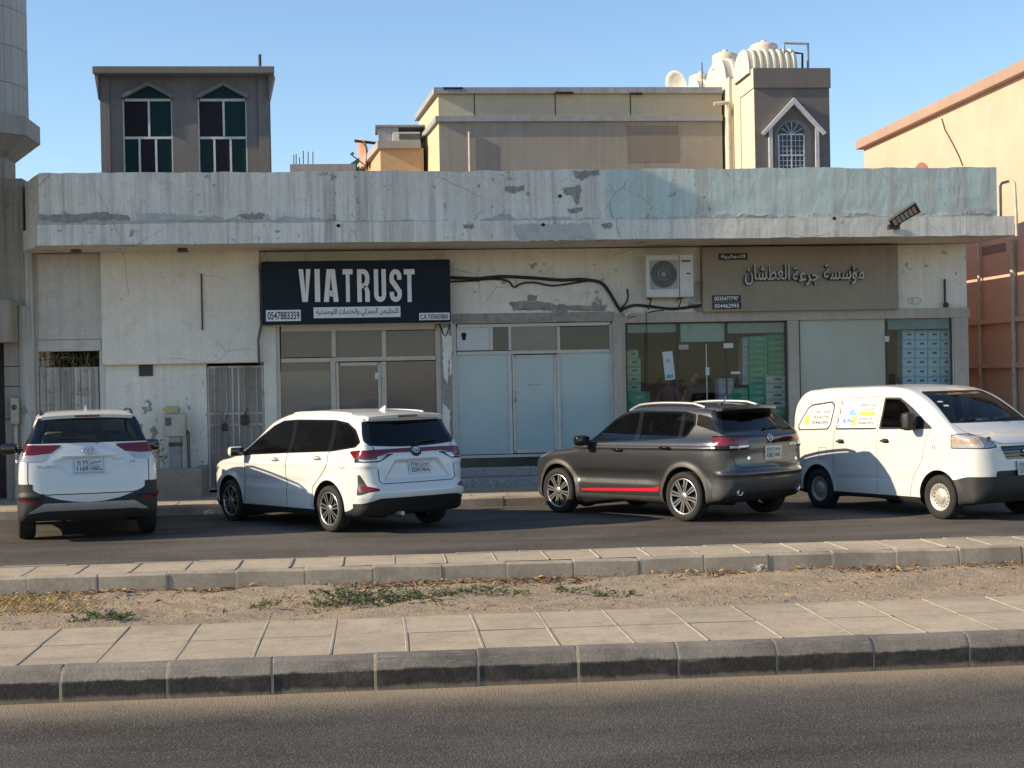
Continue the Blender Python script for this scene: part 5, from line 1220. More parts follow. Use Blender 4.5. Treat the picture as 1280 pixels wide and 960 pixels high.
for (p, q) in WINS:
    xm_ = (p+q)/2; w = MB(); yf = YT+.03
    for (u0, u1, v0, v1) in ((p, p+1.6, 124, 245), (q-1.6, q, 124, 245), (p+1.7, q-1.7, 123, 126.2), (p+1.7, q-1.7, 170.5, 173.5)): fbox(w, u0, u1, v0, v1, yf, yf+.06, 0, YT)
    fbox(w, xm_-.4, xm_+2.2, 126.4, 170.3, yf+.004, yf+.055, 0, YT)
    for t in (1/3, 2/3): xx = p+(q-p)*t; fbox(w, xx-1.3, xx+1.3, 173.7, 245, yf+.004, yf+.055, 0, YT)
    fr = w.build('window', WFR, gt)
    cells = [(p+1.6, xm_-.4, 126, 171, PPL), (xm_+2, q-1.6, 126, 171, GRN)]+[(p+(q-p)*i/3+1, p+(q-p)*(i+1)/3-1, 173, 245, (GRN, PPL, GRN)[i]) for i in range(3)]
    for (u0, u1, v0, v1, mm) in cells: w = MB(); fbox(w, u0, u1, v0, v1, yf+.03, yf+.036, 0, YT); w.build('pane', mm, fr)
    P = lambda x, y: B(x, y, YT)
    w = MB(); tri = [P(p+2, 122.8), P(q-2, 122.8), P(q-8, 117), P(xm_+1, 108.5), P(p+8, 117)]; w.prism(tri, 'y', YT-.012, YT-.002); w.build('pane', GRN, fr)
    w = MB(); o_ = [P(p-2, 123.5), P(p-2.5, 119.5), P(xm_+.5, 104.0), P(q+2.5, 119.5), P(q+2, 123.5), P(q-1.5, 123.0), P(xm_+.5, 107.5), P(p+1.5, 123.0)]
    for i in range(1, 4): pass
    w.prism(o_[:3]+[o_[6], o_[7]], 'y', YT-.14, YT-.002); w.prism([o_[2], o_[3], o_[4], o_[5], o_[6]], 'y', YT-.14, YT-.002); w.build('window_hood', GT, gt)
m = MB(); x, z = B(325, 84, YT+1); m.tube([(x, YT+1, z-.1), (x, YT+1, B(325, 68, YT+1)[1])], .035, 8); m.build('vent_pipe', ROD, gt)
# ---- long house with a yellow frieze
YH = 45.0
hs_ = thing('yellow_house', 'brown-grey house with a cream yellow frieze between grey cornices, behind the shop roof', 'building', (B(720, 210, YH)[0], YH, 0))
BRN = plaster('brown_render', (.335, .30, .255), (.23, .205, .175), .7, 0, None, 0, 0, .4); YEL = plaster('yellow_frieze_paint', (.50, .445, .32), (.36, .31, .21), .2, 0, None, 0, 0, .2); GCOR = plaster('grey_cornice_paint', (.33, .34, .35), (.17, .16, .15), .5, 0, None, 0); YSIDE = mat('yellow_side_paint', (.56, .46, .29), .85, var=.08, bump=.15, bscale=10)
xl_, xr_ = B(549, 180, YH)[0], B(903, 180, YH)[0]; z1 = B(720, 152, YH)[1]; z2 = B(720, 145, YH)[1]; z3 = B(720, 117.5, YH)[1]; z4 = B(720, 110, YH)[1]
D = 4.6; lean = -.45
def lwall(mb, x0, x1, z0, z1, e=0.0, mi=0):               # block whose left wall runs slightly askew
    v = [(x0-e, YH-e, z0), (x1, YH-e, z0), (x1, YH+D, z0), (x0+lean-e, YH+D+e, z0)]; v += [(p[0], p[1], z1) for p in v]
    mb.add(v, [(0, 3, 2, 1), (4, 5, 6, 7), (0, 1, 5, 4), (1, 2, 6, 5), (2, 3, 7, 6), (3, 0, 4, 7)], mi)
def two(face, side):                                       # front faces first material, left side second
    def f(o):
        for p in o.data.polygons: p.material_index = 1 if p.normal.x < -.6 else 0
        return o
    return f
m = MB(); lwall(m, xl_, xr_, 0, z1-.004); two(0, 1)(m.build('wall', [BRN, YSIDE], hs_))
m = MB(); lwall(m, xl_, xr_, z1, z2, .10); m.build('cornice', GCOR, hs_)
m = MB(); lwall(m, xl_, xr_, z2+.004, z3-.004); two(0, 1)(m.build('frieze', [YEL, YSIDE], hs_))
m = MB(); lwall(m, xl_-.0, xr_, z3, z4, .14); m.build('cornice', GCOR, hs_)
m = MB(); m.prism([(YH+.3, z4+.01), (YH+D+.25, z4+.01), (YH+D+.2, z4+.03), (YH+.3, z4+.03)], 'x', xl_+.1, xr_-.1); m.build('roof', GCOR, hs_)
for px in (593, 694, 788): m = MB(); x, z = B(px, 130, YH); m.box(x-.012, x+.012, YH-.012, YH-.002, z2+.01, z3-.01); m.build('panel_joint', DARKHOLE, hs_)
for px0, px1, py in ((554, 578, 111.5), (693, 716, 117.2), (786, 802, 118.3)): m = MB(); fbox(m, px0, px1, py-1.4, py+1.4, YH-.16, YH-.142, 0, YH); m.build('cornice_gap', DARKHOLE, hs_)
m = MB(); fbox(m, 784, 848, 157, 203, YH-.006, YH-.002, 0, YH); m.build('render_panel', plaster('darker_render', (.25, .215, .18), (.18, .155, .13), .4, 0, None, 0), hs_)
m = MB(); x, z = B(587, 200, YH); m.tube([(x, YH-.06, 5), (x, YH-.06, B(587, 165, YH)[1])], .04, 8); m.build('downpipe', PIPEW, hs_)
# small orange house to its left, roof clutter
YO = 47.5
oh = thing('orange_house', 'small orange house with a grey roof edge, left of the yellow frieze house', 'building', (B(500, 212, YO)[0], YO, 0))
ORG = mat('orange_render', (.52, .34, .20), .85, var=.12, bump=.2, bscale=8)
a, b, c, d = tq(476, 530, 185, 260, YO); zt = d; m = MB(); v = [(a, YO, 0), (b, YO, 0), (b, YO+5, 0), (a-.55, YO+5, 0)]; v += [(p[0], p[1], zt) for p in v]; m.add(v, [(0, 3, 2, 1), (4, 5, 6, 7), (0, 1, 5, 4), (1, 2, 6, 5), (2, 3, 7, 6), (3, 0, 4, 7)]); m.build('wall', ORG, oh)
a2, b2, c2, d2 = tq(472, 526, 176, 185, YO-.15); m = MB(); v = [(a2, YO-.15, c2), (b2, YO-.15, c2), (b2, YO+5.2, c2), (a2-.7, YO+5.2, c2)]; v += [(p[0], p[1], d2) for p in v]; m.add(v, [(0, 3, 2, 1), (4, 5, 6, 7), (0, 1, 5, 4), (1, 2, 6, 5), (2, 3, 7, 6), (3, 0, 4, 7)]); m.build('roof_edge', plaster('pale_roof_edge', (.38, .36, .33), (.25, .23, .2), .4, 0, None, 0), oh)
q = tq(473, 490, 161.5, 176, YO+1); m = MB(); m.box(q[0], q[1]+.2, YO+.6, YO+2.0, d2, q[3]); m.box(q[0]-.1, q[1]+1.1, YO+.5, YO+2.2, q[3]+.003, q[3]+.06); m.build('roof_hut', GCOR, oh)
ac2 = thing('air_conditioner', 'white air conditioner with dark grilles on the small orange house roof', 'air conditioner', (B(508, 176, YO)[0], YO+.3, d2))
q = tq(491, 525, 165, 175.5, YO); m = MB(); m.box(q[0], q[1], YO, YO+.6, d2+.002, q[3]); m.build('casing', ACW, ac2); m = MB(); q2 = tq(499, 525, 167, 174.5, YO-.01); m.box(q2[0], q2[1], YO-.02, YO-.002, q2[2], q2[3]); m.build('grille', ACG, ac2)
def dish(x, y, z, r, label, m_, az, tilt=.5, thin=mat('dish_arm', (.08, .08, .08), .5)):
    t = thing('satellite_dish', label, 'satellite dish', (x, y, z-r*1.1)); mt_ = Matrix.Translation((0, 0, r*1.1)) @ Matrix.Rotation(az, 4, 'Z') @ Matrix.Rotation(tilt, 4, 'X')
    k = MB(); k.lathe([(.001, .0), (r*.4, -.03*r/.5), (r*.75, -.10*r/.5), (r, -.19*r/.5), (r*1.005, -.185*r/.5), (r*.74, -.075*r/.5), (.001, .03)], (0, 0, 0), 'y', 28); k.v = [tuple(mt_ @ Vector(v)) for v in k.v]; k.build('reflector', m_, t, world=False)
    k = MB(); k.tube([mt_ @ Vector((0, -.15*r, -r)), mt_ @ Vector((0, -r*1.2, -.1*r))], .02, 6); k.tube([mt_ @ Vector((0, -r*1.2, -.1*r)), mt_ @ Vector((0, -r*1.0, 0))], .045, 8); k.build('feed_arm', thin, t, world=False)
    k = MB(); k.tube([(0, .08, r*1.0), (0, .12, -r*.5)], .03, 8); k.build('mast', thin, t, world=False); return t
x, z = B(459, 190, YO+3); dish(x, YO+3, z, .48, 'orange satellite dish at the left edge of the orange house', mat('orange_dish', (.50, .26, .16), .6), rad(-75), .1)
m = MB(); x, z = B(443, 176, YO+3); x2, z2_ = B(470, 179, YO+3); m.tube([(x, YO+3, z), (x2, YO+3, z2_)], .05, 8); m.build('pipe', ROD, oh)
# far left low block with rebar
YB = 52.0
fb = thing('unfinished_block', 'low grey concrete block with bare rebar rising over the parapet, right of the grey tower', 'building', (B(400, 212, YB)[0], YB, 0))
a, b, c, d = tq(363, 445, 205, 260, YB); m = MB(); m.box(a, b, YB, YB+5, 0, d); m.build('wall', GCOR, fb)
m = MB(); tri = [B(436, 206, YB+1), B(470, 206, YB+1), B(458, 193, YB+1), B(450, 196, YB+1)]; m.prism(tri, 'y', YB+1, YB+3); m.build('green_awning', mat('green_awning', (.03, .13, .09), .7), fb)
for px, t in ((367, 193), (370, 192), (374, 196), (379, 188), (385, 189), (391, 189)): m = MB(); x, z = B(px, 206, YB); m.tube([(x, YB+.1, z-.1), (x+.01, YB+.1, B(px, t, YB)[1])], .018, 5); m.build('rebar', ROD, fb)
# ---- stair tower with a gabled window, roof tanks
YW = 42.0
tw = thing('stair_tower', 'brown stair tower with a white gabled arch window and sunlit cream side walls', 'building', (B(990, 210, YW)[0], YW, 0))
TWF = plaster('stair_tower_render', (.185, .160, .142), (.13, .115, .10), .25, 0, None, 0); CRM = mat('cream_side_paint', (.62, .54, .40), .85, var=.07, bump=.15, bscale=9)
a, b, c, d = tq(943.5, 1037.5, 85.5, 260, YW)
zb_ = B(990, 110, YW)[1]
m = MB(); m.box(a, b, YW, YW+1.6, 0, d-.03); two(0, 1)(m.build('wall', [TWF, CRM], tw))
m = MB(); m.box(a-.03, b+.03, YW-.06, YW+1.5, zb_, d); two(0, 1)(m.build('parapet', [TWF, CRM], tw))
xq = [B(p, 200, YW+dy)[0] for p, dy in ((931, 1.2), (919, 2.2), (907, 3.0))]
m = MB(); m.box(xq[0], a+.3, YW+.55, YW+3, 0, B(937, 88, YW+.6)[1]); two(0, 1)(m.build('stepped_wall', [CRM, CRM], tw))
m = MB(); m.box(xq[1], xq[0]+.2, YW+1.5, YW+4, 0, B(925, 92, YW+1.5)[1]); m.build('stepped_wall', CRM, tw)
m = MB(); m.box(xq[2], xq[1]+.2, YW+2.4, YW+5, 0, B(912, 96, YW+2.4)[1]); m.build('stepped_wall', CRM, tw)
m = MB(); x, _ = B(911, 150, YW+2.3); m.tube([(x, YW+2.3, 3), (x, YW+2.3, B(911, 128, YW+2.3)[1])], .06, 8); m.tube([(x, YW+2.3, B(911, 128, YW+2.3)[1]), (x-.45, YW+2.3, B(900, 130, YW+2.3)[1])], .06, 8); m.build('downpipe', PIPEW, tw)
WTR = mat('white_trim', (.58, .58, .58), .6)
P = lambda x, y: B(x, y, YW)
for poly in ([P(951, 167), P(954.5, 169.5), P(991, 131), P(991, 123)], [P(991, 123), P(991, 131), P(1028, 169.5), P(1031.5, 167)]): m = MB(); m.prism(poly, 'y', YW-.16, YW-.002); m.build('gable_trim', WTR, tw)
for (u0, u1) in ((961, 965.5), (1019, 1023.5)): m = MB(); fbox(m, u0, u1, 160, 260, YW-.09, YW-.002, 0, YW); m.build('gable_post', WTR, tw)
def arch_poly(px0, px1, pyt, pyb, n=12):
    c0 = (px0+px1)/2; r = (px1-px0)/2; return [P(px0, pyb), P(px1, pyb)]+[P(c0+r*math.cos(t), pyt+r-r*math.sin(t)) for t in np.linspace(0, math.pi, n)]
m = MB(); m.prism(arch_poly(968, 1014, 150, 245), 'y', YW-.03, YW-.002); m.build('window_surround', plaster('window_surround_render', (.26, .225, .185), (.18, .15, .12), .2, 0, None, 0), tw)
m = MB(); m.prism(arch_poly(972.5, 1005.5, 153, 245), 'y', YW-.045, YW-.032); wi = m.build('window', mat('blue_dark_pane', (.02, .025, .04), .1, var=.2), tw)
m = MB()
for u in (973.2, 989, 1004.8): fbox(m, u-.9, u+.9, 169, 245, YW-.06, YW-.047, 0, YW)
for v in (168.5, 194.5): fbox(m, 974.2, 1003.8, v-.9, v+.9, YW-.064, YW-.048, 0, YW)
for u in (978.4, 983.6, 994.3, 999.5): fbox(m, u-.3, u+.3, 170, 245, YW-.056, YW-.0475, 0, YW)
for v in (176, 183, 189, 201, 207): fbox(m, 974.2, 1003.8, v-.3, v+.3, YW-.054, YW-.047, 0, YW)
c0 = P(989, 168.5); r = c0[0]-P(973, 168.5)[0]
for k in range(1, 6): t = math.pi*k/6; m.tube([(c0[0], YW-.055, c0[1]), (c0[0]+r*.96*math.cos(t), YW-.055, c0[1]+r*.96*math.sin(t))], .012, 4)
m.build('window_bars', WTR, wi)
TANK = mat('cream_water_tank', (.64, .58, .46), .6, var=.06)
def tank(y, w, ztop, zb, label, ribs, lid, x0, L):
    """loaf-shaped tank: an arch drawn out along x with raised ribs, flat ends"""
    h = ztop-zb; t = thing('water_tank', label, 'water tank', (x0+L/2, y, zb), 'cream water tanks on the stair tower')
    an = np.linspace(0, math.pi, 22); arch = [(w/2*math.copysign(abs(math.cos(q))**.75, math.cos(q)), h*math.sin(q)**.8) for q in an]
    xs = [(-L/2, .90), (-L/2+.03, .97)]
    for i in range(ribs):
        u = -L/2+.06+(L-.12)*i/ribs; q = (L-.12)/ribs; xs += [(u+.03*q, .955), (u+.60*q, .955), (u+.66*q, 1.0), (u+.94*q, 1.0)]
    xs += [(L/2-.03, .97), (L/2, .90)]; n = len(arch); k = MB()
    k.add([(x, p[0]*s_, p[1]*s_) for x, s_ in xs for p in arch], [(i*n+j, i*n+j+1, (i+1)*n+j+1, (i+1)*n+j) for i in range(len(xs)-1) for j in range(n-1)], 0)
    k.add([(xs[0][0], p[0]*xs[0][1], p[1]*xs[0][1]) for p in arch], [list(range(n))]); k.add([(xs[-1][0], p[0]*xs[-1][1], p[1]*xs[-1][1]) for p in arch], [list(range(n))[::-1]])
    o = k.build('shell', TANK, t, world=False); o.data.shade_smooth(); o.data.set_sharp_from_angle(angle=rad(35))
    k = MB(); lw = .42; k.lathe([(lw, -h*.2), (lw, h*.10), (lw*.95, h*.20), (lw*.6, h*.27), (lw*.22, h*.30), (lw*.2, h*.36), (.001, h*.37)], (L*lid, 0, h*.97), 'z', 24); k.build('lid', TANK, t, world=False)
    return t
zb = d-.10; xt = B(937, 95, YW)[0]; zt1 = B(965, 62.5, YW+1.0)[1]
tank(YW+1.05, 1.8, zt1, zb, 'ribbed cream water tank nearest the front of the stair tower', 7, -.02, xt, 1.50)
tank(YW+4.5, 3.0, 11.95, 10.85, 'broad cream water tank second in the row, behind the ribbed one', 5, -.30, xt+.02, 1.9)
tank(YW+8.0, 2.8, 12.0, 11.0, 'farthest cream water tank of the row, beside the white satellite dish', 5, -.30, xt+.02, 1.9)
m = MB(); m.box(xt+.06, a+1.9, YW+5.02, YW+9.6, 0, 10.99); m.box(xt+.08, a+1.9, YW+2.6, YW+5.01, 0, 10.84); m.build('rear_block', CRM, tw)
m = MB()
def poly3(pts, Y): return [(*onY(px, py, Y)[:1], Y, onY(px, py, Y)[1]) for px, py in pts]
m.tube(poly3([(980, 70), (980, 53.5), (1010, 55), (1010, 88)], YW+.4), .045, 8); m.build('tank_pipe', mat('grey_water_pipe', (.26, .27, .28), .5), tw)
m = MB(); m.tube(poly3([(993, 66), (1003, 67), (1003, 88)], YW+.6), .035, 8); m.build('tank_pipe', ROD, tw)
x, z = B(851, 106, YH+.8); dish(x, YH+.8, z, .50, 'white satellite dish on the house roof left of the cream tanks', mat('white_dish', (.58, .56, .50), .5), rad(-62), .35)
m = MB(); x, z = B(878, 110, YH+1); m.tube([(x, YH+1, z-.4), (x, YH+1, B(878, 78, YH+1)[1])], .018, 5); m.build('aerial', ROD, hs_)
# ---- tall pink house along the right edge, side wall in full sun
XP = 12.5
pk = thing('pink_house', 'tall salmon pink house on the right with a long sunlit blank side wall', 'building', (XP+3, 30, 0))
PNK = plaster('salmon_paint', (.68, .44, .32), (.55, .36, .26), .25, 0, None, .25, 0, .25); PNB = plaster('brick_edge', (.40, .27, .20), (.30, .19, .14), .4, 0, None, 0)
yfar, ztop = onX(1080, 185, XP); ztop = onX(1180, 140, XP)[1]
m = MB(); m.box(XP, XP+9, 26.8, yfar, -.3, ztop); m.build('wall', PNK, pk)
m = MB(); m.box(XP-.16, XP+9, 26.62, yfar+.16, ztop+.002, ztop+.24); bevelled(m.build('roof_edge', PNB, pk), .02)
for py, px in ((403, 1225), (457, 1225)): m = MB(); y_, z = onX(px, py, XP); m.box(XP-.10, XP-.002, 26.8, yfar, z-.05, z+.05); m.build('ledge', PNK, pk)
for (px, t, bt, r) in ((1223, 304, 560, .035), (1265, 300, 560, .05)): m = MB(); y_, zt = onX(px, t, XP-.08); m.tube([(XP-.08, y_, 0), (XP-.08, y_, zt)], r, 8); m.build('downpipe', PIPEW, pk)
y0_, z0_ = onX(1151, 203, XP); k = MB(); k.add([(XP-.012, y0_+.55*math.cos(t), z0_-.42+.42*math.sin(t)) for t in np.linspace(0, 2*math.pi, 24, endpoint=False)], [list(range(24))]); k.build('round_niche', mat('niche_brown_paint', (.30, .13, .08), .9), pk)
for px, py, h in ((1092, 174, 8), (1097, 172, 6), (1102, 170, 6), (1180, 130, 9), (1186, 127, 8), (1192, 124, 7), (1276, 88, 12)):
    m = MB(); y_, z = onX(px, py+4, XP+.1); m.tube([(XP+.1, y_, z-.2), (XP+.1, y_, onX(px, py-h*.5, XP+.1)[1])], .02, 5); m.build('rebar', ROD, pk)
m = MB(); pts = [onX(px, py, XP-.02) for px, py in ((1177, 148), (1181, 162), (1190, 178), (1199, 196), (1203, 207))]; m.tube([(XP-.02, p[0], p[1]) for p in pts], .012, 5); m.build('hanging_wire', ROD, pk)
m = MB(); (y0_, z0_), (y1_, z1_) = onX(1228, 320, XP), onX(1257, 303, XP); m.box(XP-.006, XP-.002, y1_, y0_, z0_, z1_); m.build('painted_shade_patch', plaster('shade_patch_paint', (.30, .20, .16), (.2, .14, .11), .3, 0, None, 0), pk)  # dark rectangle: a shaded area of the wall put in as colour
x, z = onY(1229, 200, 30); m = MB(); m.tube([(x, 30, ZC), (x, 30, z), (x+.03, 30, z+.12), (x+.10, 30, z+.1)], .035, 8); o = m.build('roof_pipe', ROD, shop)
# ---------------------------------------------------------------- white compact SUV seen from behind (left)
def white_suv():
    root = thing('parked_suv', 'white compact SUV seen squarely from behind, with a black lower bumper, farthest left', 'car', (0, 0, 0), 'cars parked along the kerb')
    wb = 2.685; r = .345
    side = [(-.78, .30), (-.86, .42), (-.885, .62), (-.865, .80), (-.845, .98), (-.80, 1.15), (-.735, 1.32), (-.64, 1.52), (-.60, 1.635, 'c'), (-.40, 1.685), (.1, 1.715), (.7, 1.715), (1.25, 1.67), (1.62, 1.56), (2.35, 1.12), (2.5, 1.06), (3.05, .98), (3.32, .88), (3.46, .72), (3.5, .5), (3.44, .32), (3.2, .24), (1.3, .23), (-.5, .27)]
    plan = [(-.9, 0), (-.885, .45), (-.84, .68), (-.74, .795), (-.3, .838), (.3, .845), (1.6, .845), (2.7, .835), (3.15, .77), (3.4, .55), (3.5, .25), (3.52, 0), (3.5, -.25), (3.4, -.55), (3.15, -.77), (2.7, -.835), (1.6, -.845), (.3, -.845), (-.3, -.838), (-.74, -.795), (-.84, -.68), (-.885, -.45)]
    hf = [(0, 1.76), (.40, 1.745), (.545, 1.70), (.60, 1.62), (.665, 1.40), (.765, 1.16), (.815, 1.04), (.838, .90), (.845, .72), (.842, .50), (.82, .30), (.78, .22)]
    front = hf+[(-a, b) for a, b in hf[::-1] if a > 0]
    hatch = spline([(.0, .60), (.40, .62), (.66, .72), (.71, .80), (.70, 1.0), (.66, 1.28), (-.66, 1.28), (-.70, 1.0), (-.71, .80), (-.66, .72), (-.40, .62)])
    rec = spline([(-.40, 1.045, 'c'), (-.24, .86, 'c'), (.24, .86, 'c'), (.40, 1.045, 'c'), (.22, 1.10, 'c'), (-.22, 1.10, 'c')], 2)
    bumps = [lambda x, y, z: .028*sstep(.02, -.03, poly_sdf(rec, y, z))*(x < -.5) if True else 0,
             lambda x, y, z: -.02*sstep(.04, -.02, np.abs(z-.60)-.02)*(x < -.6)*(np.abs(y) > .55)]
    b = Body(side, plan, front, wb, .40, arch_z=r+.02, crown=.06, bow_r=.06, bumps=bumps, kz=.06, kp=.08)
    c = Car(root, b)
    c.arches(CM['under'])
    rg = R_rear([(-.74, 1.285, 'c'), (.74, 1.285, 'c'), (.70, 1.38, 'c'), (.575, 1.62, 'c'), (-.575, 1.62, 'c'), (-.70, 1.38, 'c')], -.45)
    gl = R_rear([(-.56, 1.30, 'c'), (.56, 1.30, 'c'), (.59, 1.325, 'c'), (.48, 1.58, 'c'), (.45, 1.60, 'c'), (-.45, 1.60, 'c'), (-.48, 1.58, 'c'), (-.59, 1.325, 'c')], -.45)
    # brake light in the spoiler's lip, then the pane, then its dark surround
    c.cut('rear_window', gl, TINT2, -.004)
    sidewrap = lambda sg: R_side([(-.80, 1.29, 'c'), (-.34, 1.30, 'c'), (-.44, 1.56, 'c'), (-.70, 1.58, 'c')], sg, .4)
    c.cut('rear_window_surround', rg, CM['gloss'])
    for sg in (1, -1):
        q = lambda L: [(sg*a, bb, *e) for a, bb, *e in L]
        c.cut('tail_lamp', R_or(R_rear(q([(.95, 1.275, 'c'), (.30, 1.262, 'c'), (.44, 1.158, 'c'), (.62, 1.138, 'c'), (.95, 1.14, 'c')]), -.52), R_side([(-.95, 1.275, 'c'), (-.46, 1.235, 'c'), (-.56, 1.14, 'c'), (-.95, 1.14, 'c')], sg, .6)), CM['red'], .004)
        c.cut('reversing_lamp', R_or(R_rear(q([(.95, 1.14, 'c'), (.62, 1.138, 'c'), (.46, 1.155, 'c'), (.54, 1.062, 'c'), (.70, 1.05, 'c'), (.95, 1.085, 'c')]), -.52), R_side([(-.95, 1.14, 'c'), (-.56, 1.14, 'c'), (-.64, 1.09, 'c'), (-.95, 1.085, 'c')], sg, .6)), CM['clear'], .004)
        c.cut('rear_reflector', R_rear(q([(.60, .565, 'c'), (.82, .585, 'c'), (.80, .54, 'c'), (.62, .52, 'c')]), -.4), CM['red'])
        c.cut('front_door_window', R_side([(.66, 1.16, 'c'), (1.92, 1.14, 'c'), (1.55, 1.44), (1.30, 1.56), (.68, 1.60, 'c')], sg), TINT2)
        c.cut('rear_door_window', R_side([(-.14, 1.18, 'c'), (.58, 1.165, 'c'), (.60, 1.60, 'c'), (.02, 1.58, 'c')], sg), TINT2)
        c.cut('quarter_window', R_side([(-.46, 1.22, 'c'), (-.20, 1.19, 'c'), (-.05, 1.57, 'c'), (-.34, 1.53, 'c')], sg), TINT2)
        c.cut('window_trim', R_side([(-.50, 1.20, 'c'), (.6, 1.14, 'c'), (2.02, 1.115, 'c'), (1.56, 1.47), (1.28, 1.595), (.68, 1.63, 'c'), (.0, 1.615), (-.40, 1.55, 'c')], sg), CM['black'])
    c.cut('windscreen', R_nose([(-.68, 1.10, 'c'), (.68, 1.10, 'c'), (.56, 1.60, 'c'), (-.56, 1.60, 'c')], 1.4), TINT2)
    skid = R_rear([(-.74, .375, 'c'), (-.53, .51, 'c'), (.53, .51, 'c'), (.74, .375, 'c'), (.52, .41, 'c'), (-.52, .41, 'c')], -.3)
    c.cut('skid_plate', skid, CM['silver'], .012)
    low = R_or(R_rear([(-1.0, .20, 'c'), (1.0, .20, 'c'), (1.0, .765, 'c'), (.735, .765, 'c'), (.66, .69), (.52, .615), (-.52, .615), (-.66, .69), (-.735, .765, 'c'), (-1.0, .765, 'c')], -.55),
               lambda x, y, z: np.maximum(z-.40-.365*sstep(-.30, -.62, x), .66-np.abs(y)))
    archtrim = lambda x, y, z: np.maximum(np.minimum(np.hypot(x, z-b.az), np.hypot(x-wb, z-b.az))-.455, .5-np.abs(y))
    c.cut('bumper_and_sill_cladding', R_or(low, archtrim), CM['trim'], .003)
    c.finish('body', WHITE, CM['seat_light'])
    seams(c, [('rear', [(.685, .66), (.715, .80), (.71, 1.06)]), ('rear', [(-.685, .66), (-.715, .80), (-.71, 1.06)]), ('rear', [(-.685, .655), (-.50, .62), (.5, .62), (.685, .655)]),
              ('side', [(.62, 1.13), (.62, .42)]), ('side', [(-.22, 1.19), (-.06, 1.0), (.05, .80), (.25, .70)]), ('side', [(1.75, 1.14), (1.80, .9), (1.75, .42)])])
    handle(c, .85, 1.02, CM['chrome']); handle(c, .0, 1.03, CM['chrome'])
    spoiler(c, .54, -.50, .175, .045, WHITE)
    roof_rail(c, .545, -.42, 1.2, CM['black'])
    fin(c, -.12, WHITE)
    P, N = b.rear([(0, 1.175), (0, .985), (.50, .985), (-.52, .985)])
    badge(c, P[0], N[0], .075, CM['chrome'], 'ovals')
    plate(root, P[1], N[1], [(arabic('صدن')[::1], .085, .04, .12, .05), ('١١٦٩', -.075, .04, .13, .055), ('NSD', .08, -.042, .10, .05), ('1169', -.075, -.042, .13, .058)], CM)
    mb = MB(); p, x, u, n = frame_on(P[2], N[2]); put_text(mb, 'RUSH', p+n*.006, x, u, .21, .032, .02, 0, .003); mb.build('badge_lettering', CM['silver'], root, world=False); mb = MB(); p, x, u, n = frame_on(P[3], N[3]); put_text(mb, '1.5', p+n*.006+u*.04, x, u, .06, .032, .02, 0, .003)
    mb.build('badge_lettering', CM['silver'], root, world=False)
    # garnish bar over the plate, wiper
    q = resample([(-.33, 1.115), (.33, 1.115)], .03); P, N = b.rear(q); mb = MB(); rails(mb, P, N, .022, .012); mb.build('plate_garnish', WHITE, root, world=False)
    wiper(c, [(-.10, 1.295), (.05, 1.335), (.35, 1.345)])
    door_mirror(c, 1.78, 1.13, (1, -1), CM['gloss'], w=.22, h=.165)
    for sx, sg in ((0, 1), (0, -1), (wb, 1), (wb, -1)): make_wheel(root, sx, sg*.735, r, .215, .215, sg, (5, .035, .03), CM)
    underbody(root, -.55, 3.1, .55, .26)
    for y, x in ((.36, 1.05), (-.36, 1.05)): seat_mb(x, y, .5, 1.32).build('front_seat', CM['seat_light'], root, world=False)
    for y in (.40, 0, -.40): seat_mb(.12, y, .40, 1.30).build('rear_seat', CM['seat_light'], root, world=False)
    mb = MB(); mb.rbox(1.75, 2.25, -.68, .68, .80, 1.06, .05, 2); mb.build('dashboard', CM['seat'], root, world=False)
    return root
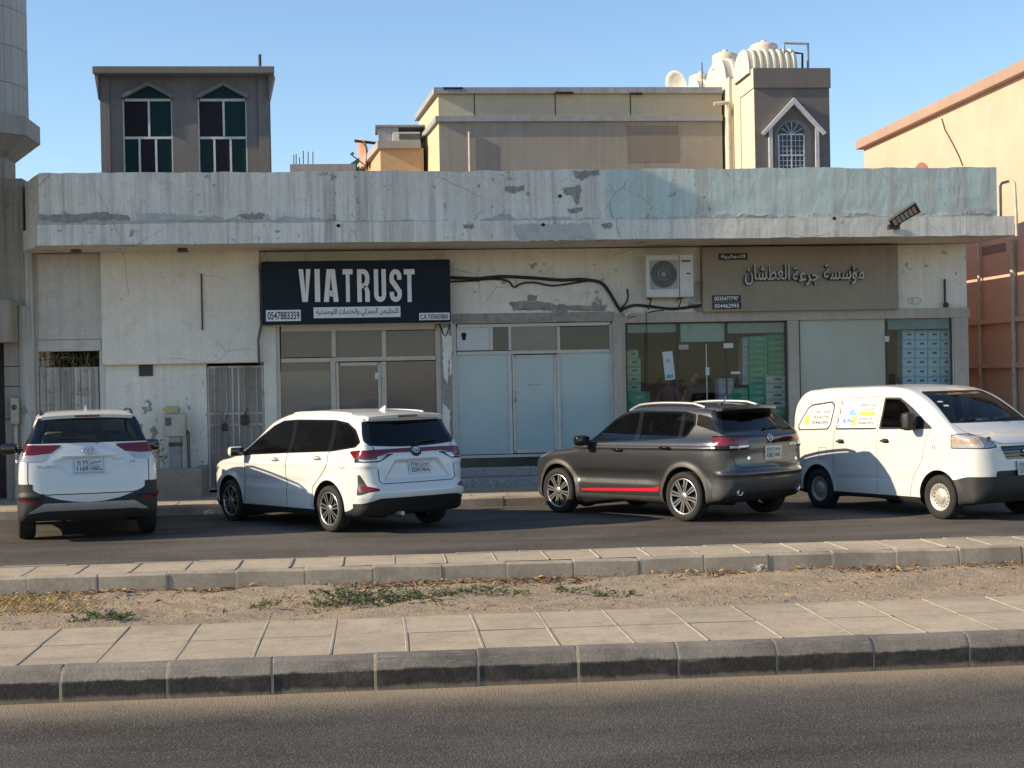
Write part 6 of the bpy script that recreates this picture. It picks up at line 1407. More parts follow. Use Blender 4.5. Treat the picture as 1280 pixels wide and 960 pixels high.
# ---------------------------------------------------------------- white people carrier
def white_mpv():
    root = thing('parked_minivan', 'white people carrier with a full-width red tail lamp bar and shaded flank', 'car', (0, 0, 0), 'cars parked along the kerb')
    wb = 2.75; r = .325
    side = [(-.74, .27), (-.86, .38), (-.90, .56), (-.88, .72), (-.84, .90), (-.82, 1.08), (-.76, 1.20), (-.60, 1.47), (-.54, 1.60, 'c'), (-.30, 1.645), (.2, 1.685), (.8, 1.70), (1.4, 1.67), (1.75, 1.58), (2.55, 1.13), (2.75, 1.05), (3.15, .98), (3.42, .88), (3.55, .72), (3.575, .5), (3.52, .3), (3.3, .21), (1.4, .20), (-.4, .23)]
    hp = [(-.91, 0), (-.89, .45), (-.83, .68), (-.70, .80), (-.45, .855), (.2, .872), (1.5, .875), (2.6, .868), (3.10, .84), (3.38, .74), (3.52, .55), (3.575, .28), (3.585, 0)]
    plan = hp+[(a, -bb) for a, bb in hp[::-1] if bb > 0]
    hf = [(0, 1.745), (.42, 1.73), (.57, 1.685), (.625, 1.60), (.69, 1.36), (.775, 1.14), (.835, 1.03), (.868, .90), (.872, .70), (.862, .50), (.845, .32), (.80, .21)]
    front = hf+[(-a, bb) for a, bb in hf[::-1] if a > 0]
    rec = spline([(-.52, .72, 'c'), (.52, .72, 'c'), (.32, .98, 'c'), (-.32, .98, 'c')], 2)
    bumps = [lambda x, y, z: .03*sstep(.025, -.025, poly_sdf(rec, y, z))*(x < -.5),
             lambda x, y, z: -.035*sstep(.16, .02, np.abs(z-.54))*sstep(-.55, -.75, x),
             lambda x, y, z: .012*sstep(.10, .02, np.abs(z-.66))*(np.abs(y) > .6)*sstep(.35, .8, x)*sstep(2.5, 2.0, x),
             lambda x, y, z: -.010*sstep(.05, .0, np.abs(z-.93-.03*x*0))*(np.abs(y) > .6)]
    b = Body(side, plan, front, wb, .385, arch_z=r+.015, crown=.06, bow_r=.06, bumps=bumps, flare=.016, kz=.06, kp=.08)
    c = Car(root, b); c.arches(CM['under'])
    c.cut('rear_window', R_rear([(-.60, 1.205, 'c'), (-.3, 1.185), (.3, 1.185), (.60, 1.205, 'c'), (.62, 1.24, 'c'), (.555, 1.50, 'c'), (-.555, 1.50, 'c'), (-.62, 1.24, 'c')], -.40), TINT3, -.003)
    c.cut('rear_window_surround', R_or(R_rear([(-.66, 1.20, 'c'), (-.3, 1.175), (.3, 1.175), (.66, 1.20, 'c'), (.71, 1.26, 'c'), (.64, 1.53, 'c'), (-.64, 1.53, 'c'), (-.71, 1.26, 'c')], -.40)), CM['gloss'])
    for sg in (1, -1):
        q = lambda L: [(sg*a, bb, *e) for a, bb, *e in L]
        c.cut('tail_lamp', R_or(R_rear(q([(.95, 1.125, 'c'), (.66, 1.145, 'c'), (0, 1.15, 'c'), (0, 1.09, 'c'), (.40, 1.095, 'c'), (.60, 1.06, 'c'), (.95, 1.01, 'c')]), -.60), R_side([(-.95, 1.13, 'c'), (-.66, 1.145, 'c'), (-.44, 1.125, 'c'), (-.60, 1.03, 'c'), (-.95, 1.0, 'c')], sg, .6)), CM['red'], .004)
        c.cut('reversing_lamp', R_or(R_rear(q([(.80, 1.055, 'c'), (.56, 1.06, 'c'), (.44, 1.075, 'c'), (.56, 1.0, 'c'), (.80, .99, 'c')]), -.60)), CM['clear'], .003)
        c.cut('lamp_surround', R_rear(q([(.84, 1.04, 'c'), (.30, 1.095, 'c'), (.40, 1.06, 'c'), (.56, .975, 'c'), (.84, .975, 'c')]), -.60), CM['gloss'])
        c.cut('rear_reflector', R_rear(q([(.81, .66, 'c'), (.74, .655, 'c'), (.62, .618, 'c'), (.62, .60, 'c'), (.75, .59, 'c'), (.81, .60, 'c')]), -.64), CM['red'], .002)
        c.cut('bumper_vent', R_or(R_rear(q([(.86, .82, 'c'), (.80, .81, 'c'), (.74, .64, 'c'), (.60, .615, 'c'), (.62, .59, 'c'), (.74, .575, 'c'), (.84, .53, 'c')]), -.66)), CM['black'])
        c.cut('front_door_window', R_side([(1.16, 1.10, 'c'), (2.42, 1.055, 'c'), (2.05, 1.28, 'c'), (1.72, 1.455, 'c'), (1.48, 1.53, 'c'), (1.20, 1.545, 'c')], sg), TINT)
        c.cut('rear_door_window', R_side([(.12, 1.125, 'c'), (1.06, 1.105, 'c'), (1.10, 1.545, 'c'), (.16, 1.535, 'c')], sg), TINT)
        c.cut('quarter_window', R_side([(.02, 1.14, 'c'), (.06, 1.53, 'c'), (-.20, 1.49, 'c'), (-.40, 1.395, 'c'), (-.56, 1.25, 'c'), (-.50, 1.20, 'c')], sg), TINT)
        c.cut('window_trim', R_side([(-.54, 1.18, 'c'), (.0, 1.12, 'c'), (1.1, 1.085, 'c'), (2.52, 1.03, 'c'), (2.08, 1.305, 'c'), (1.73, 1.48, 'c'), (1.48, 1.555, 'c'), (1.1, 1.57, 'c'), (.1, 1.56, 'c'), (-.22, 1.52, 'c'), (-.44, 1.42, 'c'), (-.62, 1.25, 'c')], sg), CM['gloss'])
        c.cut('headlamp', R_or(R_side([(3.10, .86, 'c'), (3.40, .82, 'c'), (3.44, .72, 'c'), (3.25, .74, 'c')], sg, .3)), CM['headlamp'])
    c.cut('windscreen', R_nose([(-.70, 1.12, 'c'), (.70, 1.12, 'c'), (.56, 1.56, 'c'), (-.56, 1.56, 'c')], 1.5), TINT2)
    low = R_or(R_rear([(-1.0, .20, 'c'), (1.0, .20, 'c'), (1.0, .40, 'c'), (.80, .42, 'c'), (.60, .485, 'c'), (-.60, .485, 'c'), (-.80, .42, 'c'), (-1.0, .40, 'c')], -.55),
               lambda x, y, z: np.maximum(z-.30-.09*sstep(-.35, -.7, x), .5-np.abs(y)), lambda x, y, z: np.maximum(z-.34, 3.2-x))
    c.cut('bumper_and_sill_cladding', low, CM['black'], .002)
    c.finish('body', WHITE2, CM['lining'])
    seams(c, [('rear', [(.62, 1.19), (.60, 1.0), (.60, .72), (.55, .68), (-.55, .68), (-.60, .72), (-.60, 1.0), (-.62, 1.19)]),
              ('side', [(1.12, 1.1), (1.10, .60), (1.12, .32)]), ('side', [(2.30, 1.07), (2.28, .65), (2.32, .45), (2.32, .32)]), ('side', [(.07, 1.13), (.02, .95), (.16, .80), (.40, .62), (.44, .40), (.44, .32)]), ('side', [(2.52, 1.04), (2.8, .99), (3.2, .90)])])
    handle(c, 1.42, .985, WHITE2); handle(c, .30, 1.02, WHITE2)
    mb = MB(); q = resample([(-.02+.09*math.cos(a), .93+.085*math.sin(a)) for a in np.linspace(0, 2*math.pi, 20)], .02); P, N = b.side(q-np.array([.32, -.05]), 1); ribbon(mb, P, N, .005); mb.build('fuel_flap', CM['black'], root, world=False)
    spoiler(c, .58, -.40, .26, .05, WHITE2, True, .06, .01)
    roof_rail(c, .57, -.2, 1.3, WHITE2, .013, .004); fin(c, -.06, WHITE2)
    P, N = b.rear([(0, 1.115), (-.05, .885)]); p, x, u, n = frame_on(P[0], N[0]); mb = MB()
    mb.add([p+n*.006+x*(.085*math.cos(a))+u*(.075*math.sin(a)-.01) for a in np.linspace(0, 2*math.pi, 28, endpoint=False)]+[p-n*.02+x*(.09*math.cos(a))+u*(.08*math.sin(a)-.01) for a in np.linspace(0, 2*math.pi, 28, endpoint=False)], [list(range(28))]+[(i, (i+1) % 28, 28+(i+1) % 28, 28+i) for i in range(28)]); mb.build('badge_backing', CM['gloss'], root, world=False)
    badge(c, P[0]+N[0]*.004, N[0], .058, CM['chrome'], 'ovals')
    plate(root, P[1], N[1], [(arabic('حنـل'), .085, .04, .12, .05), ('٣٢٥٤', -.075, .04, .13, .055), ('NLA', .08, -.042, .10, .05), ('3254', -.075, -.042, .13, .058)], CM)
    q = resample([(-.34, 1.0), (.34, 1.0)], .03); P, N = b.rear(q); mb = MB(); rails(mb, P, N, .02, .012); mb.build('plate_garnish', WHITE2, root, world=False)
    wiper(c, [(-.02, 1.195), (-.15, 1.225), (-.38, 1.235)])
    door_mirror(c, 2.32, 1.06, (1, -1), WHITE2, w=.22, h=.15)
    for sx, sg in ((0, 1), (0, -1), (wb, 1), (wb, -1)): make_wheel(root, sx, sg*.765, r, .205, .232, sg, (7, .022, .030), CM)
    underbody(root, -.6, 3.2, .55, .22)
    mb = MB(); mb.tube([(-.45, .25, .27), (-.84, .25, .26)], .03, 10); mb.build('exhaust_pipe', CM['steel'], root, world=False)
    for y, x in ((.37, 1.35), (-.37, 1.35)): seat_mb(x, y, .5, 1.32).build('front_seat', CM['seat'], root, world=False)
    for y in (.38, -.38): seat_mb(.45, y, .48, 1.30).build('rear_seat', CM['seat'], root, world=False)
    mb = MB(); mb.rbox(2.05, 2.6, -.68, .68, .78, 1.03, .05, 2); mb.build('dashboard', CM['seat'], root, world=False)
    return root
# ---------------------------------------------------------------- grey crossover
def grey_suv():
    root = thing('parked_crossover', 'dark grey crossover with silver roof rails and a red strip along its doors', 'car', (0, 0, 0), 'cars parked along the kerb')
    wb = 2.6; r = .345
    side = [(-.66, .30), (-.80, .40), (-.865, .58), (-.855, .70), (-.815, .77), (-.80, .90), (-.81, 1.06), (-.775, 1.19), (-.66, 1.28), (-.42, 1.50), (-.36, 1.565, 'c'), (-.10, 1.60), (.4, 1.635), (.9, 1.63), (1.25, 1.58), (1.45, 1.51), (2.05, 1.14), (2.3, 1.05), (2.75, .995), (3.1, .91), (3.32, .78), (3.41, .58), (3.39, .36), (3.2, .24), (1.3, .225), (-.4, .25)]
    hp = [(-.87, 0), (-.85, .42), (-.79, .66), (-.66, .80), (-.42, .875), (.1, .905), (1.4, .905), (2.5, .90), (2.92, .87), (3.2, .77), (3.35, .58), (3.41, .28), (3.42, 0)]
    plan = hp+[(a, -bb) for a, bb in hp[::-1] if bb > 0]
    hf = [(0, 1.685), (.42, 1.67), (.565, 1.625), (.63, 1.54), (.70, 1.36), (.79, 1.16), (.86, 1.075), (.898, .95), (.895, .76), (.868, .60), (.875, .44), (.865, .30), (.80, .22)]
    front = hf+[(-a, bb) for a, bb in hf[::-1] if a > 0]
    bumps = [lambda x, y, z: .020*sstep(.12, .03, np.abs(z-.60))*(np.abs(y) > .6)*sstep(.30, .7, x)*sstep(2.35, 2.0, x),
             lambda x, y, z: -.016*sstep(.035, .0, np.abs(z-1.02))*(np.abs(y) > .6),
             lambda x, y, z: -.02*sstep(.05, .0, np.abs(z-.66))*sstep(-.5, -.7, x),
             lambda x, y, z: 0*x]
    b = Body(side, plan, front, wb, .40, arch_z=r+.015, crown=.06, bow_r=.08, bumps=bumps, flare=.022, kz=.06, kp=.08)
    c = Car(root, b); c.arches(CM['under'])
    c.cut('rear_window', R_rear([(-.66, 1.235, 'c'), (.66, 1.235, 'c'), (.70, 1.26, 'c'), (.53, 1.48, 'c'), (-.53, 1.48, 'c'), (-.70, 1.26, 'c')], -.25), TINT3, -.003)
    c.cut('rear_window_surround', R_rear([(-.72, 1.22, 'c'), (.72, 1.22, 'c'), (.74, 1.26, 'c'), (.57, 1.53, 'c'), (-.57, 1.53, 'c'), (-.74, 1.26, 'c')], -.25), CM['gloss'])
    for sg in (1, -1):
        q = lambda L: [(sg*a, bb, *e) for a, bb, *e in L]
        c.cut('tail_lamp', R_or(R_rear(q([(.95, 1.155, 'c'), (0, 1.148, 'c'), (0, 1.112, 'c'), (.40, 1.108, 'c'), (.48, 1.055, 'c'), (.95, 1.045, 'c')]), -.56), R_side([(-.95, 1.165, 'c'), (-.46, 1.165, 'c'), (-.58, 1.05, 'c'), (-.95, 1.04, 'c')], sg, .6)), CM['red'], .004)
        c.cut('reversing_lamp', R_rear(q([(.74, 1.045, 'c'), (.40, 1.05, 'c'), (.43, 1.015, 'c'), (.74, 1.012, 'c')]), -.6), CM['clear'], .002)
        c.cut('lamp_surround', R_or(R_rear(q([(.98, 1.19, 'c'), (0, 1.175, 'c'), (0, 1.06, 'c'), (.34, 1.05, 'c'), (.42, .985, 'c'), (.98, .985, 'c')]), -.56), R_side([(-.95, 1.19, 'c'), (-.44, 1.185, 'c'), (-.60, .985, 'c'), (-.95, .985, 'c')], sg, .6)), CM['gloss'])
        c.cut('front_door_window', R_side([(1.02, 1.125, 'c'), (2.02, 1.09, 'c'), (1.82, 1.25, 'c'), (1.46, 1.45, 'c'), (1.28, 1.505, 'c'), (1.04, 1.525, 'c')], sg), TINT)
        c.cut('rear_door_window', R_side([(.18, 1.155, 'c'), (.92, 1.13, 'c'), (.96, 1.525, 'c'), (.20, 1.50, 'c')], sg), TINT)
        c.cut('quarter_window', R_side([(.10, 1.175, 'c'), (.13, 1.49, 'c'), (-.04, 1.46, 'c'), (-.06, 1.34, 'c'), (.04, 1.185, 'c')], sg), TINT)
        c.cut('window_trim', R_side([(.02, 1.155, 'c'), (1.0, 1.105, 'c'), (2.12, 1.065, 'c'), (1.85, 1.275, 'c'), (1.47, 1.475, 'c'), (1.28, 1.53, 'c'), (1.0, 1.55, 'c'), (.15, 1.525, 'c'), (-.08, 1.48, 'c'), (-.10, 1.33, 'c')], sg), CM['gloss'])
        c.cut('pillar_trim', R_side([(-.12, 1.33, 'c'), (-.10, 1.485, 'c'), (-.36, 1.44, 'c'), (-.62, 1.27, 'c'), (-.66, 1.20, 'c'), (-.50, 1.24, 'c')], sg), CM['gloss'])
        c.cut('headlamp', R_side([(2.72, .95, 'c'), (3.06, .90, 'c'), (3.25, .82, 'c'), (2.95, .86, 'c')], sg, .4), CM['headlamp'])
        c.cut('red_door_strip', R_side([(.50, .40, 'c'), (2.12, .365, 'c'), (2.06, .40, 'c'), (.62, .445, 'c'), (.46, .475, 'c')], sg), CM['stripe'], .006)
    c.cut('windscreen', R_nose([(-.68, 1.12, 'c'), (.68, 1.12, 'c'), (.56, 1.50, 'c'), (-.56, 1.50, 'c')], 1.3), TINT2)
    archtrim = lambda x, y, z: np.maximum(np.minimum(np.hypot(x, z-b.az), np.hypot(x-wb, z-b.az))-.465, .5-np.abs(y))
    Z = 0; low = R_or(R_rear([(-1.0, .20, 'c'), (1.0, .20, 'c'), (1.0, .52, 'c'), (.70, .52, 'c'), (.55, .58, 'c'), (-.55, .58, 'c'), (-.70, .52, 'c'), (-1.0, .52, 'c')], -.50), lambda x, y, z: np.maximum(z-.33, .5-np.abs(y)), archtrim)
    GC = mat('dark_grey_cladding', (.05, .049, .047), .5, var=.12, space='object')
    c.cut('bumper_and_sill_cladding', low, GC, .003)
    c.finish('body', GREY, CM['lining'])
    seams(c, [('rear', [(.72, 1.22), (.70, .99)]), ('rear', [(-.72, 1.22), (-.70, .99)]), ('rear', [(.72, .98), (.66, .78), (.55, .74), (-.55, .74), (-.66, .78), (-.72, .98)]),
              ('side', [(.97, 1.12), (.97, .60), (.95, .34)]), ('side', [(2.05, 1.08), (2.16, .85), (2.18, .55), (2.14, .34)]), ('side', [(.14, 1.16), (.06, .98), (.20, .80), (.44, .60), (.48, .34)])])
    handle(c, 1.28, .985, CM['gloss']); handle(c, .32, 1.02, CM['gloss'])
    spoiler(c, .56, -.22, .32, .04, GREY, True, .07, .0); roof_rail(c, .56, -.15, 1.32, CM['silver'], .022, .035)
    mb = MB(); P, N = b.cast([(.0, .1, 2.3)], (0, 0, -1), 2.2); p = Vector(P[0]); mb.tube([p, p+Vector((-.05, 0, .02)), p+Vector((-.12, 0, .06))], [.02, .012, .006], 8); mb.build('roof_antenna', CM['black'], root, world=False)
    P, N = b.rear([(0, 1.13), (-.06, .93), (.42, .87), (.44, .80), (-.58, .82)]); badge(c, P[0]+N[0]*.004, N[0], .05, CM['chrome'], 'ring')
    plate(root, P[1], N[1], [('٤٧٨٢', -.075, .04, .13, .055), (arabic('بحد'), .085, .04, .12, .05), ('4782', -.075, -.042, .13, .058), ('DJB', .08, -.042, .10, .05)], CM)
    for k in (2, 4):
        p, x, u, n = frame_on(P[k], N[k]); mb = MB(); mb.add([p+n*.004+x*(.028*math.cos(a))+u*(.022*math.sin(a)) for a in np.linspace(0, 2*math.pi, 18, endpoint=False)]+[p-n*.01+x*(.03*math.cos(a))+u*(.024*math.sin(a)) for a in np.linspace(0, 2*math.pi, 18, endpoint=False)], [list(range(18))]+[(i, (i+1) % 18, 18+(i+1) % 18, 18+i) for i in range(18)]); mb.build('badge', CM['chrome'], root, world=False)
    for sg in (1, -1):
        P, N = b.rear([(sg*.60, .41)]); p = P[0]; mb = MB(); mb.lathe([(.045, .10), (.048, -.012), (.040, -.015), (.036, .09)], (p[0]+.0, p[1], p[2]), 'x', 20); mb.build('exhaust_tip', CM['chrome'], root, world=False)
        mb = MB(); P, N = b.rear([(sg*(.60+.15*math.cos(a)), .42+.09*math.sin(a)) for a in np.linspace(0, 2*math.pi, 30)]); rails(mb, P, N, .010, .006); mb.build('exhaust_bezel', CM['trim'], root, world=False)
    wiper(c, [(0, 1.25), (-.12, 1.27), (-.36, 1.275)])
    door_mirror(c, 1.92, 1.08, (1, -1), CM['gloss'], w=.22, h=.15)
    for sx, sg in ((0, 1), (0, -1), (wb, 1), (wb, -1)): make_wheel(root, sx, sg*.80, r, .215, .250, sg, (8, .026, .026), CM)
    underbody(root, -.5, 3.0, .55, .24)
    for y, x in ((.37, 1.15), (-.37, 1.15)): seat_mb(x, y, .5, 1.30).build('front_seat', CM['seat'], root, world=False)
    for y in (.38, -.38): seat_mb(.25, y, .48, 1.28).build('rear_seat', CM['seat'], root, world=False)
    mb = MB(); mb.rbox(1.75, 2.25, -.70, .70, .78, 1.05, .05, 2); mb.build('dashboard', CM['seat'], root, world=False)
    return root
# ---------------------------------------------------------------- white delivery van
def white_van():
    root = thing('delivery_van', 'white panel van with lettering on its blanked side windows, facing the street', 'van', (0, 0, 0), 'cars parked along the kerb')
    wb = 2.55; r = .305
    side = [(-.64, .28), (-.71, .42), (-.73, .62), (-.725, 1.0), (-.685, 1.30), (-.57, 1.66), (-.46, 1.775), (-.15, 1.825), (.6, 1.845), (1.4, 1.845), (1.85, 1.80), (2.08, 1.735), (2.78, 1.32), (2.95, 1.20), (3.20, 1.12), (3.31, 1.0), (3.34, .80), (3.36, .62), (3.35, .42), (3.25, .27), (3.0, .22), (1.2, .22), (-.3, .24)]
    hp = [(-.735, 0), (-.725, .5), (-.68, .70), (-.56, .79), (-.2, .815), (1.5, .82), (2.6, .815), (2.95, .795), (3.18, .73), (3.30, .58), (3.355, .28), (3.37, 0)]
    plan = hp+[(a, -bb) for a, bb in hp[::-1] if bb > 0]
    hf = [(0, 1.895), (.46, 1.885), (.615, 1.845), (.68, 1.75), (.752, 1.45), (.80, 1.22), (.815, 1.10), (.82, .90), (.82, .60), (.815, .35), (.79, .24)]
    front = hf+[(-a, bb) for a, bb in hf[::-1] if a > 0]
    b = Body(side, plan, front, wb, .36, arch_z=r+.01, crown=.05, bow_f=.10, bow_r=.05, flare=.018, kz=.045, kp=.06,
             bumps=[lambda x, y, z: .008*sstep(.03, .0, np.abs(z-.52))*(np.abs(y) > .6)*sstep(.3, .5, x)*sstep(2.2, 2.0, x)])
    c = Car(root, b); c.arches(CM['under'])
    VP = mat('blanked_window_film', (.78, .76, .70), .3, var=.05, space='object', coat=.5)
    wn_ = {}
    for sg in (-1, 1):
        c.cut('quarter_window', R_side([(-.42, 1.20, 'c'), (.22, 1.22, 'c'), (.28, 1.28, 'c'), (.32, 1.56, 'c'), (.26, 1.60, 'c'), (-.18, 1.555, 'c'), (-.27, 1.51, 'c'), (-.45, 1.25, 'c')], sg), VP, .002)
        c.cut('window_seal', R_side([(-.45, 1.18, 'c'), (.24, 1.20, 'c'), (.305, 1.28, 'c'), (.345, 1.57, 'c'), (.27, 1.625, 'c'), (-.19, 1.58, 'c'), (-.29, 1.525, 'c'), (-.48, 1.25, 'c')], sg), CM['black'])
        c.cut('sliding_door_window', R_side([(.46, 1.225, 'c'), (1.28, 1.24, 'c'), (1.31, 1.64, 'c'), (.53, 1.62, 'c')], sg), VP, .002)
        c.cut('window_seal', R_side([(.42, 1.20, 'c'), (1.30, 1.215, 'c'), (1.31, 1.24, 'c'), (.452, 1.225, 'c'), (.525, 1.63, 'c'), (.51, 1.645, 'c')], sg), CM['black'])
        c.cut('front_door_window', R_side([(1.40, 1.245, 'c'), (2.12, 1.25, 'c'), (1.98, 1.45, 'c'), (1.84, 1.58, 'c'), (1.72, 1.645, 'c'), (1.44, 1.65, 'c')], sg), TINT2)
        c.cut('quarter_light', R_side([(2.16, 1.25, 'c'), (2.40, 1.255, 'c'), (2.20, 1.36, 'c'), (2.03, 1.46, 'c')], sg), CM['black'])
        c.cut('window_seal', R_side([(1.36, 1.215, 'c'), (2.46, 1.235, 'c'), (2.22, 1.385, 'c'), (2.02, 1.52, 'c'), (1.86, 1.61, 'c'), (1.74, 1.67, 'c'), (1.42, 1.675, 'c')], sg), CM['black'])
        q = lambda L: [(sg*a, bb, *e) for a, bb, *e in L]
        lampreg = R_or(R_nose(q([(.98, 1.16, 'c'), (.60, 1.16, 'c'), (.50, 1.06, 'c'), (.47, 1.00, 'c'), (.58, .985, 'c'), (.98, .985, 'c')]), 2.86), R_side([(2.80, 1.15, 'c'), (3.5, 1.16, 'c'), (3.5, .985, 'c'), (2.80, .985, 'c')], sg, .66))
        c.cut('indicator_lamp', lambda x, y, z, f=lampreg: np.maximum(np.maximum(f(x, y, z), .66-sg*y), np.abs(z-1.07)-.032), CM['amber'], .003)
        c.cut('indicator_lens', lambda x, y, z, f=lampreg: np.maximum(f(x, y, z), .64-sg*y), CM['clear'], .003)
        c.cut('headlamp', lambda x, y, z, f=lampreg: np.maximum(f(x, y, z)+.001, sg*y-.639), CM['headlamp'], .003)
        c.cut('headlamp_surround', R_grow(lampreg, .014), CM['black'])
    c.cut('windscreen', R_nose([(-.68, 1.335, 'c'), (.68, 1.335, 'c'), (.665, 1.38, 'c'), (.565, 1.70, 'c'), (.53, 1.73, 'c'), (-.53, 1.73, 'c'), (-.565, 1.70, 'c'), (-.665, 1.38, 'c')], 1.8), TINT2, -.003)
    c.cut('windscreen_seal', R_nose([(-.715, 1.31, 'c'), (.715, 1.31, 'c'), (.69, 1.39, 'c'), (.585, 1.72, 'c'), (.54, 1.75, 'c'), (-.54, 1.75, 'c'), (-.585, 1.72, 'c'), (-.69, 1.39, 'c')], 1.8), CM['black'])
    c.cut('rear_window', R_rear([(-.56, 1.2, 'c'), (.56, 1.2, 'c'), (.50, 1.65, 'c'), (-.50, 1.65, 'c')], -.2), TINT)
    c.cut('grille', R_nose([(-.42, 1.0, 'c'), (.42, 1.0, 'c'), (.33, .82, 'c'), (-.33, .82, 'c')], 2.9), CM['gloss'], -.012)
    c.cut('air_intake', R_nose([(-.50, .675, 'c'), (.50, .675, 'c'), (.52, .60, 'c'), (-.52, .60, 'c')], 2.9), CM['black'], -.012)
    c.cut('front_bumper', lambda x, y, z: np.maximum(z-.60+.05*sstep(3.1, 2.8, x), 2.66-x), CM['trim'], .008)
    c.cut('rear_bumper', lambda x, y, z: np.maximum(z-.50, x+.45), CM['trim'], .006)
    [c.cut('sill', lambda x, y, z, g=g: np.maximum(z-.285, .5-y*g), CM['black']) for g in (1, -1)]
    c.finish('body', VANW, CM['seat_light'])
    seams(c, [('side', [(1.36, 1.66), (1.33, 1.22), (1.31, .30)]), ('side', [(2.40, 1.24), (2.30, 1.05), (2.24, .80), (2.06, .58), (1.98, .30)]), ('side', [(.50, 1.66), (.40, 1.2), (.36, .9), (.36, .30)]), ('side', [(.50, 1.665), (1.36, 1.69), (1.75, 1.69)]),
              ('side', [(-.50, 1.56), (-.56, 1.22), (-.52, 1.12)]), ('side', [(2.0, .52), (.4, .50)]), ('nose', [(-.70, 1.30), (-.62, 1.18), (-.45, 1.03), (.45, 1.03), (.62, 1.18), (.70, 1.30)])], w=.006)
    mb = MB(); q = resample([(.02, .76), (.20, .76), (.20, .93), (.02, .93)], .02, True); P, N = b.side(q, -1); ribbon(mb, P, N, .005); mb.build('fuel_flap', CM['black'], root, world=False)
    handle(c, .54, 1.03, CM['black'], (-1, 1), .13); handle(c, 1.50, 1.055, CM['black'], (-1, 1), .13)
    door_mirror(c, 2.14, 1.30, (1, -1), CM['trim'], w=.20, h=.25)
    P, N = b.nose([(0, .905), (0, .70)]); badge(c, P[0]+N[0]*.002, N[0], .052, CM['chrome'], 's')
    plate(root, P[1]+N[1]*.01, N[1], [('٢١٢٠', -.075, .04, .13, .055), (arabic('حوص'), .085, .04, .12, .05), ('2120', -.075, -.042, .13, .058), ('XUJ', .08, -.042, .10, .05)], CM)
    for z in (.86, .90, .95):
        P, N = b.nose(resample([(-.37+(z-.86)*-.4, z), (.37+(z-.86)*.4, z)], .04)); mb = MB(); rails(mb, P-N*.008, N, .012, .008); mb.build('grille_bar', CM['trim'], root, world=False)
    for sg in (-1, 1):
        P, N = b.nose([(sg*.54, 1.08)]); p = P[0]; mb = MB(); mb.lathe([(.001, .0), (.035, .01), (.05, .03), (.052, .035)], (p[0]-.02, p[1], p[2]), 'x', 18); mb.build('headlamp_bulb_reflector', CM['chrome'], root, world=False)
    P, N = b.side([(2.47, .99)], -1); mb = MB(); mb.lathe([(.022, -.01), (.02, .006), (.001, .01)], tuple(P[0]), 'y', 12); o = mb.build('side_repeater', CM['amber'], root, world=False)
    # decals on the visible (right) flank: laid on the surface
    ink = mat('dark_decal_ink', (.10, .09, .085), .5, var=.2, space='object'); yel = mat('yellow_decal', (.75, .66, .12), .5, var=.15, space='object'); blu = mat('blue_decal', (.16, .36, .55), .5, var=.25, space='object')
    def decal(name, s, x, z, w, h, m, bold=.01):
        V, Fc = text_mb(s, w, h, bold); P, N = b.side(np.stack([x+V[:, 0], z+V[:, 1]], 1), -1)
        k = MB(); k.add(P+N*.0045, Fc); return k.build(name, m, root, world=False)
    def patch(name, poly, m, off=.0035):
        q = resample(poly, .03, True); P, N = b.side(q, -1); cc, cn = b.side([np.mean(q, 0)], -1); k = MB(); n = len(P); k.add(np.concatenate([P+N*off, cc+cn*off]), [(i, (i+1) % n, n) for i in range(n)]); return k.build(name, m, root, world=False)
    decal('decal_lettering', arabic('التخفيف - مبيعات'), .07, 1.47, .34, .055, ink)
    decal('decal_number', '0535477797', .06, 1.385, .38, .05, ink); decal('decal_number', '054462993', .04, 1.305, .38, .05, ink)
    patch('decal_patch', [(-.36, 1.27), (-.22, 1.27), (-.20, 1.42), (-.30, 1.42)], yel)
    decal('decal_lettering', arabic('مؤسسة جرعة العطشان'), 1.08, 1.57, .36, .05, ink); decal('decal_lettering', arabic('التجارية'), 1.10, 1.505, .22, .045, ink)
    patch('decal_patch', [(.92, 1.405), (1.25, 1.41), (1.25, 1.475), (.92, 1.47)], yel); decal('decal_lettering', arabic('توصيل مجاني'), 1.08, 1.44, .24, .04, ink)
    decal('decal_number', '0535477797', 1.07, 1.365, .32, .04, ink); decal('decal_number', '054462993', 1.07, 1.305, .32, .04, ink)
    patch('decal_patch', [(.75, 1.27), (.86, 1.27), (.87, 1.40), (.77, 1.40)], yel)
    rng = random.Random(5)
    for k in range(6):
        cx, cz = .60+rng.random()*.22, 1.29+rng.random()*.22; a, h = .02+rng.random()*.05, .012+rng.random()*.03
        patch('decal_splash', [(cx+a*math.cos(t)*(1+.3*math.sin(3*t+k)), cz+h*math.sin(t)) for t in np.linspace(0, 6.0, 12)], blu, .003+.0004*k)
    for sg in (1, -1):
        wiper(c, [(.10 if sg > 0 else -.50, 1.34), (.30 if sg > 0 else -.3, 1.355), (.62 if sg > 0 else .02, 1.36)], pane='nose')
    for sx, sg in ((0, 1), (0, -1), (wb, 1), (wb, -1)): make_wheel(root, sx, sg*.715, r, .195, .190, sg, 'steel', dict(CM, alloy=CM['steel']))
    underbody(root, -.5, 3.0, .5, .24)
    for y in (.37, -.37): seat_mb(1.25, y, .48, 1.46, .78).build('front_seat', CM['seat'], root, world=False)
    mb = MB(); mb.rbox(2.20, 2.80, -.68, .68, .95, 1.29, .06, 2); mb.build('dashboard', CM['seat'], root, world=False)
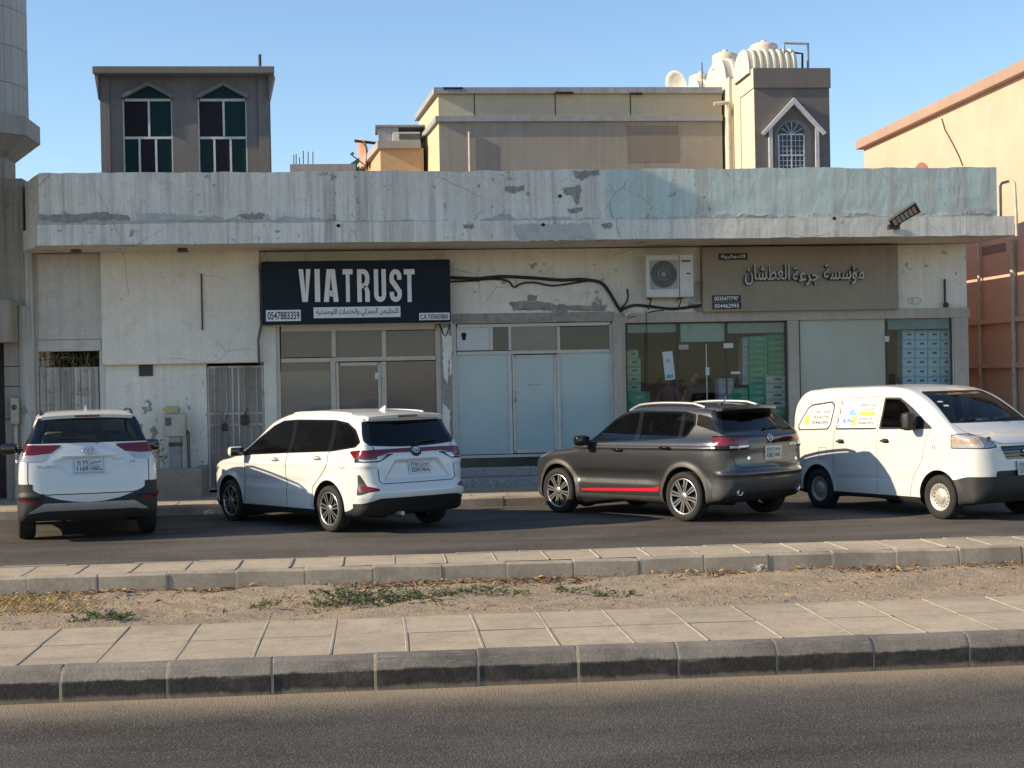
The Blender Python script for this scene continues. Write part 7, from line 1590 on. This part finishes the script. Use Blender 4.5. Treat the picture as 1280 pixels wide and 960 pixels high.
    mb = MB(); mb.lathe([(.18+.016*math.cos(a), .016*math.sin(a)) for a in np.linspace(0, 2*math.pi, 10)], (0, 0, 0), 'z', 28); mb.tube([(-.17, 0, 0), (.17, 0, 0)], .014, 6); o = mb.build('steering_wheel', CM['black'], root, world=False); o.location = (2.12, .37, 1.27); o.rotation_euler = (0, rad(50), 0)
    mb = MB(); rg = random.Random(3); mb.rbox(2.55, 2.68, -.12, .06, 1.295, 1.36, .03, 3); mb.build('dashboard_cloth', mat('crumpled_pale_cloth', (.5, .62, .58), .8, var=.3, vscale=40, space='object'), root, world=False)
    P, N = b.nose([(-.52, 1.60), (-.50, 1.545)]); 
    for k in range(2): p, x, u, n = frame_on(P[k], N[k]); mb = MB(); mb.add([p+n*.003+x*a+u*bb for a, bb in ((-.04, -.018), (.04, -.018), (.04, .018), (-.04, .018))], [(0, 1, 2, 3)]); mb.build('window_sticker', CM['plate'], root, world=False)
    return root
# ================================================================ PLANTS, LITTER
LEAFG = mat('weed_leaf', (.085, .112, .045), .8, var=.35, vscale=20); LEAFY = mat('dry_grass', (.42, .30, .13), .85, var=.3, vscale=25); LEAFD = mat('dead_leaf', (.24, .13, .07), .85, var=.45, vscale=30); PALM = mat('dusty_palm_leaf', (.16, .15, .06), .8, var=.45, vscale=8)
def gz(x, y): 
    pr = [(11.62, .205), (11.9, .17), (12.3, .15), (12.8, .13), (13.3, .11), (13.8, .10), (14.2, .09), (14.5, .07)]
    return zs(x, y, float(np.interp(y, [p[0] for p in pr], [p[1] for p in pr])))
def leaf(mb, p, d, n, L, w, mi=0):
    d, n = Vector(d).normalized(), Vector(n).normalized(); s = d.cross(n).normalized(); p = Vector(p)
    mb.add([p, p+d*L*.5+s*w*.5+n*L*.08, p+d*L, p+d*L*.5-s*w*.5+n*L*.08], [(0, 1, 2, 3)], mi)
def weed(px0, px1, py0, py1, n, label, r, mats=None, tall=.10):
    """low mat of small leaves on trailing stems"""
    mb = MB(); st = MB()
    for i in range(n):
        t = r.random(); s_ = r.gauss(.5, .22); px = px0+(px1-px0)*t; py = py0+(py1-py0)*min(1, max(0, s_)); ed = math.sin(math.pi*min(1, max(0, t)))**.5
        x, y = onZ(px, py, .13)
        if not 11.75 < y < 14.3: continue
        z = gz(x, y); a = r.uniform(0, 6.28); l = r.uniform(.06, .17); tip = Vector((x+l*math.cos(a), y+l*math.sin(a)*.8, z+r.uniform(.02, tall)*ed)); base = Vector((x, y, z-.005))
        st.tube([base, (base+tip)/2+Vector((0, 0, .02)), tip], .003, 4)
        for k in range(9):
            q = base.lerp(tip, .2+.8*k/8)+Vector((0, 0, .02*math.sin(math.pi*k/8))); aa = a+(1.2 if k % 2 else -1.2)+r.gauss(0, .4)
            leaf(mb, q, (math.cos(aa), math.sin(aa), r.uniform(.1, .9)), (r.gauss(0, .4), r.gauss(0, .4), 1), r.uniform(.022, .045), r.uniform(.012, .024), 1 if r.random() < .10 else 0)
    lo = np.min(mb.v, 0); hi = np.max(mb.v, 0); t = thing('weed_patch', label, 'weeds', ((lo[0]+hi[0])/2, (lo[1]+hi[1])/2, lo[2]), 'green weeds in the sand')
    mb.build('leaves', [LEAFG, LEAFY], t); stuff(st.build('stems', LEAFG, t))
r = random.Random(11)
weed(392, 478, 742, 764, 85, 'left part of the long green weed patch, bushiest and nearest the kerb stones', r); weed(478, 566, 740, 760, 70, 'middle of the long green weed patch, beside a yellow sprig', r); weed(566, 645, 738, 750, 30, 'thin right tail of the long green weed patch', r, tall=.07)
weed(690, 732, 734, 741, 12, 'small flat green weed patch near the back kerb right of the long patch', r, tall=.05); weed(752, 800, 742, 751, 18, 'small round green weed patch standing alone farthest right', r, tall=.05); weed(96, 160, 775, 788, 40, 'small green weed tuft on the sand at the left by the front paving', r, tall=.08); weed(300, 345, 750, 765, 10, 'faint sparse weed sprigs left of the long patch', r, tall=.04)
mb = MB(); r = random.Random(5)
for i in range(1500):
    px = r.triangular(-40, 140, 10) if i < 1250 else r.uniform(330, 460); py = r.triangular(738, 772, 750) if i < 1250 else r.uniform(742, 764)
    x, y = onZ(px, py, .12)
    if not 11.8 < y < 14.35: continue
    z = gz(x, y); a = r.uniform(0, 6.28); L = r.uniform(.04, .16)*(1 if i < 1250 else .5); up = r.uniform(.1, 1.2); leaf(mb, (x, y, z), (math.cos(a), math.sin(a), up), (math.sin(a), -math.cos(a), .3), L, r.uniform(.004, .008))
stuff(mb.build('dry_grass', LEAFY))
mb = MB(); r = random.Random(6)
for i in range(4200):
    x = r.uniform(-5, 9); y = 14.40-abs(r.gauss(0, .16)) if r.random() < .85 else r.uniform(12, 14.3)
    if math.sin(x*1.7)+math.sin(x*4.1+1)+r.gauss(0, .8) < -.6: continue
    z = gz(x, y) if y < 14.3 else .085; a = r.uniform(0, 6.28); leaf(mb, (x, y, z+r.uniform(.002, .02)), (math.cos(a), math.sin(a), r.gauss(0, .25)), (r.gauss(0, .3), r.gauss(0, .3), 1), r.uniform(.03, .10), r.uniform(.010, .04), r.choice((0, 0, 1)))
stuff(mb.build('dead_leaves', [LEAFD, LEAFY]))
mb = MB(); r = random.Random(9); STONE = mat('pebble', (.30, .25, .19), .9, var=.4, vscale=30)
for i in range(900):
    x = r.uniform(-4.5, 8); y = r.uniform(11.8, 14.3); s_ = r.uniform(.004, .014); z = gz(x, y); bm = bmesh.new(); bmesh.ops.create_icosphere(bm, subdivisions=1, radius=s_)
    mb.bm(bm, 0, True, Matrix.Translation((x, y, z+s_*.3)) @ Matrix.Rotation(r.uniform(0, 6), 4, 'Z') @ Matrix.Diagonal((1.2, .9, .7, 1))); bm.free()
stuff(mb.build('pebbles', STONE))
def litter(px, py, z, w, h, label, seed, name='litter_bag'):
    x, y = onZ(px, py, z); r = random.Random(seed); bm = bmesh.new(); bmesh.ops.create_icosphere(bm, subdivisions=3, radius=1)
    for v in bm.verts: n_ = v.co.normalized(); k = 1+.35*math.sin(n_.x*5+seed)*math.sin(n_.y*6)+.25*math.sin(n_.z*9+n_.x*7)+r.gauss(0, .06); v.co = Vector((n_.x*w/2*k, n_.y*w*.3*k, n_.z*h/2*k))
    mb = MB(); mb.bm(bm, 0, False, Matrix.Translation((x, y, z+h*.4))); bm.free(); tag(mb.build(name, mat('white_litter', (.55, .54, .50), .6, var=.1)), label, 'litter')
litter(951, 713, .09, .16, .07, 'crumpled white bag lying against the median kerb on the right', 3); litter(262, 643.5, -.04, .17, .08, 'crumpled white paper on the road by the pavement kerb', 5, 'crumpled_paper'); litter(326, 644.5, -.04, .10, .02, 'flat pale paper scrap under the white people carrier', 6, 'paper_scrap'); litter(538, 726, .09, .07, .04, 'small white paper scrap at the foot of the median kerb', 8, 'paper_scrap')
# bush behind the old gate, its dusty leaves showing over the planks
bx0, bx1, bz0, bz1 = H_G1; t = thing('bush', 'dry dusty shrub showing over the old plank gate', 'shrub', ((bx0+bx1)/2, YF+.7, ZS)); mb = MB(); r = random.Random(4)
for i in range(700):
    x = r.uniform(bx0-.4, bx1+.05); z = r.uniform(1.9, bz1+.05); y = YF+r.uniform(.17, .8); a = r.gauss(-1.57, 1.0); leaf(mb, (x, y, z), (.5*math.cos(a), -.3, math.sin(a)), (0, -1, .3), r.uniform(.10, .28), r.uniform(.012, .03), r.choice((0, 0, 1)))
mb.build('leaves', [PALM, LEAFY], t); mb = MB()
for i in range(6): x = bx0+(bx1-bx0)*(i+.5)/6; mb = MB(); mb.tube([(x, YF+.7, ZS), (x+r.gauss(0, .05), YF+.65, 1.3), (x+r.gauss(0, .1), YF+.6, bz1-.15)], [.03, .02, .008], 6); mb.build('stem', LEAFD, t)
# small weeds at the wall foot behind the white SUV
t = thing('wall_weed', 'sparse dry weed growing at the wall foot beside the meter box', 'weeds', (F(198, 575)[0], YF-.3, ZS)); mb = MB()
for i in range(60): x = F(198, 575)[0]+r.gauss(0, .10); a = r.uniform(0, 6.28); leaf(mb, (x, YF-.25+r.gauss(0, .05), r.uniform(.5, 1.05)), (math.cos(a), math.sin(a), .5), (r.gauss(0, 1), -1, .5), r.uniform(.04, .10), r.uniform(.015, .03))
mb.build('leaves', LEAFG, t); mb = MB()
for i in range(5): x = F(198, 575)[0]+r.gauss(0, .08); mb = MB(); mb.tube([(x, YF-.28, ZS), (x+r.gauss(0, .05), YF-.26, 1.0)], .006, 5); mb.build('stem', LEAFY, t)
# ================================================================ THE CARS
def put_car(fn, contact, deg, track, sg, zf=-.04, zr=0.0, wb=2.65):
    c = fn(); th = rad(deg); lf = Vector((-math.cos(th), -math.sin(th), 0)); o = Vector((*contact, 0))-lf*(sg*track/2)
    c.location = (o.x, o.y, zr); c.rotation_euler = (0, -math.asin((zf-zr)/wb), th+math.pi/2); return c
def stretch(c, x, y, z=1): c.scale = (x, y, z)
stretch(put_car(white_suv, (-4.76, 20.5), 13, 1.74, 1, -.045, 0), 1, 1.075)
stretch(put_car(white_mpv, (-.60, 20.2), 32.5, 1.71, 1, -.045, 0), 1.045, 1.02, .972)
stretch(put_car(grey_suv, (4.29, 20.25), 34, 1.76, 1, -.045, 0), 1.02, 1.0)
put_car(white_van, (6.72, 21.9), 202, 1.60, -1, 0, -.035)
